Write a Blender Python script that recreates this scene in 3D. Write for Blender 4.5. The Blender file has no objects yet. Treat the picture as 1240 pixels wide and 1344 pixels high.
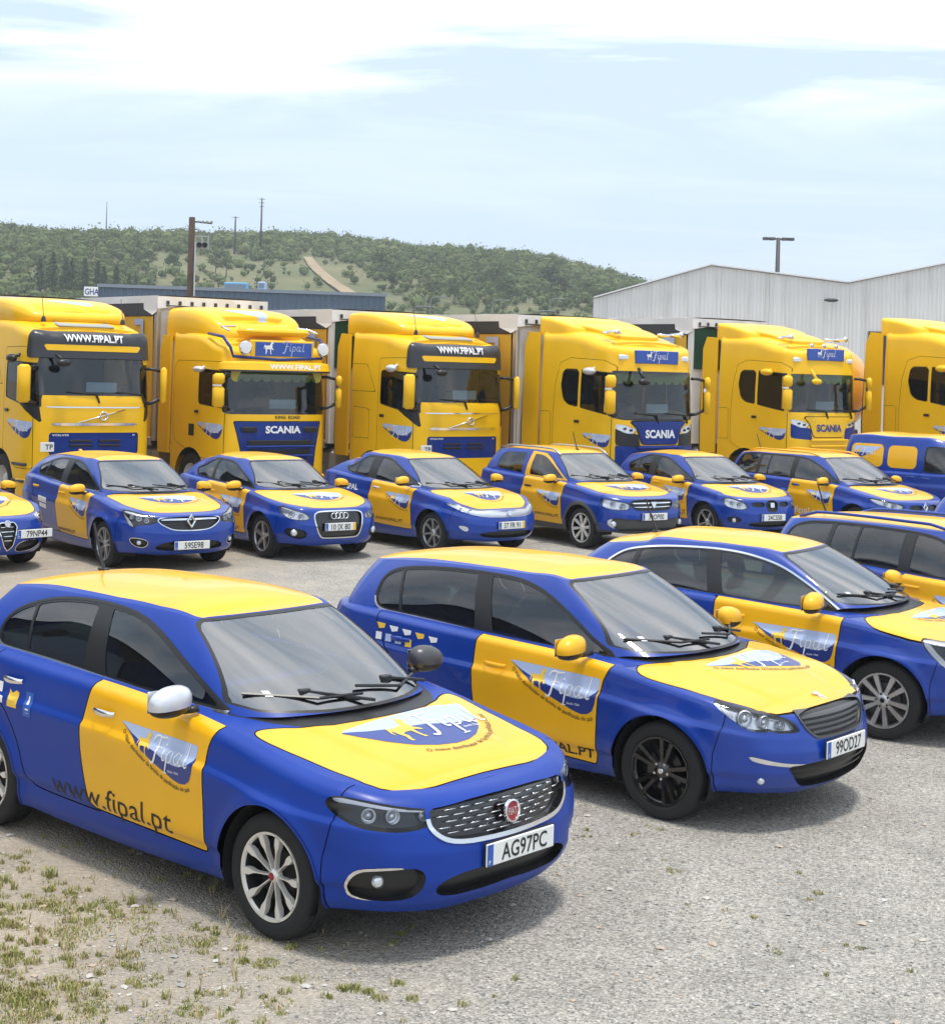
import bpy, math, random
import numpy as np
from mathutils import Vector, Matrix
from mathutils.bvhtree import BVHTree
from mathutils.geometry import tessellate_polygon
rad = math.radians
SC = bpy.context.scene
COL = SC.collection
random.seed(7); RNG = np.random.default_rng(7)

# ---------------- camera ----------------
cam = bpy.data.cameras.new('camera'); camo = bpy.data.objects.new('camera', cam); COL.objects.link(camo)
ROLL = .0291; c_, s_ = math.cos(ROLL), math.sin(ROLL)
camo.matrix_world = Matrix(((c_, -s_, 0, 0), (0, 0, -1, 0), (s_, c_, 0, 2.903), (0, 0, 0, 1)))
cam.sensor_fit = 'VERTICAL'; cam.sensor_height = 24; cam.lens = 24*2058.8/1344; cam.shift_y = -193.64/1344
cam.clip_start = .1; cam.clip_end = 20000; SC.camera = camo

# ---------------- light ----------------
SUN_EL, SUN_AZ = rad(81), rad(150)          # azimuth from +Y, negative = to the left
sd = Vector((math.sin(SUN_AZ)*math.cos(SUN_EL), math.cos(SUN_AZ)*math.cos(SUN_EL), math.sin(SUN_EL)))
sun = bpy.data.lights.new('sun', 'SUN'); sun.energy = 2.7; sun.angle = rad(8); sun.color = (1, .95, .87)
suno = bpy.data.objects.new('sun', sun); COL.objects.link(suno); suno.rotation_euler = sd.to_track_quat('Z', 'Y').to_euler()
wd = bpy.data.worlds.new('World'); SC.world = wd; wd.use_nodes = True
nt = wd.node_tree; nt.nodes.clear(); L = nt.links
def wn(t, **k):
    n = nt.nodes.new(t)
    for a, b in k.items(): setattr(n, a, b)
    return n
sky = wn('ShaderNodeTexSky', sky_type='NISHITA', sun_disc=False); sky.sun_elevation = SUN_EL; sky.sun_rotation = -SUN_AZ if False else SUN_AZ
sky.air_density = 1.0; sky.dust_density = 2.2; sky.ozone_density = 1.2; sky.altitude = 100
tc = wn('ShaderNodeTexCoord'); sep = wn('ShaderNodeSeparateXYZ'); L.new(tc.outputs['Generated'], sep.inputs[0])
# cirrus: direction projected on a high plane
def wm(op, a, b=None):
    n = wn('ShaderNodeMath', operation=op)
    for i, v in enumerate((a, b)):
        if v is None: continue
        if isinstance(v, (int, float)): n.inputs[i].default_value = v
        else: L.new(v, n.inputs[i])
    return n.outputs[0]
zc_ = wm('MAXIMUM', sep.outputs[2], .0); zc_ = wm('ADD', zc_, .06)
cx_ = wm('DIVIDE', sep.outputs[0], zc_); cy_ = wm('DIVIDE', sep.outputs[1], zc_)
cmb = wn('ShaderNodeCombineXYZ'); L.new(cx_, cmb.inputs[0]); L.new(cy_, cmb.inputs[1])
mp = wn('ShaderNodeMapping'); mp.inputs['Rotation'].default_value = (0, 0, rad(30)); mp.inputs['Scale'].default_value = (.55, 1.05, 1); mp.inputs['Location'].default_value = (12.5, .2, 0); L.new(cmb.outputs[0], mp.inputs[0])
no = wn('ShaderNodeTexNoise'); no.inputs['Scale'].default_value = 1.0; no.inputs['Detail'].default_value = 8; no.inputs['Roughness'].default_value = .55; no.inputs['Distortion'].default_value = .6; L.new(mp.outputs[0], no.inputs['Vector'])
rmp = wn('ShaderNodeMapRange'); rmp.inputs[1].default_value = .43; rmp.inputs[2].default_value = .68; L.new(no.outputs[0], rmp.inputs[0])
hi_ = wn('ShaderNodeMapRange', interpolation_type='SMOOTHSTEP'); hi_.inputs[1].default_value = .135; hi_.inputs[2].default_value = .20; hi_.inputs[3].default_value = .10; hi_.inputs[4].default_value = .95; L.new(sep.outputs[2], hi_.inputs[0])
clf = wm('MULTIPLY', rmp.outputs[0], hi_.outputs[0])
hz = wn('ShaderNodeMapRange'); hz.inputs[1].default_value = 0; hz.inputs[2].default_value = .55; hz.inputs[3].default_value = .92; hz.inputs[4].default_value = .75; L.new(sep.outputs[2], hz.inputs[0])
mixh = wn('ShaderNodeMix', data_type='RGBA'); mixh.inputs[7].default_value = (6.5, 8.1, 9.9, 1); L.new(hz.outputs[0], mixh.inputs[0]); L.new(sky.outputs[0], mixh.inputs[6])
mix = wn('ShaderNodeMix', data_type='RGBA'); mix.inputs[7].default_value = (15.0, 15.1, 15.2, 1); L.new(clf, mix.inputs[0]); L.new(mixh.outputs[2], mix.inputs[6])
bg = wn('ShaderNodeBackground'); bg.inputs[1].default_value = .1; L.new(mix.outputs[2], bg.inputs[0])
wo = wn('ShaderNodeOutputWorld'); L.new(bg.outputs[0], wo.inputs[0])
SC.view_settings.view_transform = 'Standard'; SC.view_settings.look = 'None'; SC.view_settings.gamma = 1; SC.view_settings.exposure = .3
SC.render.film_transparent = False
SC.cycles.use_denoising = True
SC.cycles.max_bounces = 8; SC.cycles.transparent_max_bounces = 16
# ---------------- materials ----------------
MATS = {}
def mat(name, col, rough=.5, metal=0, coat=0, spec=.5, bump=None, var=None, crough=.03):
    if name in MATS: return MATS[name]
    m = bpy.data.materials.new(name); m.use_nodes = True; n = m.node_tree; b = n.nodes['Principled BSDF']
    b.inputs['Base Color'].default_value = (*col, 1); b.inputs['Roughness'].default_value = rough; b.inputs['Metallic'].default_value = metal
    b.inputs['Coat Weight'].default_value = coat; b.inputs['Coat Roughness'].default_value = crough; b.inputs['Specular IOR Level'].default_value = spec
    t = n.nodes.new('ShaderNodeTexCoord')
    if var:   # (scale, amount) soft dirt / fading
        z = n.nodes.new('ShaderNodeTexNoise'); z.inputs['Scale'].default_value = var[0]; z.inputs['Detail'].default_value = 6; n.links.new(t.outputs['Object'], z.inputs['Vector'])
        r = n.nodes.new('ShaderNodeMapRange'); r.inputs[1].default_value = .3; r.inputs[2].default_value = .7; r.inputs[3].default_value = 1-var[1]; r.inputs[4].default_value = 1+var[1]; n.links.new(z.outputs[0], r.inputs[0])
        h = n.nodes.new('ShaderNodeVectorMath'); h.operation = 'SCALE'; h.inputs[0].default_value = col; n.links.new(r.outputs[0], h.inputs['Scale']); n.links.new(h.outputs[0], b.inputs['Base Color'])
        r2 = n.nodes.new('ShaderNodeMapRange'); r2.inputs[1].default_value = .35; r2.inputs[2].default_value = .7; r2.inputs[3].default_value = rough; r2.inputs[4].default_value = min(1, rough+.12); n.links.new(z.outputs[0], r2.inputs[0]); n.links.new(r2.outputs[0], b.inputs['Roughness'])
    if bump:
        z = n.nodes.new('ShaderNodeTexNoise'); z.inputs['Scale'].default_value = bump[0]; z.inputs['Detail'].default_value = 3; n.links.new(t.outputs['Object'], z.inputs['Vector'])
        u = n.nodes.new('ShaderNodeBump'); u.inputs['Strength'].default_value = bump[1]; u.inputs['Distance'].default_value = bump[2]; n.links.new(z.outputs[0], u.inputs['Height']); n.links.new(u.outputs[0], b.inputs['Normal'])
    MATS[name] = m; return m
def glass(name, tint, ior=1.5, rough=0.0):
    if name in MATS: return MATS[name]
    m = bpy.data.materials.new(name); m.use_nodes = True; n = m.node_tree; n.nodes.clear()
    tr = n.nodes.new('ShaderNodeBsdfTransparent'); tr.inputs[0].default_value = (*tint, 1)
    gl = n.nodes.new('ShaderNodeBsdfGlossy'); gl.inputs['Roughness'].default_value = rough; gl.inputs[0].default_value = (1, 1, 1, 1)
    fr = n.nodes.new('ShaderNodeFresnel'); fr.inputs[0].default_value = ior
    mx = n.nodes.new('ShaderNodeMixShader'); o = n.nodes.new('ShaderNodeOutputMaterial')
    n.links.new(fr.outputs[0], mx.inputs[0]); n.links.new(tr.outputs[0], mx.inputs[1]); n.links.new(gl.outputs[0], mx.inputs[2]); n.links.new(mx.outputs[0], o.inputs[0])
    MATS[name] = m; return m
BLUE = mat('blue_paint', (.0015, .036, .285), .30, 0, .6, spec=.35, var=(2.2, .08), crough=.02)
BLUES = mat('blue_wrap_satin', (.002, .036, .285), .40, 0, .15, spec=.3, var=(2.2, .06), crough=.25)
YEL = mat('yellow_paint', (.84, .435, .004), .36, 0, .5, spec=.3, var=(1.8, .05), crough=.03)
YELT = mat('truck_yellow_paint', (.85, .49, .002), .38, 0, .3, spec=.3, var=(1.2, .06), crough=.06)
NAVY = mat('truck_blue', (.0015, .026, .21), .4, 0, .25, spec=.3, var=(1.5, .06))
BLK = mat('black_trim', (.012, .012, .013), .38)
GBLK = mat('gloss_black', (.008, .008, .009), .15, 0, .6)
GAP = mat('panel_gap', (.006, .006, .006), .9)
RUB = mat('tyre_rubber', (.016, .016, .017), .78, bump=(60, .3, .004), var=(9, .25))
WELL = mat('wheel_well', (.010, .010, .010), .9)
PLA = mat('grey_plastic', (.06, .06, .062), .6, bump=(180, .15, .001))
CHR = mat('chrome', (.82, .83, .85), .12, 1)
SIL = mat('silver_alloy', (.55, .55, .56), .32, .85, var=(12, .08))
DALL = mat('dark_alloy', (.09, .09, .095), .38, .5)
MACH = mat('machined_alloy', (.78, .75, .70), .35, .35)
SILP = mat('silver_paint', (.60, .62, .66), .3, .35, .5)
PLATE = mat('plate_white', (.75, .76, .74), .35)
PBLU = mat('plate_blue', (.02, .10, .42), .4)
PYEL = mat('plate_yellow', (.80, .50, .02), .4)
INK = mat('ink_black', (.012, .012, .015), .5)
LBLUE = mat('logo_light_blue', (.42, .52, .76), .35, coat=.3)
DBLUE = mat('logo_dark_blue', (.010, .034, .22), .35, coat=.3)
LYEL = mat('logo_yellow', (.85, .55, .06), .4)
LWHT = mat('logo_white', (.80, .81, .82), .4)
SIGNB = mat('sign_blue', (.012, .07, .38), .4, coat=.3)
SEAT = mat('seat_cloth', (.10, .10, .105), .9)
DASH = mat('dashboard', (.16, .16, .165), .7)
LINER = mat('headliner', (.35, .36, .35), .9)
HLD = mat('headlamp_dark', (.035, .035, .04), .28, .4)
HLC = mat('headlamp_chrome', (.78, .80, .84), .2, .6)
AMB = mat('amber', (.8, .25, .02), .3)
RED = mat('red_badge', (.30, .02, .03), .4)
GSIDE = glass('side_glass', (.36, .42, .39), 1.8)
GWIN = glass('windshield_glass', (.76, .82, .80), 3.5)
GLENS = glass('lamp_lens', (.92, .93, .95), 1.5)
GTRK = glass('truck_glass', (.50, .64, .70), 1.7)
GDARK = glass('dark_glass', (.06, .07, .07), 1.55)
# ---------------- object helpers ----------------
def link(name, me, m, parent=None, loc=None, rot=None):
    o = bpy.data.objects.new(name, me); COL.objects.link(o)
    if m is not None and not me.materials: me.materials.append(m)
    if parent is not None: o.parent = parent
    if loc is not None: o.location = loc
    if rot is not None: o.rotation_euler = rot
    return o
def raw(name, V, F, normals=None, smooth=True):
    """mesh data from arrays; F triangles or list of polygons"""
    me = bpy.data.meshes.new(name)
    if isinstance(F, np.ndarray):
        V = np.asarray(V, np.float32); n = len(F)
        me.vertices.add(len(V)); me.vertices.foreach_set('co', V.ravel()); me.loops.add(3*n); me.loops.foreach_set('vertex_index', F.astype(np.int32).ravel())
        me.polygons.add(n); me.polygons.foreach_set('loop_start', np.arange(0, 3*n, 3, dtype=np.int32)); me.polygons.foreach_set('use_smooth', np.full(n, smooth)); me.update(calc_edges=True); me.validate()
    else:
        me.from_pydata([tuple(v) for v in V], [], [tuple(f) for f in F]); me.update()
        me.polygons.foreach_set('use_smooth', np.full(len(me.polygons), smooth))
    if normals is not None and len(me.vertices) == len(normals): me.normals_split_custom_set_from_vertices(np.asarray(normals, np.float32).tolist() if True else normals)
    return me
def emit(name, M, m, parent, off=0.0, own=False):
    if M is None or len(M.F) == 0: return None
    if np.abs(M.V[:, 1]).min() > .03 and M.V[:, 1].min()*M.V[:, 1].max() < 0 and not getattr(M, 'whole', 0):
        s_ = M.V[M.F[:, 0], 1] > 0; o1 = emit(name, Mesh(M.V, M.F[s_]).compact(), m, parent, off, own); emit(name, Mesh(M.V, M.F[~s_]).compact(), m, parent, off, own); return o1
    V = M.V[:, :3]+M.V[:, 3:6]*off
    return link(name, raw(name, V, M.F, None if own else M.V[:, 3:6]), m, parent)
def empty(name, loc, rz=0, label=None, cat=None, group=None, kind=None):
    o = bpy.data.objects.new(name, None); COL.objects.link(o); o.location = loc; o.rotation_euler = (0, 0, rz); o.empty_display_size = .2
    return tag(o, label, cat, group, kind)
def tag(o, label=None, cat=None, group=None, kind=None):
    if label: o['label'] = label
    if cat: o['category'] = cat
    if group: o['group'] = group
    if kind: o['kind'] = kind
    return o
class MB:
    def __init__(s): s.V, s.F = [], []
    def add(s, V, F):
        o = len(s.V); s.V += [tuple(v) for v in V]; s.F += [tuple(i+o for i in f) for f in F]; return s
    def box(s, x0, x1, y0, y1, z0, z1, bev=0, tf=None):
        if bev <= 0:
            V = [(x, y, z) for x in (x0, x1) for y in (y0, y1) for z in (z0, z1)]
            F = [(0, 1, 3, 2), (4, 6, 7, 5), (0, 4, 5, 1), (2, 3, 7, 6), (0, 2, 6, 4), (1, 5, 7, 3)]
        else:
            b = min(bev, (x1-x0)*.49, (y1-y0)*.49, (z1-z0)*.49); V = []; idx = {}
            c = [(x0, x1), (y0, y1), (z0, z1)]
            for i in range(8):
                sx, sy, sz = i & 1, i >> 1 & 1, i >> 2 & 1; p = [c[0][sx], c[1][sy], c[2][sz]]; sg = [1-2*sx, 1-2*sy, 1-2*sz]
                for a in range(3):   # vertex lying on face a of this corner
                    q = [p[k]+(0 if k == a else sg[k]*b) for k in range(3)]; idx[(i, a)] = len(V); V.append(q)
            F = []
            cor = lambda sx, sy, sz: sx | sy << 1 | sz << 2
            for a in range(3):
                u, v = (a+1) % 3, (a+2) % 3
                for sd_ in (0, 1):
                    ring = []
                    for (p, q) in ((0, 0), (1, 0), (1, 1), (0, 1)):
                        t = [0, 0, 0]; t[a] = sd_; t[u] = p; t[v] = q; ring.append(idx[(cor(*t), a)])
                    F.append(ring if sd_ else ring[::-1])
                for p in (0, 1):
                    for q in (0, 1):
                        t0 = [0, 0, 0]; t0[u] = p; t0[v] = q; t1 = list(t0); t1[a] = 1
                        i0, i1 = cor(*t0), cor(*t1); f = [idx[(i0, u)], idx[(i1, u)], idx[(i1, v)], idx[(i0, v)]]
                        F.append(f if (p == q) else f[::-1])
            for i in range(8):
                f = [idx[(i, 0)], idx[(i, 1)], idx[(i, 2)]]; par = bin(i).count('1') % 2; F.append(f if par else f[::-1])
        if tf: V = [tf(*v) for v in V]
        return s.add(V, F)
    def tube(s, pts, r, n=8, caps=True):
        pts = [Vector(p) for p in pts]; rs = r if isinstance(r, (list, tuple)) else [r]*len(pts); V = []; F = []; up = None
        for i, p in enumerate(pts):
            d = (pts[min(i+1, len(pts)-1)]-pts[max(i-1, 0)]).normalized()
            if up is None: up = d.orthogonal().normalized()
            a = (up-d*up.dot(d)).normalized(); up = a; b = d.cross(a)
            for k in range(n):
                t = 2*math.pi*k/n; V.append(p+(a*math.cos(t)+b*math.sin(t))*rs[i])
        for i in range(len(pts)-1):
            for k in range(n): F.append((i*n+k, i*n+(k+1) % n, (i+1)*n+(k+1) % n, (i+1)*n+k))
        if caps: F.append(tuple(range(n))[::-1]); F.append(tuple((len(pts)-1)*n+k for k in range(n)))
        return s.add(V, F)
    def lathe(s, prof, n=32, axis='y', c=(0, 0, 0)):
        """prof: (radius, along)"""
        V = []; F = []; m = len(prof)
        for k in range(n):
            t = 2*math.pi*k/n; ct, st = math.cos(t), math.sin(t)
            for (r, a) in prof:
                p = {'y': (r*ct, a, r*st), 'x': (a, r*ct, r*st), 'z': (r*ct, r*st, a)}[axis]; V.append((p[0]+c[0], p[1]+c[1], p[2]+c[2]))
        for k in range(n):
            for j in range(m-1): F.append((k*m+j, ((k+1) % n)*m+j, ((k+1) % n)*m+j+1, k*m+j+1))
        return s.add(V, F)
    def prism(s, poly, a0, a1, axis='y'):
        """extrude a 2-D polygon; axis y: poly=(x,z); axis x: poly=(y,z); axis z: poly=(x,y)"""
        f = {'y': lambda p, a: (p[0], a, p[1]), 'x': lambda p, a: (a, p[0], p[1]), 'z': lambda p, a: (p[0], p[1], a)}[axis]
        n = len(poly); V = [f(p, a0) for p in poly]+[f(p, a1) for p in poly]
        T = tessellate_polygon([[Vector((p[0], p[1], 0)) for p in poly]])
        F = [tuple(t) for t in T]+[tuple(n+i for i in t[::-1]) for t in T]+[(i, (i+1) % n, n+(i+1) % n, n+i) for i in range(n)]
        return s.add(V, F)
    def ball(s, c, r, n=12, m=8, sc=(1, 1, 1)):
        V = []; F = []
        for i in range(m+1):
            ph = math.pi*i/m
            for k in range(n): th = 2*math.pi*k/n; V.append((c[0]+r*sc[0]*math.sin(ph)*math.cos(th), c[1]+r*sc[1]*math.sin(ph)*math.sin(th), c[2]+r*sc[2]*math.cos(ph)))
        for i in range(m):
            for k in range(n): F.append((i*n+k, (i+1)*n+k, (i+1)*n+(k+1) % n, i*n+(k+1) % n))
        return s.add(V, F)
    def data(s, name, smooth=False, sharp=None):
        me = raw(name, s.V, s.F, None, smooth or sharp is not None)
        import bmesh
        bm = bmesh.new(); bm.from_mesh(me); bmesh.ops.remove_doubles(bm, verts=bm.verts, dist=1e-5); bmesh.ops.recalc_face_normals(bm, faces=bm.faces)
        if sharp is not None:
            for e in bm.edges:
                if len(e.link_faces) != 2 or e.calc_face_angle(0) > rad(sharp): e.smooth = False
        bm.to_mesh(me); bm.free(); return me
    def build(s, name, m, parent=None, smooth=False, loc=None, rot=None, sharp=None):
        return link(name, s.data(name, smooth, sharp), m, parent, loc, rot)

# ---- flat print laid on a surface ----
_TXT = {}
def text_tris(txt, bold=0, shear=0, space=1):
    k = (txt, bold, shear, space)
    if k not in _TXT:
        cu = bpy.data.curves.new('t', 'FONT'); cu.body = txt; cu.size = 1; cu.offset = bold; cu.shear = shear; cu.space_character = space; cu.resolution_u = 3
        ob = bpy.data.objects.new('t', cu); COL.objects.link(ob); bpy.context.view_layer.update()
        me = bpy.data.meshes.new_from_object(ob.evaluated_get(bpy.context.evaluated_depsgraph_get()))
        me.calc_loop_triangles(); V = np.array([v.co[:2] for v in me.vertices]).reshape(-1, 2); T = np.array([t.vertices[:] for t in me.loop_triangles]).reshape(-1, 3)
        bpy.data.objects.remove(ob); bpy.data.curves.remove(cu); bpy.data.meshes.remove(me)
        if len(V): V[:, 0] -= V[:, 0].min()
        _TXT[k] = (V, T)
    return _TXT[k]
def poly_tris(poly):
    T = tessellate_polygon([[Vector((p[0], p[1], 0)) for p in poly]]); return np.array(poly, float), np.array(T)
def ribbon(pts, w, taper=True):
    P = np.array(pts, float)
    for _ in range(2):
        Q = [P[0]]
        for a, b in zip(P[:-1], P[1:]): Q += [.75*a+.25*b, .25*a+.75*b]
        Q.append(P[-1]); P = np.array(Q)
    t = np.gradient(P, axis=0); t /= np.maximum(np.linalg.norm(t, axis=1), 1e-9)[:, None]; n = np.stack([-t[:, 1], t[:, 0]], 1)
    s = np.linspace(0, 1, len(P)); ww = w*(.45+.55*np.sin(np.pi*np.clip(s, .08, .92)))[:, None] if taper else np.full((len(P), 1), w)
    V = np.vstack([P+n*ww/2, P-n*ww/2]); k = len(P); i = np.arange(k-1)
    return V, np.vstack([np.stack([i, i+k, i+1], 1), np.stack([i+1, i+k, i+k+1], 1)])
def jt(L_):
    V, T, o = [], [], 0
    for v, t in L_: V.append(v); T.append(t+o); o += len(v)
    return np.vstack(V), np.vstack(T)
FIPAL = jt([ribbon(p, w) for p, w in (([(.46, .93), (.38, .6), (.28, .2), (.15, -.14), (0, -.2), (-.07, -.1)], .11), ([(.02, .72), (.1, .93), (.32, 1.0), (.6, .93), (.9, 1.0)], .09), ([(.2, .5), (.42, .53), (.66, .5)], .06),
    ([(.82, .52), (.75, .2), (.78, .03), (.92, .1)], .08), ([(.86, .66), (.9, .74)], .1), ([(1.14, .52), (1.02, 0), (.93, -.42)], .09), ([(.8, -.43), (1.08, -.43)], .05), ([(1.1, .36), (1.25, .53), (1.42, .4), (1.34, .1), (1.16, .0), (1.04, .1)], .07),
    ([(1.9, .42), (1.7, .54), (1.55, .3), (1.58, .05), (1.74, .04), (1.9, .32)], .07), ([(1.96, .52), (1.85, .15), (1.9, .0), (2.04, .1)], .08), ([(2.42, 1.0), (2.27, .4), (2.2, .1), (2.28, .0), (2.42, .1)], .08))])
HORSE = poly_tris([(0, .55), (.06, .78), (.16, .82), (.22, .72), (.42, .76), (.62, .78), (.7, .95), (.78, 1.12), (.86, 1.2), (.88, 1.12), (1.0, 1.0), (.98, .92), (.9, .93), (.86, .84), (.88, .7), (.86, .56), (.95, .48), (1.04, .36), (.98, .34), (.84, .44), (.76, .46),
    (.74, .3), (.76, .1), (.82, 0), (.72, 0), (.68, .14), (.64, .42), (.42, .44), (.3, .38), (.34, .24), (.26, .06), (.3, 0), (.2, 0), (.18, .1), (.22, .26), (.16, .42), (.14, .56), (.1, .64), (.06, .56), (.04, .4)])
# boat emblem outline, unit width, tip at left, top edge on b=0
BOAT = np.vstack([[(0, 0), (1, -.03)], [(.99, -.13), (.965, -.25), (.94, -.31), (.89, -.345), (.82, -.355), (.74, -.34), (.62, -.30), (.46, -.245), (.32, -.185), (.18, -.115), (.08, -.05)]])
WAVE = [(0, 0), (.04, -.022), (.14, -.075), (.26, -.115), (.38, -.14), (.5, -.165), (.6, -.20), (.7, -.225), (.8, -.228), (.9, -.20), (.965, -.15), (.99, -.12), (1.1, -.3), (1, -.5), (.6, -.5), (0, -.2)]
def subdiv(V, T):
    E = np.sort(np.vstack([T[:, [0, 1]], T[:, [1, 2]], T[:, [2, 0]]]), 1); ue, inv = np.unique(E, axis=0, return_inverse=True); inv = inv.ravel()
    M_ = V[ue].mean(1); n, m = len(V), len(T); a, b, c = inv[:m]+n, inv[m:2*m]+n, inv[2*m:]+n
    return np.vstack([V, M_]), np.vstack([np.stack([T[:, 0], a, c], 1), np.stack([T[:, 1], b, a], 1), np.stack([T[:, 2], c, b], 1), np.stack([a, b, c], 1)])
class Surf:
    """maps flat (a,b) print coordinates onto a body surface"""
    def __init__(s, M, bvh=None): s.b = bvh or BVHTree.FromPolygons([tuple(v) for v in M.V[:, :3]], [tuple(f) for f in M.F]); s.M = M
    def hit(s, o, d):
        h = s.b.ray_cast(Vector(o), Vector(d)); return h[0], h[1]
    def side(s, sg, x0, z0, rot=0):
        c, q = math.cos(rot), math.sin(rot); d = 1 if sg < 0 else -1
        def f(a, b): return (x0+d*(a*c-b*q), sg*3, z0+a*q+b*c), (0, -sg, 0)
        return f
    def hood(s, x0, y0, rot=0):
        c, q = math.cos(rot), math.sin(rot)
        def f(a, b): return (x0-(a*q+b*c), y0+a*c-b*q, 5), (0, 0, -1)
        return f
    def front(s, y0, z0, rot=0):
        c, q = math.cos(rot), math.sin(rot)
        def f(a, b): return (5, y0+a*c-b*q, z0+a*q+b*c), (-1, 0, 0)
        return f
    def lay(s, name, VT, fn, m, parent, off=.002, label=None):
        V, T = VT
        if len(V) == 0: return None
        for _ in range(3):
            e_ = np.linalg.norm(V[T]-V[np.roll(T, -1, 1)], axis=2).max()
            if e_ < .028 or len(T) > 9000: break
            V, T = subdiv(V, T)
        P = []
        for a, b in V:
            o, d = fn(a, b); h, n = s.hit(o, d)
            P.append(None if h is None else np.array(h)-np.array(d)*off)
        ok = [p is not None for p in P]; T = np.array([t for t in T if ok[t[0]] and ok[t[1]] and ok[t[2]]])
        if len(T) == 0: return None
        Vv = np.array([p if p is not None else (0, 0, 0) for p in P]); a = Vv[T]
        fnn = np.cross(a[:, 1]-a[:, 0], a[:, 2]-a[:, 0]); dd = np.array(fn(0, 0)[1]); bad = (fnn@dd) > 0; T[bad] = T[bad][:, ::-1]
        o = link(name, raw(name, Vv, T, None, False), m, parent)
        if label: o['label'] = label
        return o
def text_on(S, name, txt, fn, h, m, parent, bold=0, shear=0, space=1, off=.002, align=0, width=None, label=None):
    V, T = text_tris(txt, bold, shear, space)
    if len(V) == 0: return
    W = V[:, 0].max(); k = h/.7; kx = k if width is None else width/W; Q = V*np.array([kx, k]); Q[:, 0] -= align*W*kx
    return S.lay(name, (Q, T), fn, m, parent, off, label)
BOWL = np.array([(0, 0), (1, 0), (.95, -.075), (.87, -.16), (.77, -.235), (.66, -.285), (.55, -.31), (.45, -.31), (.34, -.285), (.23, -.235), (.13, -.16), (.05, -.075)])*np.array([1, 1.3])
def emblem(S, fn, w, parent, panel, cuts, hump=True, slogan=True, det=True, shape=None):
    """company emblem: boat field, wave, horse, script name and slogan, laid on a panel. cuts(M)->(a,b) coordinates"""
    o, d = fn(0, 0); off = .0016
    if panel is not None:
        shp = BOAT if shape is None else shape; f = lambda M: sdpoly(cuts(M)[0]/w, cuts(M)[1]/w, shp)*w
        inn, _ = cut(panel, f(panel))
        if inn is not None:
            g = sdpoly(cuts(inn)[0]/w, cuts(inn)[1]/w, WAVE)
            lo, hi = cut(inn, g)
            emit('emblem_field', hi, LBLUE, parent, off); emit('emblem_wave', lo, DBLUE, parent, off)
    sc = lambda VT, k, dx, dy: (VT[0]*k*w+np.array([dx*w, dy*w]), VT[1])
    bw = shape is BOWL
    S.lay('emblem_horse', sc(HORSE, *((.165, .255, -.215) if not bw else (.2, .22, -.27))), fn, LYEL, parent, .0035)
    S.lay('emblem_script', sc(FIPAL, *((.19, .455, -.22) if not bw else (.2, .44, -.25))), fn, LWHT, parent, .0045)
    if det:
        V, T = text_tris('desde 1964', 0, 0); S.lay('emblem_date', (V*.03*w+np.array([.67*w, -.29*w]), T), fn, LWHT, parent, .0045)
    if slogan:
        V, T = text_tris('O maior distribuidor de farinha de panificação do país', .004, 0)
        path = np.array([(.035, -.085), (.1, -.13), (.2, -.195), (.34, -.265), (.5, -.33), (.66, -.385), (.8, -.41), (.92, -.40), (.98, -.37)])
        if bw: path = np.array([(.22, -.40), (.36, -.455), (.5, -.475), (.64, -.455), (.78, -.39), (.90, -.28), (1.0, -.15)])
        d_ = np.concatenate([[0], np.cumsum(np.linalg.norm(np.diff(path, axis=0), axis=1))]); Wd = V[:, 0].max()
        u = V[:, 0]/Wd*d_[-1]*.97; X = np.interp(u, d_, path[:, 0]); Y = np.interp(u, d_, path[:, 1]); e = .01
        tx = np.interp(u+e, d_, path[:, 0])-np.interp(u-e, d_, path[:, 0]); ty = np.interp(u+e, d_, path[:, 1])-np.interp(u-e, d_, path[:, 1]); nn = np.maximum(np.hypot(tx, ty), 1e-6)
        k = d_[-1]*.97/Wd*1.15
        S.lay('slogan_text', (np.stack([(X-ty/nn*V[:, 1]*k)*w, (Y+tx/nn*V[:, 1]*k)*w], 1), T), fn, INK, parent, .0025)
# ---------- surface toolkit (numpy) ----------
def hermite(P, ds=.03, close_sym=True):
    """curve through control rows P, sampled about every ds (rows: x,y,...); ends meet the centre plane at right angles"""
    P = np.array(P, float)
    g0, g1 = P[1].copy(), P[-2].copy(); g0[1] *= -1; g1[1] *= -1
    Q = np.vstack([g0, P, g1])
    d = np.maximum(np.linalg.norm(np.diff(Q[:, :3], axis=0), axis=1), 1e-4) ** .75
    out = []
    for i in range(1, len(Q) - 2):
        p0, p1, p2, p3 = Q[i-1:i+3]; a, b, c = d[i-1], d[i], d[i+1]
        m1 = ((p1-p0)/a - (p2-p0)/(a+b) + (p2-p1)/b) * b
        m2 = ((p2-p1)/b - (p3-p1)/(b+c) + (p3-p2)/c) * b
        n = max(2, int(math.ceil(np.linalg.norm((p2-p1)[:3]) / ds)))
        t = np.linspace(0, 1, n, endpoint=False)[:, None]
        out.append((2*t**3-3*t**2+1)*p1 + (t**3-2*t**2+t)*m1 + (-2*t**3+3*t**2)*p2 + (t**3-t**2)*m2)
    out.append(Q[-2:-1])
    return np.vstack(out)

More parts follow.
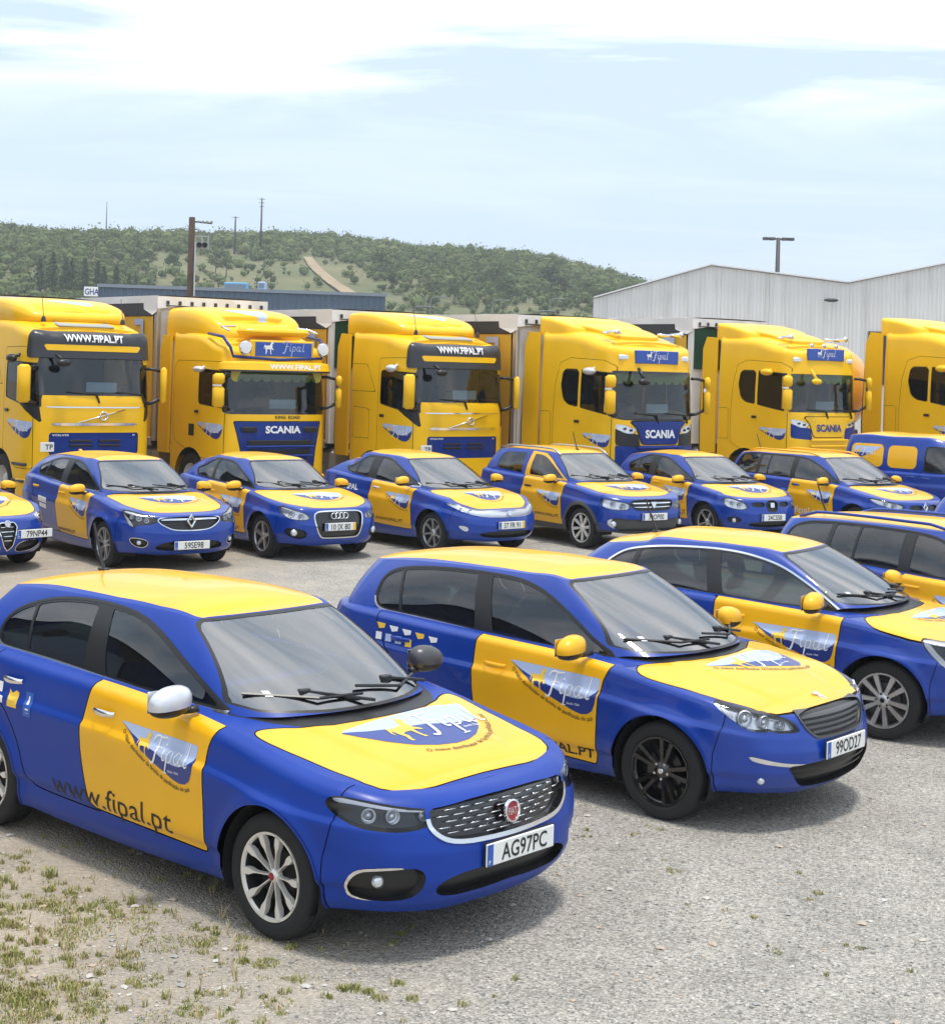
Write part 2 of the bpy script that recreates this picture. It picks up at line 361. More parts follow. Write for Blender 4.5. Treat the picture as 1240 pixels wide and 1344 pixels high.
def pch(pts, x):
    """smooth monotone interpolation of (x,y) pairs"""
    p = np.array(sorted(pts), float); X, Y = p[:, 0], p[:, 1]
    if len(X) == 1: return np.full_like(np.asarray(x, float), Y[0])
    h = np.diff(X); dl = np.diff(Y)/h; m = np.zeros(len(X))
    for i in range(1, len(X)-1):
        if dl[i-1]*dl[i] > 0:
            w1 = 2*h[i]+h[i-1]; w2 = h[i]+2*h[i-1]; m[i] = (w1+w2)/(w1/dl[i-1]+w2/dl[i])
    m[0], m[-1] = dl[0], dl[-1]
    x = np.clip(x, X[0], X[-1]); k = np.clip(np.searchsorted(X, x)-1, 0, len(X)-2)
    t = (x-X[k])/h[k]
    return (2*t**3-3*t**2+1)*Y[k]+(t**3-2*t**2+t)*m[k]*h[k]+(-2*t**3+3*t**2)*Y[k+1]+(t**3-t**2)*m[k+1]*h[k]

def sm(a, b, x):
    t = np.clip((x-a)/(b-a), 0, 1); return t*t*(3-2*t)

class Mesh:
    """V rows: x y z nx ny nz q kind ; F triangles"""
    def __init__(s, V, F): s.V, s.F = V, F
    def compact(s):
        u, inv = np.unique(s.F.ravel(), return_inverse=True)
        return Mesh(s.V[u], inv.reshape(-1, 3))

def grid_faces(n, m, flip):
    i, j = np.meshgrid(np.arange(n-1), np.arange(m-1), indexing='ij'); a = (i*m+j).ravel(); b = a+m
    q1 = np.stack([a, b, b+1], 1); q2 = np.stack([a, b+1, a+1], 1); F = np.vstack([q1, q2])
    return F[:, ::-1] if flip else F

def join(ms):
    V, F, o = [], [], 0
    for m in ms:
        V.append(m.V); F.append(m.F+o); o += len(m.V)
    return Mesh(np.vstack(V), np.vstack(F))

def calc_normals(M):
    V, F = M.V, M.F
    key = np.round(V[:, :3]*20000).astype(np.int64)
    _, inv = np.unique(key, axis=0, return_inverse=True); inv = inv.ravel()
    a, b, c = (V[F[:, k], :3] for k in range(3)); fn = np.cross(b-a, c-a)
    N = np.zeros((inv.max()+1, 3))
    for k in range(3): np.add.at(N, inv[F[:, k]], fn)
    N /= np.maximum(np.linalg.norm(N, axis=1), 1e-12)[:, None]
    V[:, 3:6] = N[inv]

def mirror(M):
    V = M.V.copy(); V[:, 1] *= -1
    return join([M, Mesh(V, M.F[:, ::-1])])

def drop_slivers(M):
    a, b, c = (M.V[M.F[:, k], :3] for k in range(3))
    ar = np.linalg.norm(np.cross(b-a, c-a), axis=1)
    return Mesh(M.V, M.F[ar > 1e-9])

def lower_shell(S):
    ds = S.get('ds', .03)
    C = hermite(S['out'], ds)                       # x y zt zb
    # keep x falling so cap strips never fold
    xy = C[:, :2]; t = np.gradient(xy, axis=0); t /= np.maximum(np.linalg.norm(t, axis=1), 1e-9)[:, None]
    n = np.stack([-t[:, 1]*-1, t[:, 0]*-1], 1)      # outward for front->rear along +y
    n[0] = (1, 0); n[-1] = (-1, 0)
    q = np.concatenate([[0], np.cumsum(np.linalg.norm(np.diff(xy, axis=0), axis=1))])
    nt = S.get('nt', 26); w = np.linspace(0, 1, nt)
    # denser near the top roll
    w = np.concatenate([w[w < .86], np.linspace(.86, 1, 9)])
    zt, zb = C[:, 2:3], C[:, 3:4]; z = zb+(zt-zb)*w[None]
    wf = np.clip(n[:, 0], 0, 1)[:, None]**1.5; wr = np.clip(-n[:, 0], 0, 1)[:, None]**1.5; ws = 1-wf-wr
    ins = wf*pch(S['fp'], w)[None]+wr*pch(S['rp'], w)[None]+ws*pch(S['sp'], w)[None]
    rv = wf*S.get('frv', .06)+wr*.05+ws*S.get('srv', .05); rin = wf*S.get('frin', .07)+wr*.05+ws*S.get('srin', .05)
    k = np.clip((z-(zt-rv))/rv, 0, 1); ins = ins+rin*(1-np.sqrt(np.maximum(1-k*k, 0)))
    # arch flares
    for ax in S.get('axles', ()):
        d = np.hypot(C[:, 0:1]-ax, z-S['R'])-S['Ra']
        ins = ins-S.get('flare', .018)*np.exp(-np.maximum(d, 0)**2/.05**2)*np.clip(1-np.abs(n[:, :1])*1.2, 0, 1)*(d > -.15)
    if 'fn' in S: ins = ins+S['fn'](C[:, 0:1]+0*z, C[:, 1:2]+0*z, z, wf+0*z, ws+0*z)
    X = C[:, 0:1]-ins*n[:, 0:1]; Y = np.maximum(C[:, 1:2]-ins*n[:, 1:2], 0); Y[0] = 0; Y[-1] = 0
    N = len(C)
    W = np.zeros((N, len(w), 8)); W[..., 0] = X; W[..., 1] = Y; W[..., 2] = z; W[..., 6] = q[:, None]
    wall = Mesh(W.reshape(-1, 8), grid_faces(N, len(w), False))
    e = W[:, -1].copy(); mono = np.minimum.accumulate(e[:, 0]-1e-5*np.arange(N)); W[:, -1, 0] = mono; wall = Mesh(W.reshape(-1, 8), wall.F)
    r = np.linspace(0, 1, S.get('nc', 18))**1.25
    K = np.zeros((N, len(r), 8)); K[..., 0] = mono[:, None]; K[..., 1] = e[:, 1:2]*(1-r)
    cr = pch(S['crown'], mono)[:, None]
    rg = S.get('ridge', .005 if 'WB' in S else 0); yl = np.interp(mono, [-.5, .2, .8], [.50, .44, .30])[:, None]
    rgd = rg/(1+np.exp(np.clip((K[..., 1]-yl)/.014, -30, 30)))*(sm(0, .25, mono[0]-mono)*sm(-.7, -.3, mono))[:, None] if rg else 0
    K[..., 2] = e[:, 2:3]+rgd+cr*(1-(1-r[None])**2.2); K[..., 6] = q[:, None]; K[..., 7] = 1
    cap = Mesh(K.reshape(-1, 8), grid_faces(N, len(r), False))
    M = drop_slivers(mirror(join([wall, cap]))); calc_normals(M); return M

def upper_shell(S):
    ds = S.get('ds', .03)
    BT = np.hstack([np.array(S['B'], float), np.array(S['T'], float)])
    P = BT.copy(); C = hermite(P, ds); B, T = C[:, :3], C[:, 3:]
    B[:, 1] = np.maximum(B[:, 1], 0); T[:, 1] = np.maximum(T[:, 1], 0)
    N = len(C); t = np.linspace(0, 1, S.get('ntu', 16))[None, :, None]
    mid = (B+T)/2; tx = np.gradient(mid[:, :2], axis=0); tx /= np.maximum(np.linalg.norm(tx, axis=1), 1e-9)[:, None]
    n = np.stack([tx[:, 1], -tx[:, 0], 0*tx[:, 0]], 1); n[0] = (1, 0, 0); n[-1] = (-1, 0, 0)
    n[:, 2] = .45; n /= np.linalg.norm(n, axis=1)[:, None]
    Wl = np.zeros((N, t.shape[1], 8))
    bl = S.get('bulge', .03)*(1-np.abs(n[:, 0]))+S.get('fbulge', .025)*np.abs(n[:, 0])
    Wl[..., :3] = B[:, None]*(1-t)+T[:, None]*t+(4*t*(1-t))*(n*bl[:, None])[:, None]
    Wl[0, :, 1] = 0; Wl[-1, :, 1] = 0; Wl[..., 1] = np.maximum(Wl[..., 1], 0); Wl[..., 7] = 2
    q = np.concatenate([[0], np.cumsum(np.linalg.norm(np.diff(B[:, :2], axis=0), axis=1))]); Wl[..., 6] = q[:, None]
    mono = np.minimum.accumulate(T[:, 0]-1e-5*np.arange(N)); Wl[:, -1, 0] = mono
    wall = Mesh(Wl.reshape(-1, 8), grid_faces(N, t.shape[1], False))
    r = np.linspace(0, 1, S.get('ncu', 18))**1.4
    K = np.zeros((N, len(r), 8)); K[..., 0] = mono[:, None]; K[..., 1] = T[:, 1:2]*(1-r)
    K[..., 2] = T[:, 2:3]+pch(S['rcrown'], mono)[:, None]*(1-(1-r[None])**2.6); K[..., 6] = q[:, None]; K[..., 7] = 3
    cap = Mesh(K.reshape(-1, 8), grid_faces(N, len(r), False))
    M = drop_slivers(mirror(join([wall, cap]))); calc_normals(M); return M

def sdpoly(px, py, poly):
    P = np.array(poly, float); d = np.full(px.shape, 1e9); s = np.ones(px.shape)
    for i in range(len(P)):
        a, b = P[i], P[i-1]; ex, ey = b-a; wx, wy = px-a[0], py-a[1]
        t = np.clip((wx*ex+wy*ey)/max(ex*ex+ey*ey, 1e-12), 0, 1)
        d = np.minimum(d, (wx-ex*t)**2+(wy-ey*t)**2)
        c1, c2, c3 = py >= a[1], py < b[1], ex*wy > ey*wx
        s = np.where((c1 & c2 & c3) | (~c1 & ~c2 & ~c3), -s, s)
    return s*np.sqrt(d)

def chaikin(P, n=2):
    P = np.array(P, float)
    for _ in range(n):
        Q = np.roll(P, -1, 0); P = np.stack([.75*P+.25*Q, .25*P+.75*Q], 1).reshape(-1, 2)
    return P

def cut(M, f):
    """split along f=0 -> (inside f<0, outside)"""
    V, F = M.V, M.F; f = np.where(np.abs(f) < 1e-7, 1e-7, f); s = f < 0; c = s[F].sum(1)
    fin, fout = F[c == 3], F[c == 0]; mix = F[(c == 1) | (c == 2)]
    if len(mix) == 0: return Mesh(V, fin).compact() if len(fin) else None, Mesh(V, fout).compact() if len(fout) else None
    ss = s[mix]; lone = np.where((ss.sum(1) == 1)[:, None], ss, ~ss); k = lone.argmax(1); ar = np.arange(len(mix))
    a, b, cc = mix[ar, k], mix[ar, (k+1) % 3], mix[ar, (k+2) % 3]
    def ev(p, q):
        lo, hi = np.minimum(p, q), np.maximum(p, q); return lo.astype(np.int64)*len(V)+hi
    keys = np.concatenate([ev(a, b), ev(a, cc)]); uk, inv = np.unique(keys, return_inverse=True); inv = inv.ravel()
    lo, hi = uk//len(V), uk % len(V); t = (f[lo]/(f[lo]-f[hi]))[:, None]
    NV = V[lo]*(1-t)+V[hi]*t; NV[:, 3:6] /= np.maximum(np.linalg.norm(NV[:, 3:6], axis=1), 1e-9)[:, None]
    e1 = inv[:len(a)]+len(V); e2 = inv[len(a):]+len(V); VV = np.vstack([V, NV])
    tri = np.stack([a, e1, e2], 1); qd = np.vstack([np.stack([e1, b, cc], 1), np.stack([e1, cc, e2], 1)])
    ain = s[a]
    I = np.vstack([fin, tri[ain], qd[np.concatenate([~ain, ~ain])]]); O = np.vstack([fout, tri[~ain], qd[np.concatenate([ain, ain])]])
    mk = lambda X: Mesh(VV, X).compact() if len(X) else None
    return mk(I), mk(O)
# ---------- end toolkit ----------
def gen(**k):
    """hatchback shell spec from a few measures (metres, origin on the ground under the front axle)"""
    g = dict(L=4.3, W=1.8, H=1.46, FO=.87, WB=2.62, zn=.74, zf=.87, zc=.98, b0=.99, b1=1.03, b2=1.07, zr=1.05,
             xw=-.18, xa=-.52, xh=-1.05, zh=1.385, zm=1.43, zt=1.37, xt=-3.05, ya=.70, yb=.765, yh=.53, ym=.575, yt=.52,
             nose=.10, corner=.27, zb=.2, cr=.055, rc=.06, ds=.03, R=.315, Ra=.365, tail=.16, hatchz=None)
    g.update(k); G = g; hw = G['W']/2; FO, xR, WB = G['FO'], G['FO']-G['L'], G['WB']
    G.setdefault('xq', xR+.42); G.setdefault('yq', hw-.125); G.setdefault('xg', xR+.26)
    n, c, zb = G['nose'], G['corner'], G['zb']
    out = [(FO, 0, G['zn'], zb+.03), (FO-.12*n, .22, G['zn'], zb+.03), (FO-.45*n, .42, G['zn']+.005, zb+.03), (FO-n, .58, G['zn']+.012, zb+.04),
           (FO-n-.36*c, hw-.17, G['zn']+.3*(G['zf']-.02-G['zn']), zb+.05), (FO-n-c, hw-.06, G['zn']+.68*(G['zf']-.02-G['zn']), zb+.05), (.28, hw-.012, G['zf']-.02, zb+.03), (0, hw, G['zf']+.02, zb), (-.35, hw, .5*(G['zf']+G['b0'])+.02, zb),
           (-.7, hw-.002, G['b0'], zb-.01), (-WB*.5, hw, G['b1'], zb-.02), (-WB*.8, hw, .5*(G['b1']+G['b2']), zb-.01), (-WB, hw, G['b2'], zb+.02), (-WB-.3, hw-.03, G['b2']+.01, zb+.06),
           (xR+.26, hw-.12, G['zr']+.01, zb+.08), (xR+.1, hw-.25, G['zr'], zb+.1), (xR+.03, .38, G['zr'], zb+.1), (xR, 0, G['zr'], zb+.1)]
    S = dict(G, out=G.get('out', out), axles=(0, -WB), xR=xR,
        fp=G.get('fp', [(0, .10), (.12, .035), (.3, .0), (.5, .0), (.62, .012), (.8, .035), (1, .06)]),
        rp=G.get('rp', [(0, .10), (.2, .02), (.4, 0), (.55, .02), (.7, .05), (1, G['tail'])]),
        sp=G.get('sp', [(0, .075), (.05, .052), (.10, .040), (.185, .036), (.205, .030), (.235, .012), (.27, .008), (.45, .003), (.60, -.004), (.695, -.007), (.715, -.004), (.735, .010), (.76, .0145), (.9, .026), (1, .036)]),
        crown=G.get('crown', [(FO, 0), (FO-.14, 0), (FO-.3, G['cr']*.3), (FO-.6, G['cr']*.7), (0, G['cr']), (-.5, G['cr']), (-1, .02), (-WB, .02), (xR, .0)]))
    zc = G['zc']
    S['B'] = G.get('B', [(G['xw'], 0, zc), (G['xw']-.04, .3, zc-.002), (G['xw']-.16, .55, zc-.01), (G['xa']+.04, G['ya']-.025, zc-.02), (G['xa']-.12, G['ya']+.012, G['b0']-.035), (-1.0, G['yb']-.012, .5*(G['b0']+G['b1'])-.03),
              (-WB*.6, G['yb'], G['b1']-.03), (-WB*.8, G['yb']-.01, .5*(G['b1']+G['b2'])-.03), (G['xq']+.34, .5*(G['yq']+G['yb'])+.006, G['b2']-.03), (G['xq'], G['yq'], G['b2']-.03), (G['xq']-.1, G['yq']-.12, G['zr']-.03), (G['xg']+.02, .3, G['zr']-.03), (G['xg'], 0, G['zr']-.03)])
    xh, xt = G['xh'], G['xt']; zm = G['zm']
    S['T'] = G.get('T', [(xh+.03, 0, G['zh']+.012), (xh+.02, .25, G['zh']+.012), (xh-.015, .42, G['zh']+.008), (xh-.055, G['yh']-.02, G['zh']), (xh-.16, G['yh']+.005, G['zh']+.014), (-1.42, G['ym']-.02, zm-.004),
              (-WB*.66, G['ym'], zm), (-WB*.83, G['ym']-.006, zm-.008), (xt+.42, G['yt']+.035, G['zt']+.028), (xt+.14, G['yt'], G['zt']+.006), (xt+.05, G['yt']-.07, G['zt']+.003), (xt+.01, .28, G['zt']), (xt, 0, G['zt'])])
    rc = G['rc']
    S['rcrown'] = G.get('rcrown', [(xh+.03, .0), (xh-.15, rc*.65), (-1.5, rc), (-2.3, rc), (xt+.2, rc*.7), (xt, rc*.3)])
    return S
SP = {}
SP['fiat'] = gen(L=4.35, W=1.792, FO=.862, WB=2.638, zn=.80, zf=.885, zc=1.02, b0=1.01, b1=1.045, b2=1.085, zr=1.06, xw=-.17, xa=-.55, xh=-1.06, zh=1.425, zm=1.452, zt=1.40, xt=-3.05, rc=.075, ds=.025, nt=50, nc=34, ridge=.007, frv=.11, frin=.12, srv=.07, srin=.06)
SP['peug'] = gen(L=4.253, W=1.804, FO=.85, WB=2.62, zn=.74, zf=.86, zc=.985, b0=.955, b1=.98, b2=1.03, zr=1.04, xw=-.12, xa=-.5, xh=-1.02, zh=1.40, zm=1.415, zt=1.36, xt=-3.0, rc=.065, ds=.027, nose=.13, nt=50, nc=34, ridge=.008)
SP['ren'] = gen(L=4.2, W=1.80, FO=.87, WB=2.60, zn=.78, zf=.87, zc=1.0, b0=.955, b1=.99, b2=1.06, zr=1.05, xw=-.12, xa=-.46, xh=-.98, zh=1.375, zm=1.405, zt=1.32, xt=-2.75, rc=.07, ds=.03, nt=46, nc=30, ridge=.008)
SP['sw'] = gen(L=4.58, W=1.804, FO=.85, WB=2.73, zn=.74, zf=.86, zc=1.0, b0=.98, b1=1.0, b2=1.04, zr=1.04, xw=-.14, xa=-.52, xh=-1.05, zh=1.40, zm=1.42, zt=1.36, xt=-3.45, yt=.5, rc=.065, ds=.035)
SP['low'] = gen(L=4.3, W=1.80, FO=.86, WB=2.62, ds=.05, zh=1.36, zm=1.39, zt=1.33)
SP['meg'] = gen(L=4.359, W=1.814, FO=.91, WB=2.669, zn=.77, zf=.87, zc=.985, b0=.97, b1=1.0, b2=1.07, zr=1.05, zh=1.37, zm=1.385, zt=1.33, xt=-3.0, rc=.065, ds=.045, nose=.12, R=.32)
SP['audi'] = gen(L=3.954, W=1.74, FO=.81, WB=2.469, zn=.77, zf=.86, zc=.97, b0=.96, b1=.985, b2=1.03, zr=1.0, zh=1.34, zm=1.355, zt=1.28, xt=-2.65, xw=-.2, xa=-.52, xh=-1.02, ya=.67, yb=.735, ym=.55, yh=.51, yt=.48, rc=.065, ds=.045, nose=.07, corner=.3)
SP['civic'] = gen(L=4.248, W=1.765, FO=.88, WB=2.635, zn=.70, zf=.87, zc=.955, b0=.965, b1=1.0, b2=1.08, zr=1.06, xw=-.08, xa=-.46, xh=-1.05, zh=1.37, zm=1.40, zt=1.27, xt=-2.75, rc=.06, ds=.045, nose=.16, corner=.3, ym=.55, yt=.47)
SP['dacia'] = gen(L=4.08, W=1.733, FO=.83, WB=2.588, zn=.85, zf=.94, zc=1.05, b0=1.03, b1=1.05, b2=1.09, zr=1.07, zh=1.45, zm=1.475, zt=1.43, xt=-2.85, xw=-.22, xa=-.55, xh=-1.02, ya=.68, yb=.74, ym=.56, rc=.06, ds=.045, nose=.08, zb=.26, R=.33, Ra=.375, corner=.24)
SP['ibiza'] = gen(L=3.953, W=1.698, FO=.80, WB=2.462, zn=.76, zf=.86, zc=.975, b0=.965, b1=.985, b2=1.02, zr=1.0, zh=1.36, zm=1.38, zt=1.31, xt=-2.75, xw=-.15, xa=-.5, xh=-1.05, ya=.665, yb=.725, ym=.545, yh=.51, rc=.06, ds=.05, nose=.13, corner=.3)
SP['est'] = gen(L=4.5, W=1.777, FO=.84, WB=2.686, zn=.76, zf=.86, zc=.985, b0=.975, b1=.995, b2=1.02, zr=1.02, zh=1.40, zm=1.42, zt=1.38, xt=-3.3, yt=.5, rc=.055, ds=.05, nose=.14)
SP['mito'] = gen(L=4.063, W=1.72, FO=.88, WB=2.511, zn=.72, zf=.86, zc=.975, b0=.965, b1=.99, b2=1.05, zr=1.02, zh=1.37, zm=1.385, zt=1.30, xt=-2.7, ya=.665, yb=.73, ym=.545, rc=.06, ds=.05, nose=.16, corner=.3)
SP['van'] = gen(L=4.213, W=1.829, FO=.87, WB=2.697, zn=.88, zf=.98, zc=1.12, b0=1.08, b1=1.08, b2=1.08, zr=1.06, zh=1.68, zm=1.74, zt=1.72, xt=-3.22, xq=-3.2, xg=-3.3, xw=-.1, xa=-.45, xh=-1.0, ya=.72, yb=.84, yq=.80, ym=.70, yh=.58, yt=.68, rc=.06, ds=.05, nose=.12, corner=.26, zb=.22, R=.32, bulge=.035)
# ---------------- wheels ----------------
_WH = {}
def spoke_mesh(n, prof, pair=0, depth=.03, hubr=.05, rim=.215, dish=.035, twist=0):
    """face of an alloy: n spokes, each a tapered bar; prof = (r, half width)"""
    b = MB()
    for i in range(n):
        for sg in ((-1, 1) if pair else (0,)):
            t0 = 2*math.pi*i/n+sg*pair; V = []
            for (r, w) in prof:
                y = -dish*(1-(r/rim))**1.0; tt = t0+twist*(r-prof[0][0])
                for s in (-1, 1):
                    for dy in (0, -depth):
                        a = tt+s*w/max(r, .02); V.append((r*math.cos(a), y+dy, r*math.sin(a)))
            F = []
            for k in range(len(prof)-1):
                o = 4*k; p = o+4; F += [(o, o+2, p+2, p), (o, p, p+1, o+1), (o+2, o+3, p+3, p+2)]
            b.add(V, F)
    return b
RIMS = {
 'flare10': dict(n=10, prof=[(.03, .003), (.11, .0028), (.135, .006), (.165, .017), (.19, .0175), (.212, .014)], face='MACH', base='WELL', hubr=.03),
 'black5': dict(n=5, prof=[(.05, .013), (.12, .0115), (.212, .014)], pair=.19, face='GBLK', base='GBLK', bolts=1),
 'silver10': dict(n=5, prof=[(.05, .014), (.1, .0155), (.16, .019), (.212, .021)], pair=.27, face='SIL', base='DALL', bolts=2),
 'twin5': dict(n=5, prof=[(.05, .013), (.12, .012), (.212, .013)], pair=.2, face='SIL', base='DALL'),
 'star5': dict(n=5, prof=[(.05, .03), (.1, .026), (.16, .021), (.212, .026)], face='SIL', base='DALL'),
 'seven': dict(n=7, prof=[(.05, .013), (.12, .014), (.212, .017)], face='SIL', base='DALL'),
 'eight': dict(n=8, prof=[(.05, .012), (.11, .019), (.17, .025), (.212, .016)], face='MACH', base='GBLK'),
 'thin5': dict(n=5, prof=[(.05, .016), (.12, .013), (.212, .014)], face='SIL', base='GBLK'),
}
def wheel_data(style, R):
    k = (style, R)
    if k in _WH: return _WH[k]
    st = dict(RIMS[style]); fm = globals()[st.pop('face')]; bmt = globals()[st.pop('base')]; bolts = st.pop('bolts', 0)
    rr = R-.098
    ty = MB().lathe([(rr-.01, -.18), (rr+.012, -.2), (R-.045, -.208), (R-.012, -.196), (R, -.17), (R, -.12), (R-.006, -.118), (R-.006, -.108), (R, -.106), (R, -.066), (R-.006, -.064), (R-.006, -.056), (R, -.054), (R-.004, -.03), (R-.012, -.012), (R-.04, -.001), (R-.045, -.003), (R-.07, .003), (rr+.016, -.002), (rr+.004, -.012), (rr-.01, -.03)], 56).data('tyre', sharp=50)
    bk = MB().lathe([(rr-.006, -.018), (rr-.02, -.03), (rr-.03, -.15), (rr-.05, -.17)], 48).lathe([(.0, -.105), (rr-.03, -.115)], 32).lathe([(.0, -.07), (.135, -.07), (.14, -.085), (.14, -.1)], 32).data('b', sharp=40)
    fc = spoke_mesh(rim=rr, **st); fc.lathe([(rr+.004, -.012), (rr+.004, -.004), (rr-.008, -.006), (rr-.014, -.018)], 56)
    hb = st.get('hubr', .05); fc.lathe([(0, -.018), (hb*.6, -.018), (hb*.7, -.022), (hb, -.028), (hb*1.2, -.036), (hb*1.3, -.06)], 24)
    fcd = fc.data('f', sharp=32)
    ex = None
    if bolts:
        b = MB()
        for i in range(5):
            a = 2*math.pi*i/5+.3; b.lathe([(0, .004), (.008, .004), (.0085, -.015)], 8, c=(.052*math.cos(a), -.022, .052*math.sin(a)))
        ex = (b.data('bolt', sharp=40), CHR if bolts == 1 else GBLK)
    _WH[k] = (ty, bk, bmt, fcd, fm, ex); return _WH[k]
def wheel(style, R, parent, x, y, sg, spin=0, cap=None):
    ty, bk, bmt, fc, fm, ex = wheel_data(style, R)
    w = bpy.data.objects.new('wheel', None); COL.objects.link(w); w.parent = parent; w.location = (x, y, R); w.rotation_euler = (0, spin*1.0, 0 if sg > 0 else math.pi)
    w.empty_display_size = .1
    link('tyre', ty, RUB, w); link('rim_barrel', bk, bmt, w); link('rim', fc, fm, w)
    if ex: link('wheel_bolt', ex[0], ex[1], w)
    if cap is not None: MB().lathe([(0, -.013), (.016, -.013), (.02, -.019)], 16).build('hub_cap', cap, w, sharp=40)
    return w
_SH = {}
def shared(key, fn):
    if key not in _SH: _SH[key] = fn()
    return _SH[key]
def seat_data():
    b = MB()
    b.box(-.25, .28, -.24, .24, .0, .16, .06)
    b.box(-.06, .08, -.25, .25, .05, .70, .055, tf=lambda x, y, z: (x-.24-.32*(z-.05), y*(1-.12*max(0, z-.4)), z))
    b.box(-.04, .05, -.13, .13, .73, .92, .04, tf=lambda x, y, z: (x-.25-.28*(z-.05), y, z))
    for s in (-.05, .05): b.tube([(-.44, s, .66), (-.47, s, .78)], .008, 6)
    return b.data('seat', sharp=50)
def interior(root, S):
    zs = .3; sx = -1.35
    sd_ = shared('seat', seat_data)
    for y in (-.36, .36): link('seat', sd_, SEAT, root, (sx, y, zs))
    rb = MB(); xr = max(-S['WB']+.35, -2.35)
    rb.box(xr-.1, xr+.42, -.6, .6, .3, .48, .06); rb.box(-.06, .09, -.6, .6, .35, .98, .06, tf=lambda x, y, z: (xr-.1+x-.4*(z-.35), y, z))
    for y in (-.38, .38): rb.box(-.04, .05, -.12, .12, .99, 1.13, .04, tf=lambda x, yy, z, y=y: (xr-.1+x-.4*(z-.35), yy+y, z))
    rb.build('rear_seat', SEAT, root, sharp=50)
    zc = S['zc']; d = MB()
    P = [(S['xw']-.1, zc-.09), (S['xw']-.3, zc-.045), (S['xa']-.12, zc-.03), (S['xa']-.3, zc-.06), (S['xa']-.34, zc-.16), (S['xa']-.22, zc-.4), (S['xw']-.1, zc-.4)]
    d.prism(P, -.62, .62, 'y'); d.build('dashboard', DASH, root, sharp=50)
    sw = MB(); N = 20; c = Vector((S['xa']-.42, .36, zc-.12)); ax = Vector((-.9, 0, .43)); u = Vector((0, 1, 0)); v = ax.cross(u)
    pts = [c+(u*math.cos(2*math.pi*i/N)+v*math.sin(2*math.pi*i/N))*.185 for i in range(N+1)]; sw.tube(pts, .015, 6, False)
    sw.tube([c-u*.18, c, c+u*.18], .016, 5); sw.tube([c, c-ax*.3], .03, 6); sw.build('steering_wheel', BLK, root, smooth=True)
    xm = S['xh']-.02; MB().box(xm-.01, xm+.03, -.1, .1, S['zh']-.11, S['zh']-.045, .014).tube([(xm+.01, 0, S['zh']-.06), (xm+.06, 0, S['zh']+.0)], .012, 6).build('rear_view_mirror', BLK, root, sharp=50)

def mirror_part(root, S, F, sg):
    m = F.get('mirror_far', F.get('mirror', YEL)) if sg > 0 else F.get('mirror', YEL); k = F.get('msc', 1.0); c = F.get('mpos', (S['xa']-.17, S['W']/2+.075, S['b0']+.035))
    h = bpy.data.objects.new('side_mirror', None); COL.objects.link(h); h.parent = root; h.location = (c[0], sg*c[1], c[2]); h.empty_display_size = .05
    n, mm = 20, 12; V = []; Fc = []
    for i in range(mm+1):
        ph = math.pi*i/mm
        for j in range(n):
            th = 2*math.pi*j/n; x = math.cos(th)*math.sin(ph); y = math.sin(th)*math.sin(ph); z = math.cos(ph)
            p = lambda v, e: math.copysign(abs(v)**e, v)
            X = .062*p(x, .8)*(1.35 if x > 0 else .55); Y = .118*p(y, .75); Z = .076*p(z, .8)*(1-.18*(y*sg > 0)*abs(y))
            V.append((k*X, k*Y, k*(Z+.012*(-y*sg))))
    for i in range(mm):
        for j in range(n): Fc.append((i*n+j, (i+1)*n+j, (i+1)*n+(j+1) % n, i*n+(j+1) % n))
    up = [f for f in Fc if np.mean([V[q][2] for q in f]) > -.028*k]; lo = [f for f in Fc if np.mean([V[q][2] for q in f]) <= -.028*k]
    MB().add(V, up).build('mirror_cover', m, h, smooth=True)
    b = MB().add(V, lo); b.tube([(0, -sg*.05*k, -.045*k), (.03, -sg*.12*k, -.055), (.05, -sg*(c[1]-S['W']/2+.09), -.045)], [.026*k, .02, .022], 8); b.build('mirror_base', BLK, h, smooth=True)
    MB().box(-.037*k, -.034*k, -.1*k, .1*k, -.05*k, .055*k, .001).build('mirror_glass', CHR, h)

def near(M, kind, x=None, y=None, z=None, q=None):
    V = M.V; d = (np.abs(V[:, 7]-kind) > .5)*1e3
    for c, v in ((0, x), (1, y), (2, z), (6, q)):
        if v is not None: d = d+(V[:, c]-v)**2
    i = d.argmin(); return V[i, :3].copy(), V[i, 3:6].copy()

def seam_cut(M, fn, gaps, g=.0042):
    """take panel inside fn<0, leaving a recessed gap strip round it"""
    if M is None: return None, None
    inn, rest = cut(M, fn(M)+g)
    if inn is None: return None, M
    gp, rest = cut(rest, fn(rest)-g)
    if gp is not None: gp.V[:, :3] -= gp.V[:, 3:6]*.007; gaps.append(gp)
    return inn, rest
def kmask(M, ks, f): return np.where(np.isin(M.V[:, 7], ks), f, 1.0)
def recess(m, fn, depth, d, lip=.006):
    """push a cut-out inwards along d with steep side walls; returns walls, floor"""
    f = fn(m); core, ring = cut(m, f+lip)
    out = []
    for p in (ring, core):
        if p is None: out.append(None); continue
        k = np.clip(-fn(p)/lip, 0, 1)[:, None]; q = Mesh(p.V.copy(), p.F)
        dd = np.array(d)[None]*depth if not callable(d) else d(p)*depth
        q.V[:, :3] += k*dd; calc_normals(q); out.append(q)
    return out
def flatd(V): return V

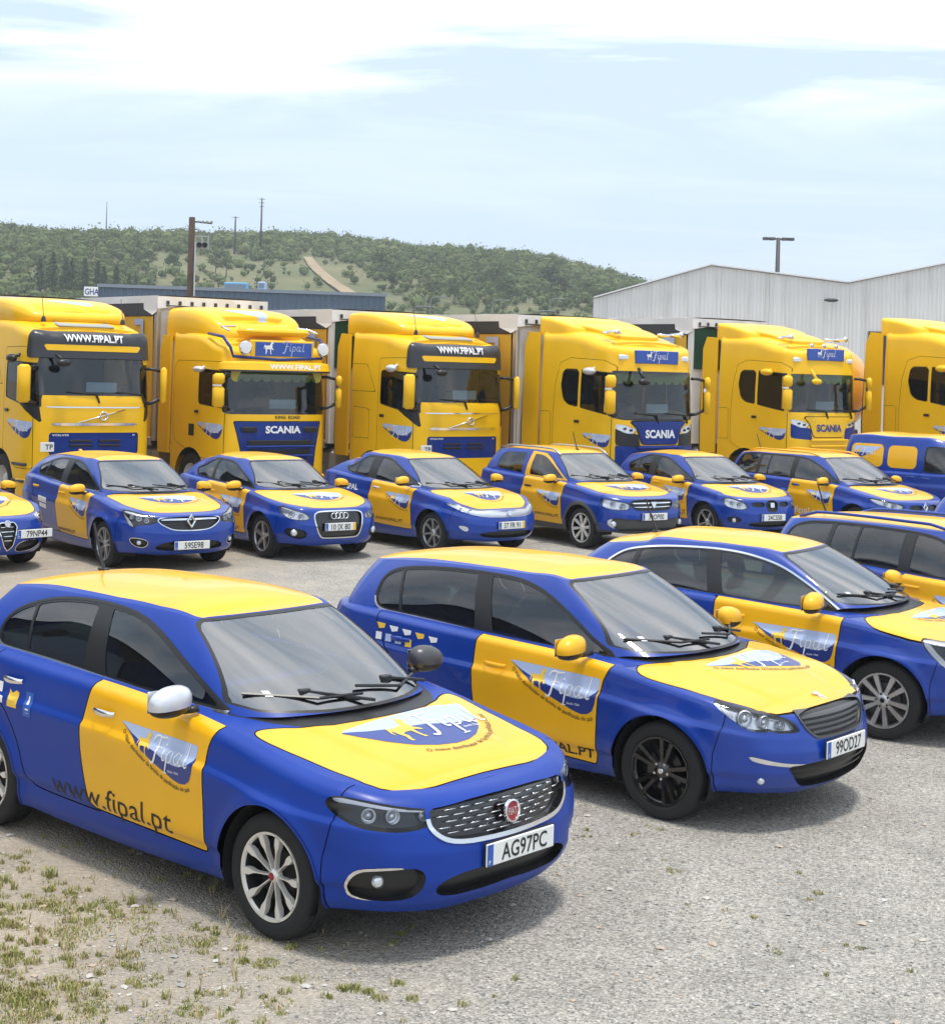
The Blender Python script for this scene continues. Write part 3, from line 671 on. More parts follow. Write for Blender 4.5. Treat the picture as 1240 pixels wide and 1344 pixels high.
def build_car(name, label, S, F, pos, hd, group=None):
    root = empty(name, (pos[0], pos[1], 0), rad(hd), label, F.get('cat', 'car'), group or 'blue and yellow cars parked on the gravel')
    BL, YE = F.get('blue', BLUE), F.get('yellow', YEL); hw = S['W']/2; FO, WB, R, Ra = S['FO'], S['WB'], S['R'], S['Ra']; xR = S['xR']
    Lo = lower_shell(S); Up = upper_shell(S); full = join([Lo, Up]); SF = Surf(full)
    gaps = []; hi = F.get('hi', 0)
    # --- wheel openings
    for ax in (0, -WB):
        fn = lambda M, ax=ax: kmask(M, [0], np.hypot(M.V[:, 0]-ax, M.V[:, 2]-R)-Ra)
        _, Lo = cut(Lo, fn(Lo))
        if F.get('clad'):
            c, Lo = cut(Lo, fn(Lo)-F['clad']); emit('wheel_arch_cladding', c, PLA, root, .006)
        else:
            c, Lo = cut(Lo, fn(Lo)-.013)
            if c is not None: emit('wheel_arch_lip', c, BL, root, .004)
        for sg in (-1, 1):
            b = MB(); N = 20; V = []; Fc = []; yo = sg*(hw-.035)
            for i in range(N+1):
                a = rad(-38)+rad(256)*i/N; x = ax+(Ra+.004)*math.cos(a); z = max(R+(Ra+.004)*math.sin(a), S['zb']-.02)
                V += [(x, yo, z), (x, yo-sg*.34, z)]
            for i in range(N): Fc.append((2*i, 2*i+1, 2*i+3, 2*i+2))
            V.append((ax, yo-sg*.34, R)); ce = len(V)-1
            for i in range(N): Fc.append((2*i+1, 2*i+3, ce))
            b.add(V, Fc).build('wheel_well', WELL, root, smooth=False)
            wheel(F['wheel'], R, root, ax, sg*(hw-F.get('tuck', .03)), sg, spin=random.random()*6, cap=F.get('cap'))
    if F.get('sill'):
        c, Lo = cut(Lo, kmask(Lo, [0], Lo.V[:, 2]-F['sill'])); emit('sill_cladding', c, PLA, root, .004)
    # --- front openings
    fx = lambda M: np.where(M.V[:, 0] > .1, 0, 1.0)
    for g in F.get('openings', ()):
        P = chaikin(g['poly'], g.get('r', 2)) if g.get('r', 2) else np.array(g['poly'])
        co = g.get('co', 'y')
        fn = lambda M, P=P, co=co, g=g: kmask(M, g.get('kinds', [0]), sdpoly(np.abs(M.V[:, 1]) if co == 'y' else M.V[:, 6], M.V[:, 2], P)+fx(M))
        if g.get('chrome'):
            w = g['chrome']; cz = g.get('cz', 9)
            c, Lo2 = cut(Lo, fn(Lo)-w)
            if c is not None:
                inn, ring = cut(c, fn(c)); rr = ring
                if rr is not None:
                    top, low = cut(rr, cz-rr.V[:, 2]) if cz < 9 else (None, rr)
                    emit(g.get('cname', 'chrome_strip'), low, g.get('cmat', CHR), root, .006); emit('body_edge', top, BL, root)
                Lo = Lo2
        else: inn, Lo = cut(Lo, fn(Lo))
        if inn is None: continue
        rg, fl = recess(inn, fn, g.get('depth', .05), (-1, 0, 0))
        go = emit(g['name'], join([m_ for m_ in (rg, fl) if m_ is not None]), g.get('mat', BLK), root, 0, own=False)
        # slats inside
        for sl in g.get('slats', ()):
            z0, z1, dp, mt_ = sl
            f2 = lambda M: np.maximum(fn(M)+.012, np.maximum(z0-M.V[:, 2], M.V[:, 2]-z1))
            s_, _ = cut(inn, f2(inn))
            if s_ is not None: emit('grille_slat', s_, mt_, go or root, -dp)
        if g.get('dashes'):
            b = MB(); z0, z1, dz, dw, gw = g['dashes']; r = 0; z = z0; SFi = Surf(Mesh(inn.V, inn.F))
            while z < z1:
                y = -.75+(r % 2)*(dw+gw)/2
                while y < .75:
                    pts = []
                    for yy in (y, y+dw/2, y+dw):
                        if sdpoly(np.array([abs(yy)]), np.array([z]), P)[0] > -.016: break
                        h, n_ = SFi.hit((3, yy, z), (-1, 0, 0))
                        if h is None: break
                        pts.append((h[0]-.012, yy, z))
                    if len(pts) == 3: b.tube(pts, .003, 5)
                    y += dw+gw
                z += dz; r += 1
            if b.V: b.build('grille_dash', CHR, go, smooth=True)['kind'] = 'stuff'
    # --- headlights
    if 'hl' in F:
        P = chaikin(F['hl'], F.get('hlr', 2)); kk = F.get('hlk', [0])
        fn = lambda M: kmask(M, kk, sdpoly(M.V[:, 6], M.V[:, 2], P)+fx(M))
        lens, Lo = cut(Lo, fn(Lo))
        if lens is not None:
            for sg in (-1, 1):
                lz, _ = cut(lens, -sg*lens.V[:, 1])
                if lz is None: continue
                h = bpy.data.objects.new('headlight', None); COL.objects.link(h); h.parent = root; h.empty_display_size = .05
                dv = lambda p: -p.V[:, 3:6]
                dirv = np.array([-.75, -sg*.45, -.1])
                rg, fl = recess(lz, fn, F.get('hld', .055), dirv, .012)
                emit('lamp_housing', rg, F.get('hlrim', BLK), h); emit('lamp_reflector', fl, F.get('hlm', HLD), h)
                for (q, z, r, mt_) in F.get('lamps', ()):
                    p, n_ = near(lz, 0, z=z, q=q); p = p-n_*.034
                    ax = Vector(n_*np.array([1, .6, .3])).normalized(); u = ax.orthogonal().normalized()
                    b = MB(); b.lathe([(r*.88, .016), (r*.96, .02), (r*1.04, .014), (r*1.06, -.005), (r*.9, .0), (r*.6, -.012), (0, -.016)], 20, 'x'); b.ball((-.004, 0, 0), r*.5, 14, 8)
                    ro = Matrix.Translation(Vector(p)) @ ax.to_track_quat('X', 'Z').to_matrix().to_4x4()
                    o = b.build('lamp_bowl', mt_, h, smooth=True); o.matrix_local = ro
                for (poly, mt_, dep) in F.get('drl', ()):
                    d_, _ = cut(lz, np.maximum(sdpoly(lz.V[:, 6], lz.V[:, 2], chaikin(poly, 1)), fn(lz)+.006)); emit('light_strip', d_, mt_, h, -dep)
                emit('lamp_lens', lz, GLENS, h)
    # --- fog lamps
    for fg in F.get('fogs', ()):
        for sg in (-1, 1):
            q, z, r = fg[:3]; V = full.V; m_ = full.V[:, 1]*sg > 0; MM = Mesh(full.V*1, full.F); dd = (V[:, 6]-q)**2+(V[:, 2]-z)**2+(V[:, 7] != 0)*9+(~m_)*9+(V[:, 0] < .1)*9
            i = dd.argmin(); p, n_ = V[i, :3], V[i, 3:6]; ax = Vector((1, sg*.25, 0)).normalized(); p = p+np.array([fg[3] if len(fg) > 3 else -.03, 0, 0])
            b = MB(); b.lathe([(r, .008), (r*1.12, .004), (r*1.12, -.02)], 18, 'x'); b.ball((0, 0, 0), r*.98, 14, 8, (.35, 1, 1))
            o = b.build('fog_lamp', HLC, root, smooth=True); o.matrix_local = Matrix.Translation(Vector(p)) @ ax.to_track_quat('X', 'Z').to_matrix().to_4x4()
    for (pl, mt_, o_) in F.get('strips', ()):     # surface trims in (q,z)
        s_, Lo = cut(Lo, kmask(Lo, [0], sdpoly(Lo.V[:, 6], Lo.V[:, 2], chaikin(pl, 2))+fx(Lo))); emit('bumper_trim', s_, mt_, root, o_)
    # --- hood and cowl
    Hp = chaikin(F['hood'], F.get('hoodr', 1))
    fh = lambda M: kmask(M, F.get('hoodk', [1]), np.maximum(sdpoly(M.V[:, 0], np.abs(M.V[:, 1]), Hp), F.get('hoodz', .1)-M.V[:, 2]))
    hood, Lo = seam_cut(Lo, fh, gaps)
    xw, xa = S['xw'], S['xa']
    cw = F.get('cowl', [(xw+.14, -.2), (xw+.12, .3), (xw-.06, .56), (xa+.02, .70), (xa-.12, .74), (xa-.4, .5), (xa-.4, -.2)])
    cowl, Lo = cut(Lo, kmask(Lo, [1], sdpoly(Lo.V[:, 0], np.abs(Lo.V[:, 1]), chaikin(cw, 1))))
    emit('cowl_panel', cowl, BLK, root)
    hood_o = emit('hood', hood, F.get('hoodm', YE), root)
    # --- bumpers
    for nm, P in (('front_bumper', [(.375, .0), (.385, .5), (.43, .66), (.50, 1.2), (3, 1.2), (3, 0)]), ('rear_bumper', [(-WB-.375, .0), (-WB-.385, .5), (-WB-.41, .70), (-9, .72), (-9, 0)])):
        fb = lambda M, P=P: kmask(M, [0], sdpoly(M.V[:, 0], M.V[:, 2], P))
        bp_, Lo = seam_cut(Lo, fb, gaps, .003); emit(nm, bp_, F.get('bumperm', BL), root)
    # --- doors
    door_parts = {}
    for nm in ('front_door', 'rear_door', 'fuel_flap'):
        if nm not in F: continue
        P = chaikin(F[nm], F.get('doorr', 1)) if nm != 'fuel_flap' else np.array(F[nm])
        fd = lambda M, P=P: kmask(M, [0], sdpoly(M.V[:, 0], M.V[:, 2], P)+np.where((M.V[:, 0] > .2) | (M.V[:, 0] < -WB-.45), 1., 0))
        pan, Lo = seam_cut(Lo, fd, gaps)
        if pan is None: continue
        for sg in (-1, 1):
            ps, _ = cut(pan, -sg*pan.V[:, 1]-1e-4)
            ym = F.get(nm+'_y')                     # wrap boundary inside the panel
            mt_ = F.get(nm+'_m', YE if nm == 'front_door' else BL)
            if ym is not None:
                a, b_ = cut(ps, sdpoly(ps.V[:, 0], ps.V[:, 2], np.array(ym)))
                po = emit(nm, a, mt_, root); emit('door_skirt', b_, BL, po)
            else: po = emit(nm, ps, mt_, root)
            door_parts[(nm, sg)] = (po, ps)
    for (poly, mt_, nm) in F.get('side_panels', ()):
        P = np.array(poly); inn, Lo = cut(Lo, kmask(Lo, [0], sdpoly(Lo.V[:, 0], Lo.V[:, 2], chaikin(P, 2)))); emit(nm, inn, mt_, root, .001)
    # --- windows
    for w_ in F.get('dark_pillars', ()):
        p_, Up = cut(Up, kmask(Up, [2], sdpoly(Up.V[:, 0], Up.V[:, 2], np.array(w_))))
        emit('door_pillar', p_, BLK, root)
    tr = F.get('trim', CHR)
    fr_parts = []
    if 'dlo' in F:
        D = chaikin(F['dlo'], F.get('dlor', 2)); fdl = lambda M: kmask(M, [2], sdpoly(M.V[:, 0], M.V[:, 2], D))
        if F.get('trimw', 0) > 0:
            ring, Up = cut(Up, fdl(Up)-F['trimw'])
            inn, ring = cut(ring, fdl(ring))
            if F.get('trimlow'):
                lowp, hip = cut(ring, ring.V[:, 2]-np.interp(ring.V[:, 0], F['trimlow'][0], F['trimlow'][1])); emit('window_trim', lowp, tr, root, .004); emit('window_trim_upper', hip, F.get('trimup', BLK), root, .002)
            else: emit('window_trim', ring, tr, root, .004)
        else: inn, Up = cut(Up, fdl(Up))
        for nm, poly in F['panes']:
            P = chaikin(poly, F.get('paner', 1)); fp_ = lambda M: np.maximum(sdpoly(M.V[:, 0], M.V[:, 2], P), fdl(M)+.012)
            g_, inn2 = cut(inn, fp_(inn))
            if g_ is None: continue
            inn = inn2
            for sg in (-1, 1):
                gs, _ = cut(g_, -sg*g_.V[:, 1]); emit(nm, gs, F.get('glassm', GSIDE), root, -.004)
        for (poly, mt_) in F.get('frame_panels', ()):
            a_, inn = cut(inn, sdpoly(inn.V[:, 0], inn.V[:, 2], np.array(poly))); emit('door_frame', a_, mt_, root)
            a_, Up = cut(Up, kmask(Up, [2], sdpoly(Up.V[:, 0], Up.V[:, 2], np.array(poly)))); emit('door_frame', a_, mt_, root)
        emit('window_frame', inn, F.get('framem', BLK), root)
    wsP = np.array(F.get('ws', [(-.3, S['zc']+.012), (.3, S['zc']+.012), (S['ya']-.10, S['zc']+.022), (S['ya']-.035, S['zc']+.045), (S['yh']-.008, S['zh']-.035), (S['yh']-.045, S['zh']-.012), (.25, S['zh']-.004), (-.3, S['zh']-.004)]))
    xl = lambda z: np.interp(z, [S['zc'], S['zh']], [xa-.09, S['xh']-.155])
    fw = lambda M: kmask(M, [2], np.maximum(sdpoly(np.abs(M.V[:, 1]), M.V[:, 2], wsP), xl(M.V[:, 2])-M.V[:, 0]))
    rim, Up = cut(Up, fw(Up)-.012); ws, rim = cut(rim, fw(rim)); emit('windshield_seal', rim, BLK, root)
    wso = emit('windshield', ws, F.get('wsm', GWIN), root, -.002)
    rwP = np.array(F.get('rw', [(-.3, S['zr']+.03), (.45, S['zr']+.03), (S['yq']-.14, S['zr']+.06), (S['yt']-.07, S['zt']-.05), (.3, S['zt']-.03), (-.3, S['zt']-.03)]))
    xb = lambda z: np.interp(z, [S['zr'], S['zt']], [S['xq']-.06, S['xt']+.12])
    fr = lambda M: kmask(M, [2], np.maximum(sdpoly(np.abs(M.V[:, 1]), M.V[:, 2], rwP), M.V[:, 0]-xb(M.V[:, 2])))
    rw, Up = cut(Up, fr(Up)); emit('rear_window', rw, GSIDE, root, -.003)
    # --- roof
    if 'roof' in F: rp_ = np.array(F['roof'])
    else: rp_ = np.array([(S['xh']+.06, -.3), (S['xh']+.04, .3), (S['xh']-.0, .44), (S['xh']-.08, S['yh']-.05), (S['xh']-.35, S['ym']-.06), (-1.8, S['ym']-.045), (S['xt']+.6, S['yt']-.02), (S['xt']+.15, S['yt']-.03), (S['xt']-.05, S['yt']-.05), (S['xt']-.1, -.3)])
    f_r = lambda M: kmask(M, [3], sdpoly(M.V[:, 0], np.abs(M.V[:, 1]), rp_))
    roof, Up = cut(Up, f_r(Up)); ro = emit('roof', roof, YE, root)
    # --- rest of the shell
    rest = [m_ for m_ in (Lo, Up) if m_ is not None]
    fl_ = join(rest)
    emit('body', fl_, BL, root)
    if gaps: emit('panel_gap', join(gaps), GAP, root)
    # underbody + headliner keep light out
    N = len(S['out']); ring = hermite(S['out'], .12); xm_ = (FO+xR)/2; pts = [(xm_+(x-xm_)*.925, y*.9, S['zb']+.05) for x, y in ring[:, :2]]
    V = pts+[(x, -y, z) for x, y, z in pts[::-1]]
    me = raw('underbody', V, [tuple(range(len(V)))], None, False); link('underbody', me, WELL, root)
    interior(root, S)
    # --- mirrors, handles, wipers
    for sg in (-1, 1): mirror_part(root, S, F, sg)
    for (x, z) in F.get('handles', ()):
        for sg in (-1, 1):
            h, n_ = SF.hit((x, sg*3, z), (0, -sg, 0)); h2, _ = SF.hit((x-.19, sg*3, z+.004), (0, -sg, 0))
            if h is None or h2 is None: continue
            a, b2 = Vector(h), Vector(h2); o3 = Vector((0, sg, 0)); mt_ = F.get('handlem', CHR) if not callable(F.get('handlem')) else F['handlem'](x)
            ho = MB(); up = Vector((0, 0, 1)); rows = []
            for i in range(9):
                t = i/8; p = a.lerp(b2, t)+o3*(.004+.034*math.sin(math.pi*min(1, max(0, t)))**.5); w = .013+.006*math.sin(math.pi*t)
                rows.append([p+up*w, p+o3*.008+up*w*.5, p+o3*.008-up*w*.5, p-up*w])
            V = [v for r_ in rows for v in r_]; Fc = [(4*i+j, 4*i+j+1, 4*i+4+j+1, 4*i+4+j) for i in range(8) for j in range(3)]
            ho.add(V, Fc).build('door_handle', mt_, root, smooth=True)
    for (pts, nm) in F.get('wipers', [([(.56, .022), (.30, .012), (-.02, .05)], 'wiper'), ([(-.02, .018), (-.30, .02), (-.62, .045)], 'wiper')]):
        b = MB(); P3 = []
        for (y, dz) in pts:
            h, n_ = SF.hit((3, y, S['zc']+.03+dz), (-1, 0, 0))
            if h is not None: P3.append(Vector(h)+Vector((.014, 0, .014)))
        if len(P3) >= 2:
            b.tube(P3, .009, 5); m0 = (P3[0]+P3[-1])/2; b.tube([m0+Vector((.01, 0, .014)), P3[0]+Vector((.07, .03, -.03))], .010, 5); b.box(m0.x-.02, m0.x+.03, m0.y-.035, m0.y+.035, m0.z-.012, m0.z+.026, .006); b.build('wiper', BLK, root)
    for (y_, z_, w_, h_) in (F.get('glass_stickers', [(-.53, S['zc']+.075, .032, .026)] if hi else [])):
        SF.lay('glass_sticker', poly_tris([(0, 0), (w_, 0), (w_, h_), (0, h_)]), SF.front(y_, z_), LWHT, wso or root, .004)
    # --- number plate
    if 'plate' in F:
        tx, yy, zz, yband = F['plate']; h, n_ = SF.hit((4, yy, zz), (-1, 0, 0)); x = max([q_[0] for q_ in (SF.hit((4, yy+d_, zz), (-1, 0, 0))[0] for d_ in (-.2, 0, .2)) if q_ is not None] or [FO])+.016
        p = MB().box(x-.012, x, yy-.26, yy+.26, zz-.056, zz+.056, .004).build('number_plate', PLATE, root)
        MB().box(x, x+.0012, yy-.257, yy-.214, zz-.053, zz+.053).build('plate_band', PBLU, p)
        if yband: MB().box(x, x+.0012, yy+.214, yy+.257, zz-.053, zz+.053).build('plate_band', PYEL, p)
        MB().box(x-.014, x-.0125, yy-.268, yy+.268, zz-.063, zz+.063).build('plate_holder', BLK, p)
        V, T = text_tris(tx, .012, 0, 1.0); W_ = V[:, 0].max(); k = .08/.7; kx = min(k*.85, (.40 if not yband else .36)/W_); y0 = yy-.205+((.46 if not yband else .41)-W_*kx)/2
        link('plate_text', raw('t', [(x+.0016, y0+a*kx, zz-.039+b*k) for a, b in V], T, None, False), INK, p)
        V, T = text_tris('P', .01); link('plate_text', raw('t', [(x+.002, yy-.246+a*.03, zz-.045+b*.03) for a, b in V], T, None, False), PLATE, p)
    # --- liveries
    for sg in (-1, 1):
        for d in F.get('door_logo', ()):
            po, ps = door_parts.get(('front_door', sg), (None, None))
            if po is None: continue
            x0, z0, w = d[:3]; rt = d[3] if len(d) > 3 else 0
            if sg > 0: x0 = x0+w
            fn = SF.side(sg, x0, z0, rt); dr = 1 if sg < 0 else -1; c, q = math.cos(rt), math.sin(rt)
            def cuts(M, x0=x0, z0=z0, dr=dr, c=c, q=q):
                a, b = (M.V[:, 0]-x0)*dr, M.V[:, 2]-z0; return a*c+b*q, -a*q+b*c
            emblem(SF, fn, w, po, ps, cuts, slogan=True, det=hi)
        for (tx, x0, z0, h, bold, w) in F.get('side_text', ()):
            po, ps = door_parts.get(('front_door', sg), (root, None)); xx = x0 if sg < 0 else x0+w
            text_on(SF, 'web_address', tx, SF.side(sg, xx, z0), h, INK, po, bold, width=w)
        for (tx, x0, z0, h, bold, w, mt_) in F.get('body_text', ()):
            text_on(SF, 'side_lettering', tx, SF.side(sg, x0 if sg < 0 else x0+w, z0), h, mt_, root, bold, width=w)
        for (poly, mt_) in F.get('stickers', ()):
            if sg < 0: SF.lay('sticker', poly_tris([(p[0], p[1]) for p in poly]), SF.side(-1, 0, 0), mt_, root, .0025)
    if 'hood_logo' in F and hood_o is not None:
        x0, y0, w, rt = F['hood_logo']; fn = SF.hood(x0, y0, rt); c, q = math.cos(rt), math.sin(rt)
        def cuts(M):
            a, b = M.V[:, 1]-y0, -(M.V[:, 0]-x0); return a*c+b*q, -a*q+b*c
        top, _ = cut(hood, hood.V[:, 2]*0-1)
        emblem(SF, fn, w, hood_o, hood, cuts, det=hi, shape=F.get('hood_shape', BOWL))
    if 'antenna' in F:
        x, y = F['antenna']; h, n_ = SF.hit((x, y, 5), (0, 0, -1))
        if h: h = Vector(h); MB().box(-.05, .04, -.022, .022, -.004, .016, .008).tube([(0, 0, .01), (-.03, 0, .06), (-.13, 0, .30)], [.012, .010, .007], 6).build('roof_antenna', BLK, root, loc=h, sharp=50)
    if 'fin' in F:
        x = F['fin']; h, n_ = SF.hit((x, 0, 5), (0, 0, -1))
        if h: MB().prism([(-.09, -.006), (.07, -.006), (-.06, .045), (-.085, .045)], -.018, .018).build('roof_antenna', F.get('finm', BLK), root, loc=Vector(h))
    if 'rails' in F:
        x0, x1, mt_ = F['rails']
        for sg in (-1, 1):
            P = []
            for i in range(17):
                t = i/16; x = x0+(x1-x0)*t; yy = np.interp(x, [S['xt'], S['xt']+.5, -1.8, S['xh']-.3], [S['yt']-.05, S['yt']-.03, S['ym']-.035, S['ym']-.06]); h, n_ = SF.hit((x, sg*yy, 5), (0, 0, -1))
                P.append((h[0], h[1], h[2]+.006+.042*min(1, math.sin(math.pi*t)*2.6)))
            MB().tube(P, .016, 8).build('roof_rail', mt_, root, smooth=True)
    if 'badge' in F:
        kind, yy, zz, r = F['badge']; h, n_ = SF.hit((4, yy, zz), (-1, 0, 0)); ax = Vector((n_[0], n_[1], max(n_[2], 0)*.6)).normalized(); b0 = Vector(h)+Vector((F.get('badge_out', .004), 0, 0))
        g = bpy.data.objects.new('front_emblem', None); COL.objects.link(g); g.parent = root; g.matrix_local = Matrix.Translation(b0) @ ax.to_track_quat('X', 'Z').to_matrix().to_4x4(); g.empty_display_size = .03
        if kind == 'round':
            MB().lathe([(r*.8, .006), (r*.86, .014), (r, .012), (r*1.03, 0)], 28, 'x').build('emblem_ring', CHR, g, sharp=40)
            MB().lathe([(0, .008), (r*.82, .006)], 28, 'x').build('emblem_disc', F.get('badgem', RED), g)
            if F.get('badget'):
                V, T = text_tris(F['badget'], .01); W_ = V[:, 0].max(); k = r*1.15/W_; link('emblem_text', raw('t', [(.0095, (a-W_/2)*k, (b-.35)*k*1.5) for a, b in V], T, None, False), CHR, g)
        elif kind == 'diamond':
            o = [(0, r*1.35), (r*.95, 0), (0, -r*1.35), (-r*.95, 0)]; i_ = [(p[0]*.5, p[1]*.55) for p in o]; b = MB()
            V = [(.004, *p) for p in o]+[(.022, *(p[0]*.78, p[1]*.8)) for p in o]+[(.006, *p) for p in i_]; b.add(V, [(k, (k+1) % 4, 4+(k+1) % 4, 4+k) for k in range(4)]+[(4+k, 4+(k+1) % 4, 8+(k+1) % 4, 8+k) for k in range(4)]); b.build('emblem_diamond', CHR, g)
        elif kind == 'rings':
            b = MB()
            for k in range(4): b.tube([(.008, (k-1.5)*r*.78+r*.5*math.cos(2*math.pi*i/20), r*.5*math.sin(2*math.pi*i/20)) for i in range(21)], r*.085, 6, False)
            b.build('emblem_rings', CHR, g, smooth=True)
        elif kind == 'shield':
            MB().prism([(-r, r*.8), (r, r*.8), (r*.55, -.2*r), (0, -r), (-r*.55, -.2*r)], .0, .014, 'x').build('emblem_shield', CHR, g)
        elif kind == 'lion':
            b = MB(); poly = [(-.9, .9), (-.3, 1.0), (.2, .8), (.5, .55), (.3, .3), (.75, -.4), (.95, -.9), (.6, -.95), (.35, -.4), (.0, -.05), (-.05, -.5), (.05, -.95), (-.3, -.95), (-.35, -.3), (-.3, .25), (-.6, .45), (-.95, .4)]
            b.prism([(p[0]*r, p[1]*r) for p in poly], 0, .008, 'x').build('emblem_animal', SILP, g)
        elif kind == 'letter':
            MB().box(0, .01, -r*.7, r*.7, -r*.7, r*.7, .008).build('emblem_letter', CHR, g)
    return root, SF, door_parts
# ---------------- car details ----------------
def feat(S, **k):
    """default openings, doors, glass lines for a shell; anything may be overridden"""
    xa, xh, xt, xq, WB = S['xa'], S['xh'], S['xt'], S['xq'], S['WB']; b0, b1, b2 = S['b0'], S['b1'], S['b2']; zh, zm, zt = S['zh'], S['zm'], S['zt']; hw = S['W']/2; FO = S['FO']
    F = dict(
        dlo=[(xa-.04, b0+.012), (xa-.06, b0+.03), ((xa+xh)/2-.1, (b0+zh)/2-.03), (xh-.14, zh-.1), (xh-.36, zm-.052), (xh-.6, zm-.034), (-1.95, zm-.03), (xt+.72, zm-.05), (xt+.4, zt-.10), (xt+.28, (zt+b2)/2), (xt+.38, b2+.03), (xt+.45, b2+.015), (-WB*.6, b1+.012), (-1.0, (b0+b1)/2+.012)],
        panes=[('front_window', [(0, .5), (0, 2), (-1.68, 2), (-1.60, b1), (-1.58, .5)]), ('rear_window_pane', [(-1.80, .5), (-1.82, b1), (-1.88, 2), (xt+.66, 2), (xt+.60, b1), (xt+.58, .5)]), ('quarter_window', [(xt+.55, .5), (xt+.57, b1), (xt+.63, 2), (-9, 2), (-9, .5)])],
        front_door=[(-.43, b0-.005), (-.40, b0+.05), (-1.55, b1+.09), (-1.56, b1), (-1.615, .79), (-1.6, .6), (-1.52, .36), (-1.48, .335), (-.52, .315), (-.485, .34), (-.50, .60), (-.50, .85)],
        rear_door=[(-1.4, b1+.09), (-1.4, .6), (-1.4, .335), (-1.6, .335), (-2.0, .34), (-2.14, .355), (-2.2, .42), (-2.25, .56), (-2.36, .72), (-2.5, .84), (-2.56, .98), (-2.57, b2+.1)],
        hood=[(FO-.2, -.25), (FO-.2, .25), (FO-.26, .46), (FO-.36, .62), (.30, .70), (0, .72), (-.28, .735), (xa+.22, .72), (S['xw']-.1, .55), (S['xw']+.08, .3), (S['xw']+.10, -.25)],
        wheel='twin5', handles=((-1.33, .90), (-2.28, .93)), hl=[(.46, .64), (.42, .70), (.62, .75), (.85, .80), (1.02, .82), (1.03, .76), (.9, .67), (.68, .63)],
        lamps=[(.70, .70, .05, HLC), (.86, .73, .045, HLC)], openings=[], door_logo=[(-1.2, .86, .66)], hood_logo=(.02, -.42, .9, 0), trimw=.012, trim=BLK)
    F.update(k); return F
def rrect(x0, x1, z0, z1, r, n=5):
    return [(cx+r*math.cos(a), cz+r*math.sin(a)) for cx, cz, a0 in ((x1-r, z1-r, 0), (x0+r, z1-r, 90), (x0+r, z0+r, 180), (x1-r, z0+r, 270)) for a in [rad(a0+90*i/n) for i in range(n+1)]]
def opening(name, poly, **k): return dict(name=name, poly=poly, **k)

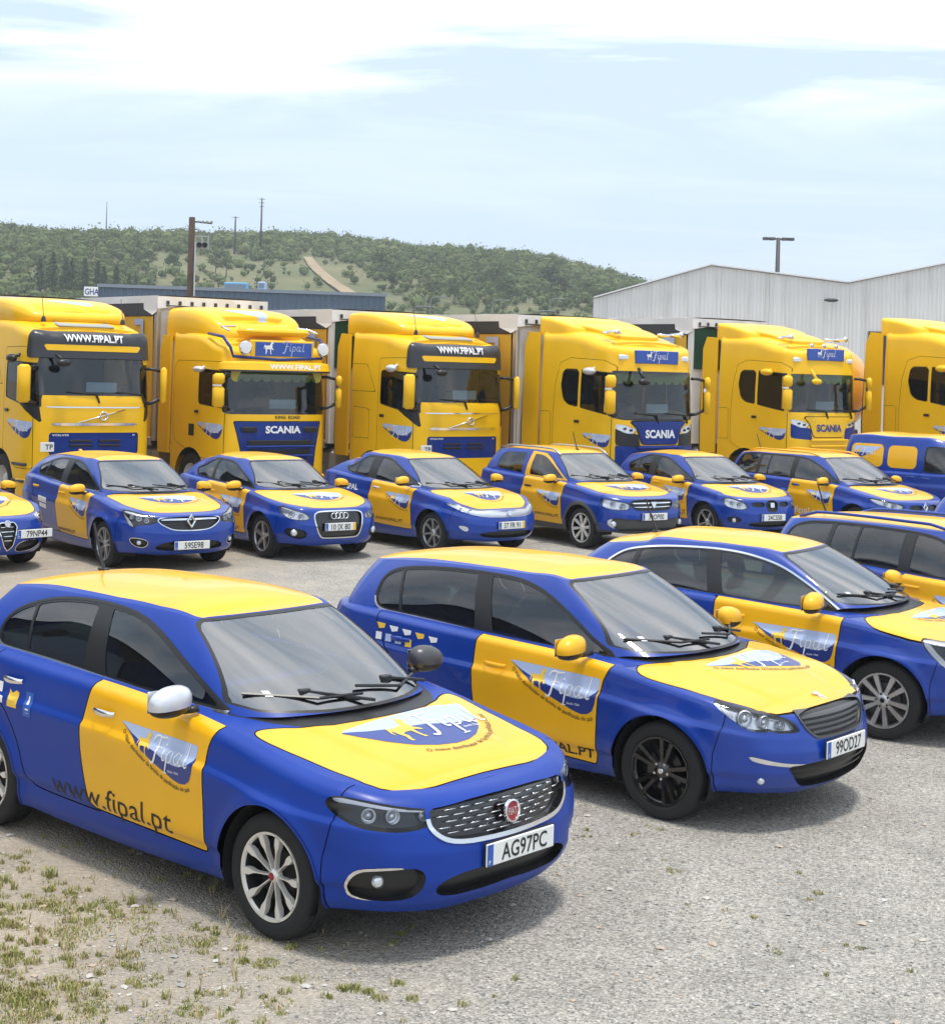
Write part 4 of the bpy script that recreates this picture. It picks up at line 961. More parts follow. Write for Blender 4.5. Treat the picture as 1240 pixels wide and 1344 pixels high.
S = SP['fiat']
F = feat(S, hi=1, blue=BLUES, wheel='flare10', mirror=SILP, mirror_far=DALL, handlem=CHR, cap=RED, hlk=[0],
  dlo=[(-.56, 1.015), (-.60, 1.03), (-.915, 1.178), (-1.22, 1.322), (-1.45, 1.395), (-1.66, 1.422), (-1.9, 1.427), (-2.12, 1.418), (-2.35, 1.393), (-2.58, 1.335), (-2.71, 1.265), (-2.74, 1.19), (-2.70, 1.105), (-2.64, 1.092), (-2.4, 1.086), (-1.6, 1.06), (-1.1, 1.04)],
  panes=[('front_window', [(-.2, .5), (-.2, 2), (-1.78, 2), (-1.735, 1.41), (-1.585, 1.05), (-1.55, .9), (-1.5, .5)]), ('rear_window_pane', [(-1.80, .5), (-1.81, 1.06), (-1.885, 1.42), (-1.95, 2), (-2.66, 2), (-2.475, 1.37), (-2.385, 1.09), (-2.3, .5)]), ('quarter_window', [(-2.40, .5), (-2.41, 1.09), (-2.50, 1.37), (-2.7, 2), (-9, 2), (-9, .5)])], paner=0,
  trimw=.016, trim=CHR, trimlow=([-3, -2.6, -.55, 0], [1.16, 1.102, 1.022, 1.0]), trimup=BLK,
  front_door=[(-.432, 1.0), (-.42, 1.06), (-1.50, 1.14), (-1.553, 1.05), (-1.60, .90), (-1.622, .79), (-1.61, .62), (-1.57, .48), (-1.515, .352), (-1.50, .344), (-.52, .325), (-.487, .33), (-.497, .5), (-.507, .75), (-.50, .86), (-.47, .93)], doorr=1,
  hood=[(.635, -.25), (.642, .2), (.645, .40), (.60, .56), (.525, .665), (.30, .705), (0, .74), (-.2, .765), (-.275, .755), (-.30, .715), (-.26, .62), (-.18, .5), (-.09, .3), (-.07, -.25)],
  hl=[(.40, .730), (.405, .722), (.46, .692), (.52, .670), (.62, .650), (.75, .652), (.92, .672), (1.035, .715), (1.10, .757), (1.085, .79), (1.02, .806), (.90, .795), (.78, .779), (.6, .752)], hlr=1, hlm=HLD,
  lamps=[(.85, .725, .036, HLC), (.72, .722, .036, HLC), (.56, .722, .026, HLC)], drl=[([(.44, .735), (.6, .765), (.78, .79), (1.0, .815), (1.08, .80), (1.07, .775), (.9, .773), (.6, .735)], SILP, .012)],
  openings=[opening('grille', [(-.2, .757), (.2, .757), (.40, .745), (.50, .742), (.51, .70), (.50, .655), (.45, .612), (.38, .588), (.25, .576), (-.2, .57)], r=1, depth=.035, mat=GBLK, chrome=.022, cz=.70, cname='grille_chrome', dashes=(.592, .75, .0265, .066, .030)),
    opening('lower_intake', [(-.2, .435), (.3, .43), (.44, .405), (.49, .37), (.47, .325), (.33, .305), (-.2, .335)], r=1, depth=.05),
    opening('fog_recess', [(.55, .43), (.58, .47), (.64, .481), (.80, .473), (.885, .462), (.935, .42), (.955, .365), (.93, .335), (.79, .315), (.63, .322), (.575, .36)], co='q', r=1, depth=.045)],
  strips=[([(.66, .475), (.80, .468), (.875, .455), (.915, .42), (.935, .37), (.93, .345), (.80, .327), (.80, .318), (.95, .325), (.97, .37), (.945, .435), (.90, .473), (.80, .486), (.66, .49)], CHR, .004)],
  fogs=[(.77, .41, .026, -.028)], plate=('AG97PC', .04, .485, 0), handles=((-1.315, .902), (-2.245, .94)), badge=('round', .0, .662, .057), badget='FIAT', badge_out=.006,
  door_logo=[(-1.25, .886, .675)], hood_logo=(-.02, -.40, 1.05, rad(6)), side_text=[('www.fipal.pt', -1.9, .36, .125, 0, 1.13)], antenna=(-2.72, .0),
  mpos=(-.72, .965, 1.085), msc=1.08, stickers=[([(-2.37, .78), (-2.27, .78), (-2.27, .87), (-2.30, .88), (-2.34, .86), (-2.37, .88)], LYEL), ([(-2.20, .75), (-2.12, .75), (-2.12, .89), (-2.20, .89)], PBLU), ([(-2.56, .80), (-2.42, .79), (-2.42, .83), (-2.56, .84)], LWHT), ([(-2.52, .85), (-2.45, .85), (-2.45, .91), (-2.52, .91)], LWHT)])
F['stickers'] += [([(-2.18, .77), (-2.14, .77), (-2.155, .87), (-2.165, .87)], LWHT)]
build_car('parked_car', 'satin blue hatchback with silver mirrors, yellow hood and door, plate AG97PC', S, F, (-.36, 8.47), -42.2)

S = SP['peug']
F = feat(S, hi=1, wheel='black5', mirror=YEL, handlem=lambda x: YEL if x > -1.7 else BLUE, cap=CHR, tuck=.02,
  dlo=[(-.50, .955), (-.53, .975), (-.69, 1.042), (-.886, 1.165), (-1.136, 1.294), (-1.30, 1.345), (-1.474, 1.375), (-1.79, 1.384), (-2.2, 1.372), (-2.549, 1.336), (-2.66, 1.295), (-2.705, 1.235), (-2.70, 1.09), (-2.63, 1.035), (-2.43, 1.027), (-1.6, .99), (-1.0, .965)],
  panes=[('front_window', [(-.2, .5), (-.2, 2), (-1.70, 2), (-1.66, 1.37), (-1.52, .98), (-1.5, .5)]), ('rear_window_pane', [(-1.65, .5), (-1.69, .99), (-1.80, 1.38), (-1.85, 2), (-2.62, 2), (-2.515, 1.34), (-2.41, 1.02), (-2.38, .5)]), ('quarter_window', [(-2.41, .5), (-2.435, 1.02), (-2.54, 1.34), (-2.65, 2), (-9, 2), (-9, .5)])], paner=0,
  trimw=.014, trim=SIL, trimlow=([-3, -2.7, -2.6, -1.75, -1.65, 0], [1.12, 1.12, 1.045, 1.006, .9, .5]), trimup=BLK,
  front_door=[(-.415, .925), (-.40, .98), (-1.50, 1.08), (-1.578, .985), (-1.59, .8), (-1.585, .55), (-1.53, .33), (-1.5, .30), (-.53, .262), (-.50, .27), (-.50, .5), (-.475, .8)],
  
  hood=[(.86, -.25), (.86, .36), (.72, .46), (.70, .50), (.54, .65), (.33, .795), (0, .835), (-.175, .845), (-.26, .80), (-.30, .70), (-.22, .56), (-.08, .3), (-.04, -.25)], hoodk=[0, 1], hoodz=.738,
  hl=[(.44, .625), (.46, .665), (.52, .712), (.66, .752), (.80, .790), (.95, .815), (1.085, .833), (1.06, .79), (.955, .725), (.86, .665), (.80, .648), (.71, .642), (.66, .648), (.62, .630)], hlr=1, hlm=HLC, hlrim=HLD,
  lamps=[(.85, .725, .052, HLC), (.705, .705, .042, HLC), (.58, .675, .028, HLC)], drl=[([(.92, .72), (1.0, .80), (1.03, .80), (.97, .72)], LWHT, .02), ([(.5, .70), (.8, .785), (1.06, .83), (1.02, .80), (.8, .765), (.55, .70)], HLD, .008)],
  openings=[opening('grille', [(-.2, .742), (.2, .742), (.385, .732), (.41, .715), (.37, .65), (.31, .60), (.26, .584), (-.2, .58)], r=1, depth=.03, mat=BLK, chrome=.016, cmat=DALL, cname='grille_frame', slats=((.605, .622, .012, DALL), (.638, .655, .012, DALL), (.672, .690, .012, DALL), (.705, .735, .006, DALL))),
    opening('lower_intake', [(-.2, .44), (.27, .435), (.44, .428), (.545, .425), (.50, .36), (.43, .295), (.37, .275), (.2, .262), (-.2, .265)], r=1, depth=.06, slats=((.325, .34, .02, BLK), (.375, .39, .02, BLK)))],
  strips=[([(.30, .420), (.45, .432), (.62, .452), (.825, .505), (.835, .492), (.80, .466), (.62, .430), (.45, .412), (.30, .405)], CHR, .004)],
  fogs=[(.72, .338, .024, .0)], plate=('99OD27', 0, .50, 0), handles=((-1.29, .805), (-2.2, .86)), badge=('lion', .08, .765, .045), door_logo=[(-1.262, .862, .78)], hood_logo=(.0, -.40, .96, rad(5)), hood_shape=BOAT, side_text=[('WWW.FIPAL.PT', -1.42, .30, .062, .02, .90)],
  mpos=(-.66, 1.0, 1.035), msc=1.08, mirror_=1,
  stickers=[([(x, z), (x+.09, z-.004), (x+.085, z-.035), (x+.03, z-.045)], LWHT if i % 3 else LYEL) for i, (x, z) in enumerate([(-2.55, .955), (-2.42, .945), (-2.29, .935), (-2.16, .925), (-2.03, .915)])]+[([(x, z), (x+.06, z), (x+.06, z-.055), (x, z-.055)], m_) for x, z in ((-2.55, .885), (-2.45, .88), (-2.35, .875), (-2.25, .865))
     for m_ in ((LWHT if x < -2.5 else LYEL if x > -2.3 else LBLUE),)])
build_car('parked_car', 'glossy blue and yellow hatchback on all black wheels, plate 99OD27', S, F, (1.85, 10.78), -40.6)

S = SP['ren']
F = feat(S, hi=1, wheel='silver10', mirror=YEL, handlem=YEL, cap=GBLK,
  dlo=[(-.42, .955), (-.45, .975), (-.62, 1.09), (-.88, 1.227), (-1.05, 1.29), (-1.254, 1.335), (-1.45, 1.357), (-1.675, 1.364), (-2.1, 1.345), (-2.40, 1.295), (-2.50, 1.25), (-2.60, 1.16), (-2.61, 1.10), (-2.55, 1.06), (-2.3, 1.04), (-1.5, 1.0), (-1.0, .972)],
  panes=[('front_window', [(-.1, .5), (-.1, 2), (-1.53, 2), (-1.53, 1.35), (-1.44, 1.0), (-1.42, .5)]), ('rear_window_pane', [(-1.56, .5), (-1.58, 1.0), (-1.66, 1.36), (-1.68, 2), (-2.25, 2), (-2.28, 1.3), (-2.32, 1.0), (-2.3, .5)]), ('quarter_window', [(-2.37, .5), (-2.37, 1.0), (-2.33, 1.3), (-2.3, 2), (-9, 2), (-9, .5)])], paner=0,
  trimw=.015, trim=CHR,
  front_door=[(-.345, .93), (-.33, .98), (-1.40, 1.08), (-1.462, .995), (-1.47, .85), (-1.46, .55), (-1.41, .33), (-1.38, .30), (-.41, .30), (-.38, .33), (-.385, .55), (-.36, .8)],
  
  hood=[(.70, -.25), (.70, .25), (.66, .45), (.55, .66), (.40, .81), (.28, .86), (0, .865), (-.12, .85), (-.215, .72), (-.2, .64), (-.12, .5), (-.03, .3), (-.02, -.25)], hoodk=[0, 1], hoodz=.76,
  hl=[(.55, .66), (.50, .72), (.66, .78), (.9, .825), (1.17, .852), (1.19, .82), (1.12, .735), (1.0, .64), (.96, .60), (.90, .60), (.86, .64), (.70, .65)], hlr=1, lamps=[(.8, .72, .05, HLC), (.95, .74, .04, HLC)], drl=[([(.6, .77), (.9, .82), (1.18, .85), (1.16, .81), (.9, .79)], SILP, .004), ([(1.17, .82), (1.11, .735), (1.0, .64), (.95, .60), (.93, .64), (1.05, .74), (1.12, .82)], LWHT, .008)],
  openings=[opening('grille', [(-.2, .74), (.3, .73), (.48, .72), (.42, .62), (-.2, .60)], depth=.04, chrome=.012), opening('lower_intake', [(-.2, .44), (.5, .43), (.46, .30), (-.2, .28)], depth=.05)],
  handles=((-1.18, .865), (-2.12, .90)), door_logo=[(-1.115, .825, .735)], hood_logo=(.06, -.42, .95, 0), hood_shape=BOAT, mpos=(-.56, 1.0, 1.05), msc=1.12, antenna=(-2.45, 0), badge=('diamond', 0, .66, .07))
build_car('parked_car', 'blue and yellow hatchback with chrome window surround and silver ten-spoke wheels', S, F, (3.81, 13.24), -33.2)

S = SP['sw']
b = S['b1']; xt = S['xt']
F = feat(S, wheel='twin5', mirror=YEL, rails=(-3.25, -1.25, BLUE), antenna=(-3.3, 0), handlem=YEL, trimw=.012, trim=BLK,
  dlo=[(-.5, .99), (-.56, 1.01), (-.9, 1.19), (-1.2, 1.31), (-1.4, 1.37), (-1.7, 1.39), (-2.4, 1.39), (-2.9, 1.37), (-3.1, 1.34), (-3.22, 1.28), (-3.2, 1.08), (-3.1, 1.055), (-2.4, 1.035), (-1.5, 1.01), (-1, 1.0)],
  panes=[('front_window', [(-.2, .5), (-.2, 2), (-1.62, 2), (-1.56, 1.0), (-1.55, .5)]), ('rear_window_pane', [(-1.7, .5), (-1.7, 1), (-1.77, 2), (-2.28, 2), (-2.26, .5)]), ('quarter_window', [(-2.29, .5), (-2.31, 2), (-2.66, 2), (-2.56, .5)]), ('cargo_window', [(-2.62, .5), (-2.72, 2), (-9, 2), (-9, .5)])], paner=0, side_text=[], roof=[(S['xh']+.06, -.3), (S['xh'], .44), (S['xh']-.1, .5), (-1.7, .535), (-3.3, .50), (S['xt']-.05, .47), (S['xt']-.2, -.3)])
build_car('parked_car', 'blue and yellow estate car with dark blue roof rails and long side windows', S, F, (5.8, 14.36), -54.5)
S = SP['low']
F = feat(S, wheel='twin5', antenna=(-2.85, 0))
build_car('parked_car', 'blue and yellow car behind the estate, only its rear roof corner showing', S, F, (8.9, 19.2), -40)

S = SP['meg']
F = feat(S, wheel='twin5', plate=('59SE98', 0, .36, 0), badge=('diamond', 0, .68, .075), trimw=.012, trim=CHR, trimlow=([-4, -2.6, -.5, 0], [1.12, 1.10, .995, .98]),
  hl=[(.50, .655), (.47, .72), (.62, .765), (.82, .80), (1.02, .83), (1.05, .80), (.95, .70), (.86, .61), (.80, .595), (.76, .63), (.62, .635)], lamps=[(.62, .70, .035, HLC), (.76, .72, .04, HLC), (.88, .74, .03, HLC)], drl=[([(1.03, .80), (.93, .69), (.85, .61), (.80, .60), (.82, .64), (.93, .74)], LWHT, .006), ([(.48, .72), (.8, .79), (1.02, .82), (.98, .79), (.7, .745)], SILP, .006)],
  openings=[opening('grille', [(-.2, .74), (.2, .74), (.46, .72), (.44, .66), (.30, .585), (.2, .565), (-.2, .56)], depth=.04, chrome=.012, cz=.73, slats=((.60, .615, .02, DALL), (.64, .655, .02, DALL), (.695, .72, .008, CHR))), opening('lower_intake', [(-.2, .42), (.36, .42), (.52, .34), (.45, .29), (-.2, .28)], depth=.05), opening('fog_recess', [(.60, .44), (.86, .47), (.84, .40), (.74, .34), (.62, .35)], co='q', depth=.035, chrome=.008)],
  fogs=[(.72, .40, .03)], side_text=[('WWW.FIPAL.PT', -1.5, .36, .05, .015, .6)], fin=-2.85, finm=YEL, mirror=YEL, handlem=YEL, stickers=[([(-2.25, .80), (-1.95, .78), (-1.95, .70), (-2.25, .72)], LWHT), ([(-2.2, .70), (-1.95, .68), (-1.95, .62), (-2.2, .64)], LWHT)])
build_car('parked_car', 'blue and yellow hatchback with a big silver diamond badge, plate 59SE98', S, F, (-4.25, 21.87), -53)

S = SP['audi']
F = feat(S, wheel='star5', plate=('10 JX 80', 0, .50, 1), badge=('rings', 0, .655, .085), hood=[(S['FO']-.10, -.25), (S['FO']-.11, .3), (S['FO']-.2, .5), (.42, .68), (.2, .76), (0, .79), (-.35, .79), (-.42, .74), (-.30, .56), (-.12, .3), (-.10, -.25)], hoodk=[0, 1], hoodz=.745,
  hl=[(.46, .60), (.47, .68), (.62, .72), (.85, .775), (1.0, .80), (1.02, .76), (.92, .66), (.75, .595)], hlm=HLC, lamps=[(.64, .655, .045, HLC), (.80, .69, .045, HLC)],
  openings=[opening('grille', [(-.2, .715), (.25, .715), (.385, .70), (.40, .62), (.36, .45), (.31, .365), (.25, .35), (-.2, .35)], r=1, depth=.03, mat=GBLK, chrome=.018, cname='grille_chrome', slats=tuple((z, z+.012, .014, DALL) for z in (.39, .43, .58, .625, .67))), opening('side_intake', [(.52, .46), (.86, .50), (.88, .40), (.70, .33), (.54, .34)], co='q', depth=.04)],
  fogs=[(.70, .42, .045, -.01)], side_text=[('WWW.FIPAL.PT', -1.25, .34, .05, .015, .6)], panes=[('front_window', [(0, .5), (0, 2), (-1.78, 2), (-1.75, 1.0), (-1.74, .5)]), ('rear_window_pane', [(-1.82, .5), (-1.86, 2), (-9, 2), (-9, .5)])],
  front_door=[(-.43, .955), (-.40, 1.0), (-1.72, 1.1), (-1.74, 1.0), (-1.80, .79), (-1.78, .6), (-1.66, .34), (-1.62, .32), (-.52, .30), (-.485, .32), (-.50, .60), (-.49, .85)], handles=((-1.45, .86),), door_logo=[(-1.28, .83, .70)], mirror=YEL, handlem=YEL, hood_logo=(.06, -.4, .85, 0))
F.pop('rear_door')
build_car('parked_car', 'small blue and yellow three-door car with four silver rings in a chrome-framed grille', S, F, (-2.33, 23.37), -53)

S = SP['civic']
F = feat(S, wheel='seven', plate=('37 FR 91', 0, .48, 1), badge=('letter', 0, .655, .05), handlem=CHR, trimw=.012, trim=CHR, trimlow=([-4, 0], [1.03, 1.03]),
  hl=[(-.2, .60), (-.2, .68), (.3, .70), (.55, .72), (.80, .765), (1.12, .80), (1.10, .77), (.85, .69), (.6, .62), (.3, .595)], hlr=1, hlm=HLC, hlrim=SILP, lamps=[(.68, .70, .035, HLC), (.85, .73, .03, HLC)], hld=.03,
  openings=[opening('lower_intake', [(-.2, .40), (.4, .39), (.56, .35), (.40, .29), (-.2, .28)], depth=.06), ], strips=[([(.70, .46), (.92, .48), (.74, .36)], SILP, .003)],
  side_text=[('WWW.FIPAL.PT', -1.42, .40, .05, .015, .72)], hood=[(.66, -.25), (.66, .3), (.60, .5), (.42, .68), (.1, .74), (-.12, .76), (-.26, .70), (-.20, .55), (-.05, .3), (-.03, -.25)], hood_logo=(.12, -.38, .76, 0), mpos=(-.62, .97, 1.06), body_text=[('FIPAL', -2.28, .82, .09, .02, .36, LWHT)],
  stickers=[([(-2.47, .80), (-2.33, .80), (-2.33, .86), (-2.38, .93), (-2.44, .90)], LYEL)])
build_car('parked_car', 'blue and yellow car with a full-width silver lamp band and arched roof', S, F, (.10, 24.52), -50)

S = SP['dacia']
F = feat(S, wheel='eight', clad=.06, sill=.34, plate=('30OP00', 0, .56, 0), badge=('shield', 0, .745, .06), handlem=BLK, trimw=.008, trim=BLK, rails=(-2.7, -1.0, SIL), antenna=(-1.2, 0),
  hl=[(.44, .68), (.43, .78), (.62, .80), (.88, .84), (.98, .84), (.97, .74), (.85, .68), (.6, .66)], hlm=HLC, lamps=[(.58, .73, .05, HLC), (.78, .76, .045, HLC)],
  openings=[opening('grille', [(-.2, .82), (.40, .82), (.43, .76), (.36, .68), (.28, .665), (-.2, .66)], r=1, depth=.03, slats=((.70, .72, .005, CHR), (.765, .785, .005, CHR)), chrome=.01, cmat=BLK), opening('lower_intake', [(-.2, .52), (.50, .52), (.72, .56), (.72, .42), (.55, .30), (-.2, .28)], depth=.04, mat=PLA)],
  strips=[([(.52, .50), (.84, .54), (.84, .40), (.60, .36)], SILP, .006)], fogs=[(.74, .44, .04, .0)], side_text=[('WWW.FIPAL.PT', -1.22, .44, .05, .015, .66)],
  front_door_y=None, panes=[('front_window', [(0, .5), (0, 2), (-1.56, 2), (-1.56, .5)]), ('rear_window_pane', [(-1.80, .5), (-1.80, 2), (-9, 2), (-9, .5)])], dlo=None)
S2 = S
F['dlo'] = [(-.6, 1.045), (-.66, 1.07), (-.9, 1.22), (-1.14, 1.35), (-1.3, 1.41), (-1.45, 1.43), (-1.6, 1.435), (-2.2, 1.43), (-2.42, 1.41), (-2.5, 1.36), (-2.52, 1.16), (-2.45, 1.10), (-1.6, 1.065)]
F['framem'] = BLUE; F['frame_panels'] = [([(-.3, .9), (-.62, 1.06), (-1.1, 1.36), (-1.3, 1.445), (-1.66, 1.465), (-1.69, 1.0), (-1.6, .9)], YEL)]; F['trimw'] = 0
build_car('parked_car', 'blue and yellow crossover with grey wheel arch cladding and silver roof rails', S, F, (2.5, 25.7), -55.5)

S = SP['ibiza']
F = feat(S, wheel='thin5', plate=('24CS58', 0, .45, 0), badge=('letter', 0, .655, .06), handlem=YEL,
  hl=[(.48, .60), (.50, .68), (.66, .74), (.86, .78), (.96, .76), (.94, .66), (.78, .59), (.6, .575)], hlm=HLC, lamps=[(.64, .66, .05, HLC), (.80, .69, .045, HLC)],
  openings=[opening('grille', [(-.2, .73), (.09, .73), (.125, .66), (.09, .57), (.05, .55), (-.2, .55)], r=1, depth=.03, chrome=.012, cmat=GBLK), opening('side_grille', [(.15, .71), (.40, .71), (.41, .63), (.17, .62)], r=1, depth=.03), opening('lower_intake', [(-.2, .38), (.42, .38), (.5, .30), (-.2, .27)], depth=.05), opening('fog_recess', [(.60, .44), (.72, .47), (.86, .44), (.84, .36), (.62, .36)], co='q', depth=.03)],
  fogs=[(.72, .40, .035)], side_text=[('www.fipal.pt', -1.25, .40, .12, .0, .72)], door_logo=[(-1.22, .86, .66)])
F.pop('rear_door')
build_car('parked_car', 'small blue and yellow car with hexagonal black badge grille, plate 24CS58', S, F, (4.78, 27.35), -60)

S = SP['est']
F = feat(S, wheel='twin5', rails=(-3.05, -1.2, YEL), badge=('diamond', 0, .66, .06), handlem=BLUE, antenna=(-3.2, 0),
  dlo=[(-.53, .985), (-.58, 1.0), (-.9, 1.19), (-1.2, 1.31), (-1.4, 1.37), (-1.7, 1.39), (-2.4, 1.39), (-3.0, 1.38), (-3.12, 1.32), (-3.1, 1.06), (-3.0, 1.035), (-2.4, 1.02), (-1.5, 1.0), (-1, .99)],
  panes=[('front_window', [(-.2, .5), (-.2, 2), (-1.60, 2), (-1.57, .5)]), ('rear_window_pane', [(-1.68, .5), (-1.72, 2), (-2.30, 2), (-2.26, .5)]), ('quarter_window', [(-2.29, .5), (-2.33, 2), (-2.55, 2), (-2.48, .5)]), ('cargo_window', [(-2.56, .5), (-2.63, 2), (-9, 2), (-9, .5)])], paner=0,
  hl=[(.46, .64), (.45, .70), (.75, .76), (1.15, .82), (1.08, .74), (.8, .66), (.6, .62)], hlm=HLC, lamps=[(.66, .69, .045, HLC), (.82, .72, .04, HLC)], openings=[opening('lower_intake', [(-.2, .40), (.45, .40), (.5, .30), (-.2, .27)], depth=.05), opening('grille', [(.05, .70), (.36, .70), (.34, .60), (.08, .60)], depth=.03)],
  door_logo=[(-1.18, .84, .62)], body_text=[('fipal.pt', -1.42, .40, .12, .0, .62, LWHT)], stickers=[([(-1.78, .82), (-1.66, .82), (-1.66, .72), (-1.78, .72)], PBLU)],
  roof=[(S['xh']+.06, -.3), (S['xh'], .44), (S['xh']-.1, .5), (-1.7, .56), (-3.1, .53), (S['xt']-.05, .47), (S['xt']-.2, -.3)])
build_car('parked_car', 'blue and yellow estate car with yellow roof rails beside the panel van', S, F, (7.43, 27.76), -56)

S = SP['mito']
F = feat(S, wheel='thin5', plate=('79NP44', .40, .50, 0), handlem=YEL,
  hl=[(.60, .62), (.56, .70), (.62, .79), (.76, .82), (.84, .78), (.86, .68), (.76, .61)], hlm=LWHT, lamps=[(.72, .68, .055, HLC)],
  openings=[opening('grille', [(-.2, .655), (.10, .655), (.135, .60), (.06, .36), (.0, .30), (-.2, .30)], r=0, depth=.04, chrome=.012, slats=tuple((z, z+.012, .008, CHR) for z in (.42, .48, .54, .60))), opening('lower_intake', [(.14, .40), (.46, .42), (.56, .36), (.40, .28), (.10, .27)], depth=.04, chrome=.008)],
  fogs=[(.66, .40, .035)], badge=('round', 0, .645, .045), badgem=SILP)
F.pop('rear_door')
build_car('parked_car', 'blue and yellow car with a narrow shield grille and offset plate 79NP44', S, F, (-6.63, 21.05), -42)

S = SP['van']
F = feat(S, wheel='twin5', cat='van', trimw=.010, trim=BLK, dlo=[(-.48, 1.10), (-.55, 1.13), (-.8, 1.36), (-1.0, 1.54), (-1.1, 1.58), (-1.42, 1.58), (-1.45, 1.54), (-1.46, 1.13), (-1.42, 1.10)],
  panes=[('front_window', [(0, .5), (0, 2), (-9, 2), (-9, .5)])], front_door=[(-.45, 1.07), (-.42, 1.15), (-1.5, 1.2), (-1.52, .8), (-1.5, .36), (-1.46, .33), (-.52, .33), (-.48, .6)], front_door_m=BLUE,
  rear_door=[(-1.54, 1.2), (-1.56, .8), (-1.54, .36), (-2.1, .34), (-2.2, .45), (-2.28, .65), (-2.30, 1.2)], handles=((-1.3, .98), (-1.62, .99)), handlem=BLUE, door_logo=[], side_text=[], hl=[(.46, .70), (.45, .80), (.7, .86), (1.0, .94), (1.02, .86), (.85, .72)],
  roof=[(S['xh']+.06, -.3), (S['xh'], .46), (S['xh']-.1, .54), (-1.7, .655), (-2.9, .64), (S['xt']+.02, .60), (S['xt']-.2, -.3)])
van, SFv, _ = build_car('panel_van', 'blue panel van with yellow cargo panels and yellow roof', S, F, (10.28, 29.5), -44, 'blue and yellow cars parked on the gravel')
for nm, poly in (('cargo_panel', rrect(-2.24, -1.62, 1.14, 1.57, .1)), ('cargo_panel', rrect(-3.04, -2.34, 1.14, 1.58, .1))):
    P = np.array(poly); U_ = upper_shell(SP['van']); inn, _ = cut(U_, kmask(U_, [2], sdpoly(U_.V[:, 0], U_.V[:, 2], P)))
    for sg in (-1, 1):
        pp, _ = cut(inn, -sg*inn.V[:, 1]); po = emit(nm, pp, YEL, van, .003)
        if poly[0][0] < -2.25 and sg < 0:
            sv = Surf(Mesh(pp.V, pp.F)); fnv = sv.side(-1, -2.98, 1.53)
            bt = [(1-.0, 0), (0, 0), (0, -.22), (.1, -.32), (.25, -.35), (.5, -.26), (.8, -.1)]
            p2, _ = cut(pp, sdpoly((pp.V[:, 0]+2.98)/.62, (pp.V[:, 2]-1.53)/.62, np.array(bt))); lo, hi_ = cut(p2, p2.V[:, 2]-1.40); emit('emblem_field', hi_, LBLUE, po, .006); emit('emblem_wave', lo, DBLUE, po, .006)
            sv.lay('emblem_horse', (HORSE[0]*.12+np.array([.03, -.17]), HORSE[1]), fnv, LYEL, po, .009); sv.lay('emblem_script', (FIPAL[0]*.12+np.array([.18, -.16]), FIPAL[1]), fnv, LWHT, po, .009)
# ---------------- trucks ----------------
TGLS = glass('cab_side_glass', (.10, .12, .12), 1.5)
CABI = mat('cab_interior', (.09, .10, .12), .8)
CURT = mat('fringe_yellow', (.55, .50, .10), .8)
WHT = mat('white_tarp', (.72, .715, .71), .7, var=(.9, .12), bump=(1.3, .35, .05))
ALU = mat('aluminium', (.55, .56, .57), .35, .7)
STEEL = mat('truck_steel', (.05, .05, .055), .55, .3)
GREEN = mat('green_panel', (.012, .075, .04), .6)
CYEL = mat('curtain_yellow', (.75, .44, .03), .6, var=(.7, .1), bump=(1.2, .4, .06))
def cab_spec(zf, zr, L=2.3, fp=None, H0=.5, **k):
    S = dict(ds=.07, nt=46, nc=12, out=[(.05, 0, zf, H0), (.045, .4, zf, H0), (.01, .75, zf, H0), (-.07, 1.0, zf+.01, H0), (-.24, 1.165, zf+.03, H0), (-.5, 1.22, zf+.06, H0), (-1.1, 1.245, zr-.05, H0), (-L+.4, 1.25, zr, H0), (-L+.1, 1.235, zr, H0), (-L+.02, 1.12, zr, H0), (-L, .6, zr, H0), (-L, 0, zr, H0)],
        fp=fp, sp=[(0, .02), (.1, 0), (.6, 0), (.8, .02), (1, .06)], rp=[(0, 0), (1, .02)], frv=.16, frin=.26, srv=.16, srin=.16, crown=[(.05, .0), (-.3, .04), (-1, .09), (-L, .09)], L=L)
    S.update(k); return S
def truck_wheel(root, x, y, sg, twin=False):
    def mk():
        t = MB().lathe([(.3, -.27), (.33, -.29), (.46, -.295), (.5, -.27), (.51, -.2), (.51, -.1), (.5, -.03), (.46, -.005), (.34, -.01), (.3, -.03)], 40).data('tyre', sharp=50)
        r = MB().lathe([(.3, -.03), (.29, -.05), (.24, -.16), (.16, -.17), (.15, -.1), (.1, -.08), (0, -.075)], 32).data('rim', sharp=40); return t, r
    t, r = shared('tw', mk); w = bpy.data.objects.new('wheel', None); COL.objects.link(w); w.parent = root; w.location = (x, y, .5); w.rotation_euler = (0, 0, 0 if sg > 0 else math.pi)
    link('tyre', t, RUB, w); link('rim', r, ALU, w)
def strip(M, fn, name, m, root, off=0):
    inn, rest = cut(M, fn(M)); 
    return (emit(name, inn, m, root, off), inn, rest)
def front_f(P, x0=-.75): 
    P = np.array(P); return lambda M: kmask(M, [0, 1], np.maximum(sdpoly(np.abs(M.V[:, 1]), M.V[:, 2], P), (x0-M.V[:, 0])))
def side_f(P): 
    P = np.array(P); return lambda M: kmask(M, [0], np.maximum(sdpoly(M.V[:, 0], M.V[:, 2], P), .7-np.abs(M.V[:, 1])))
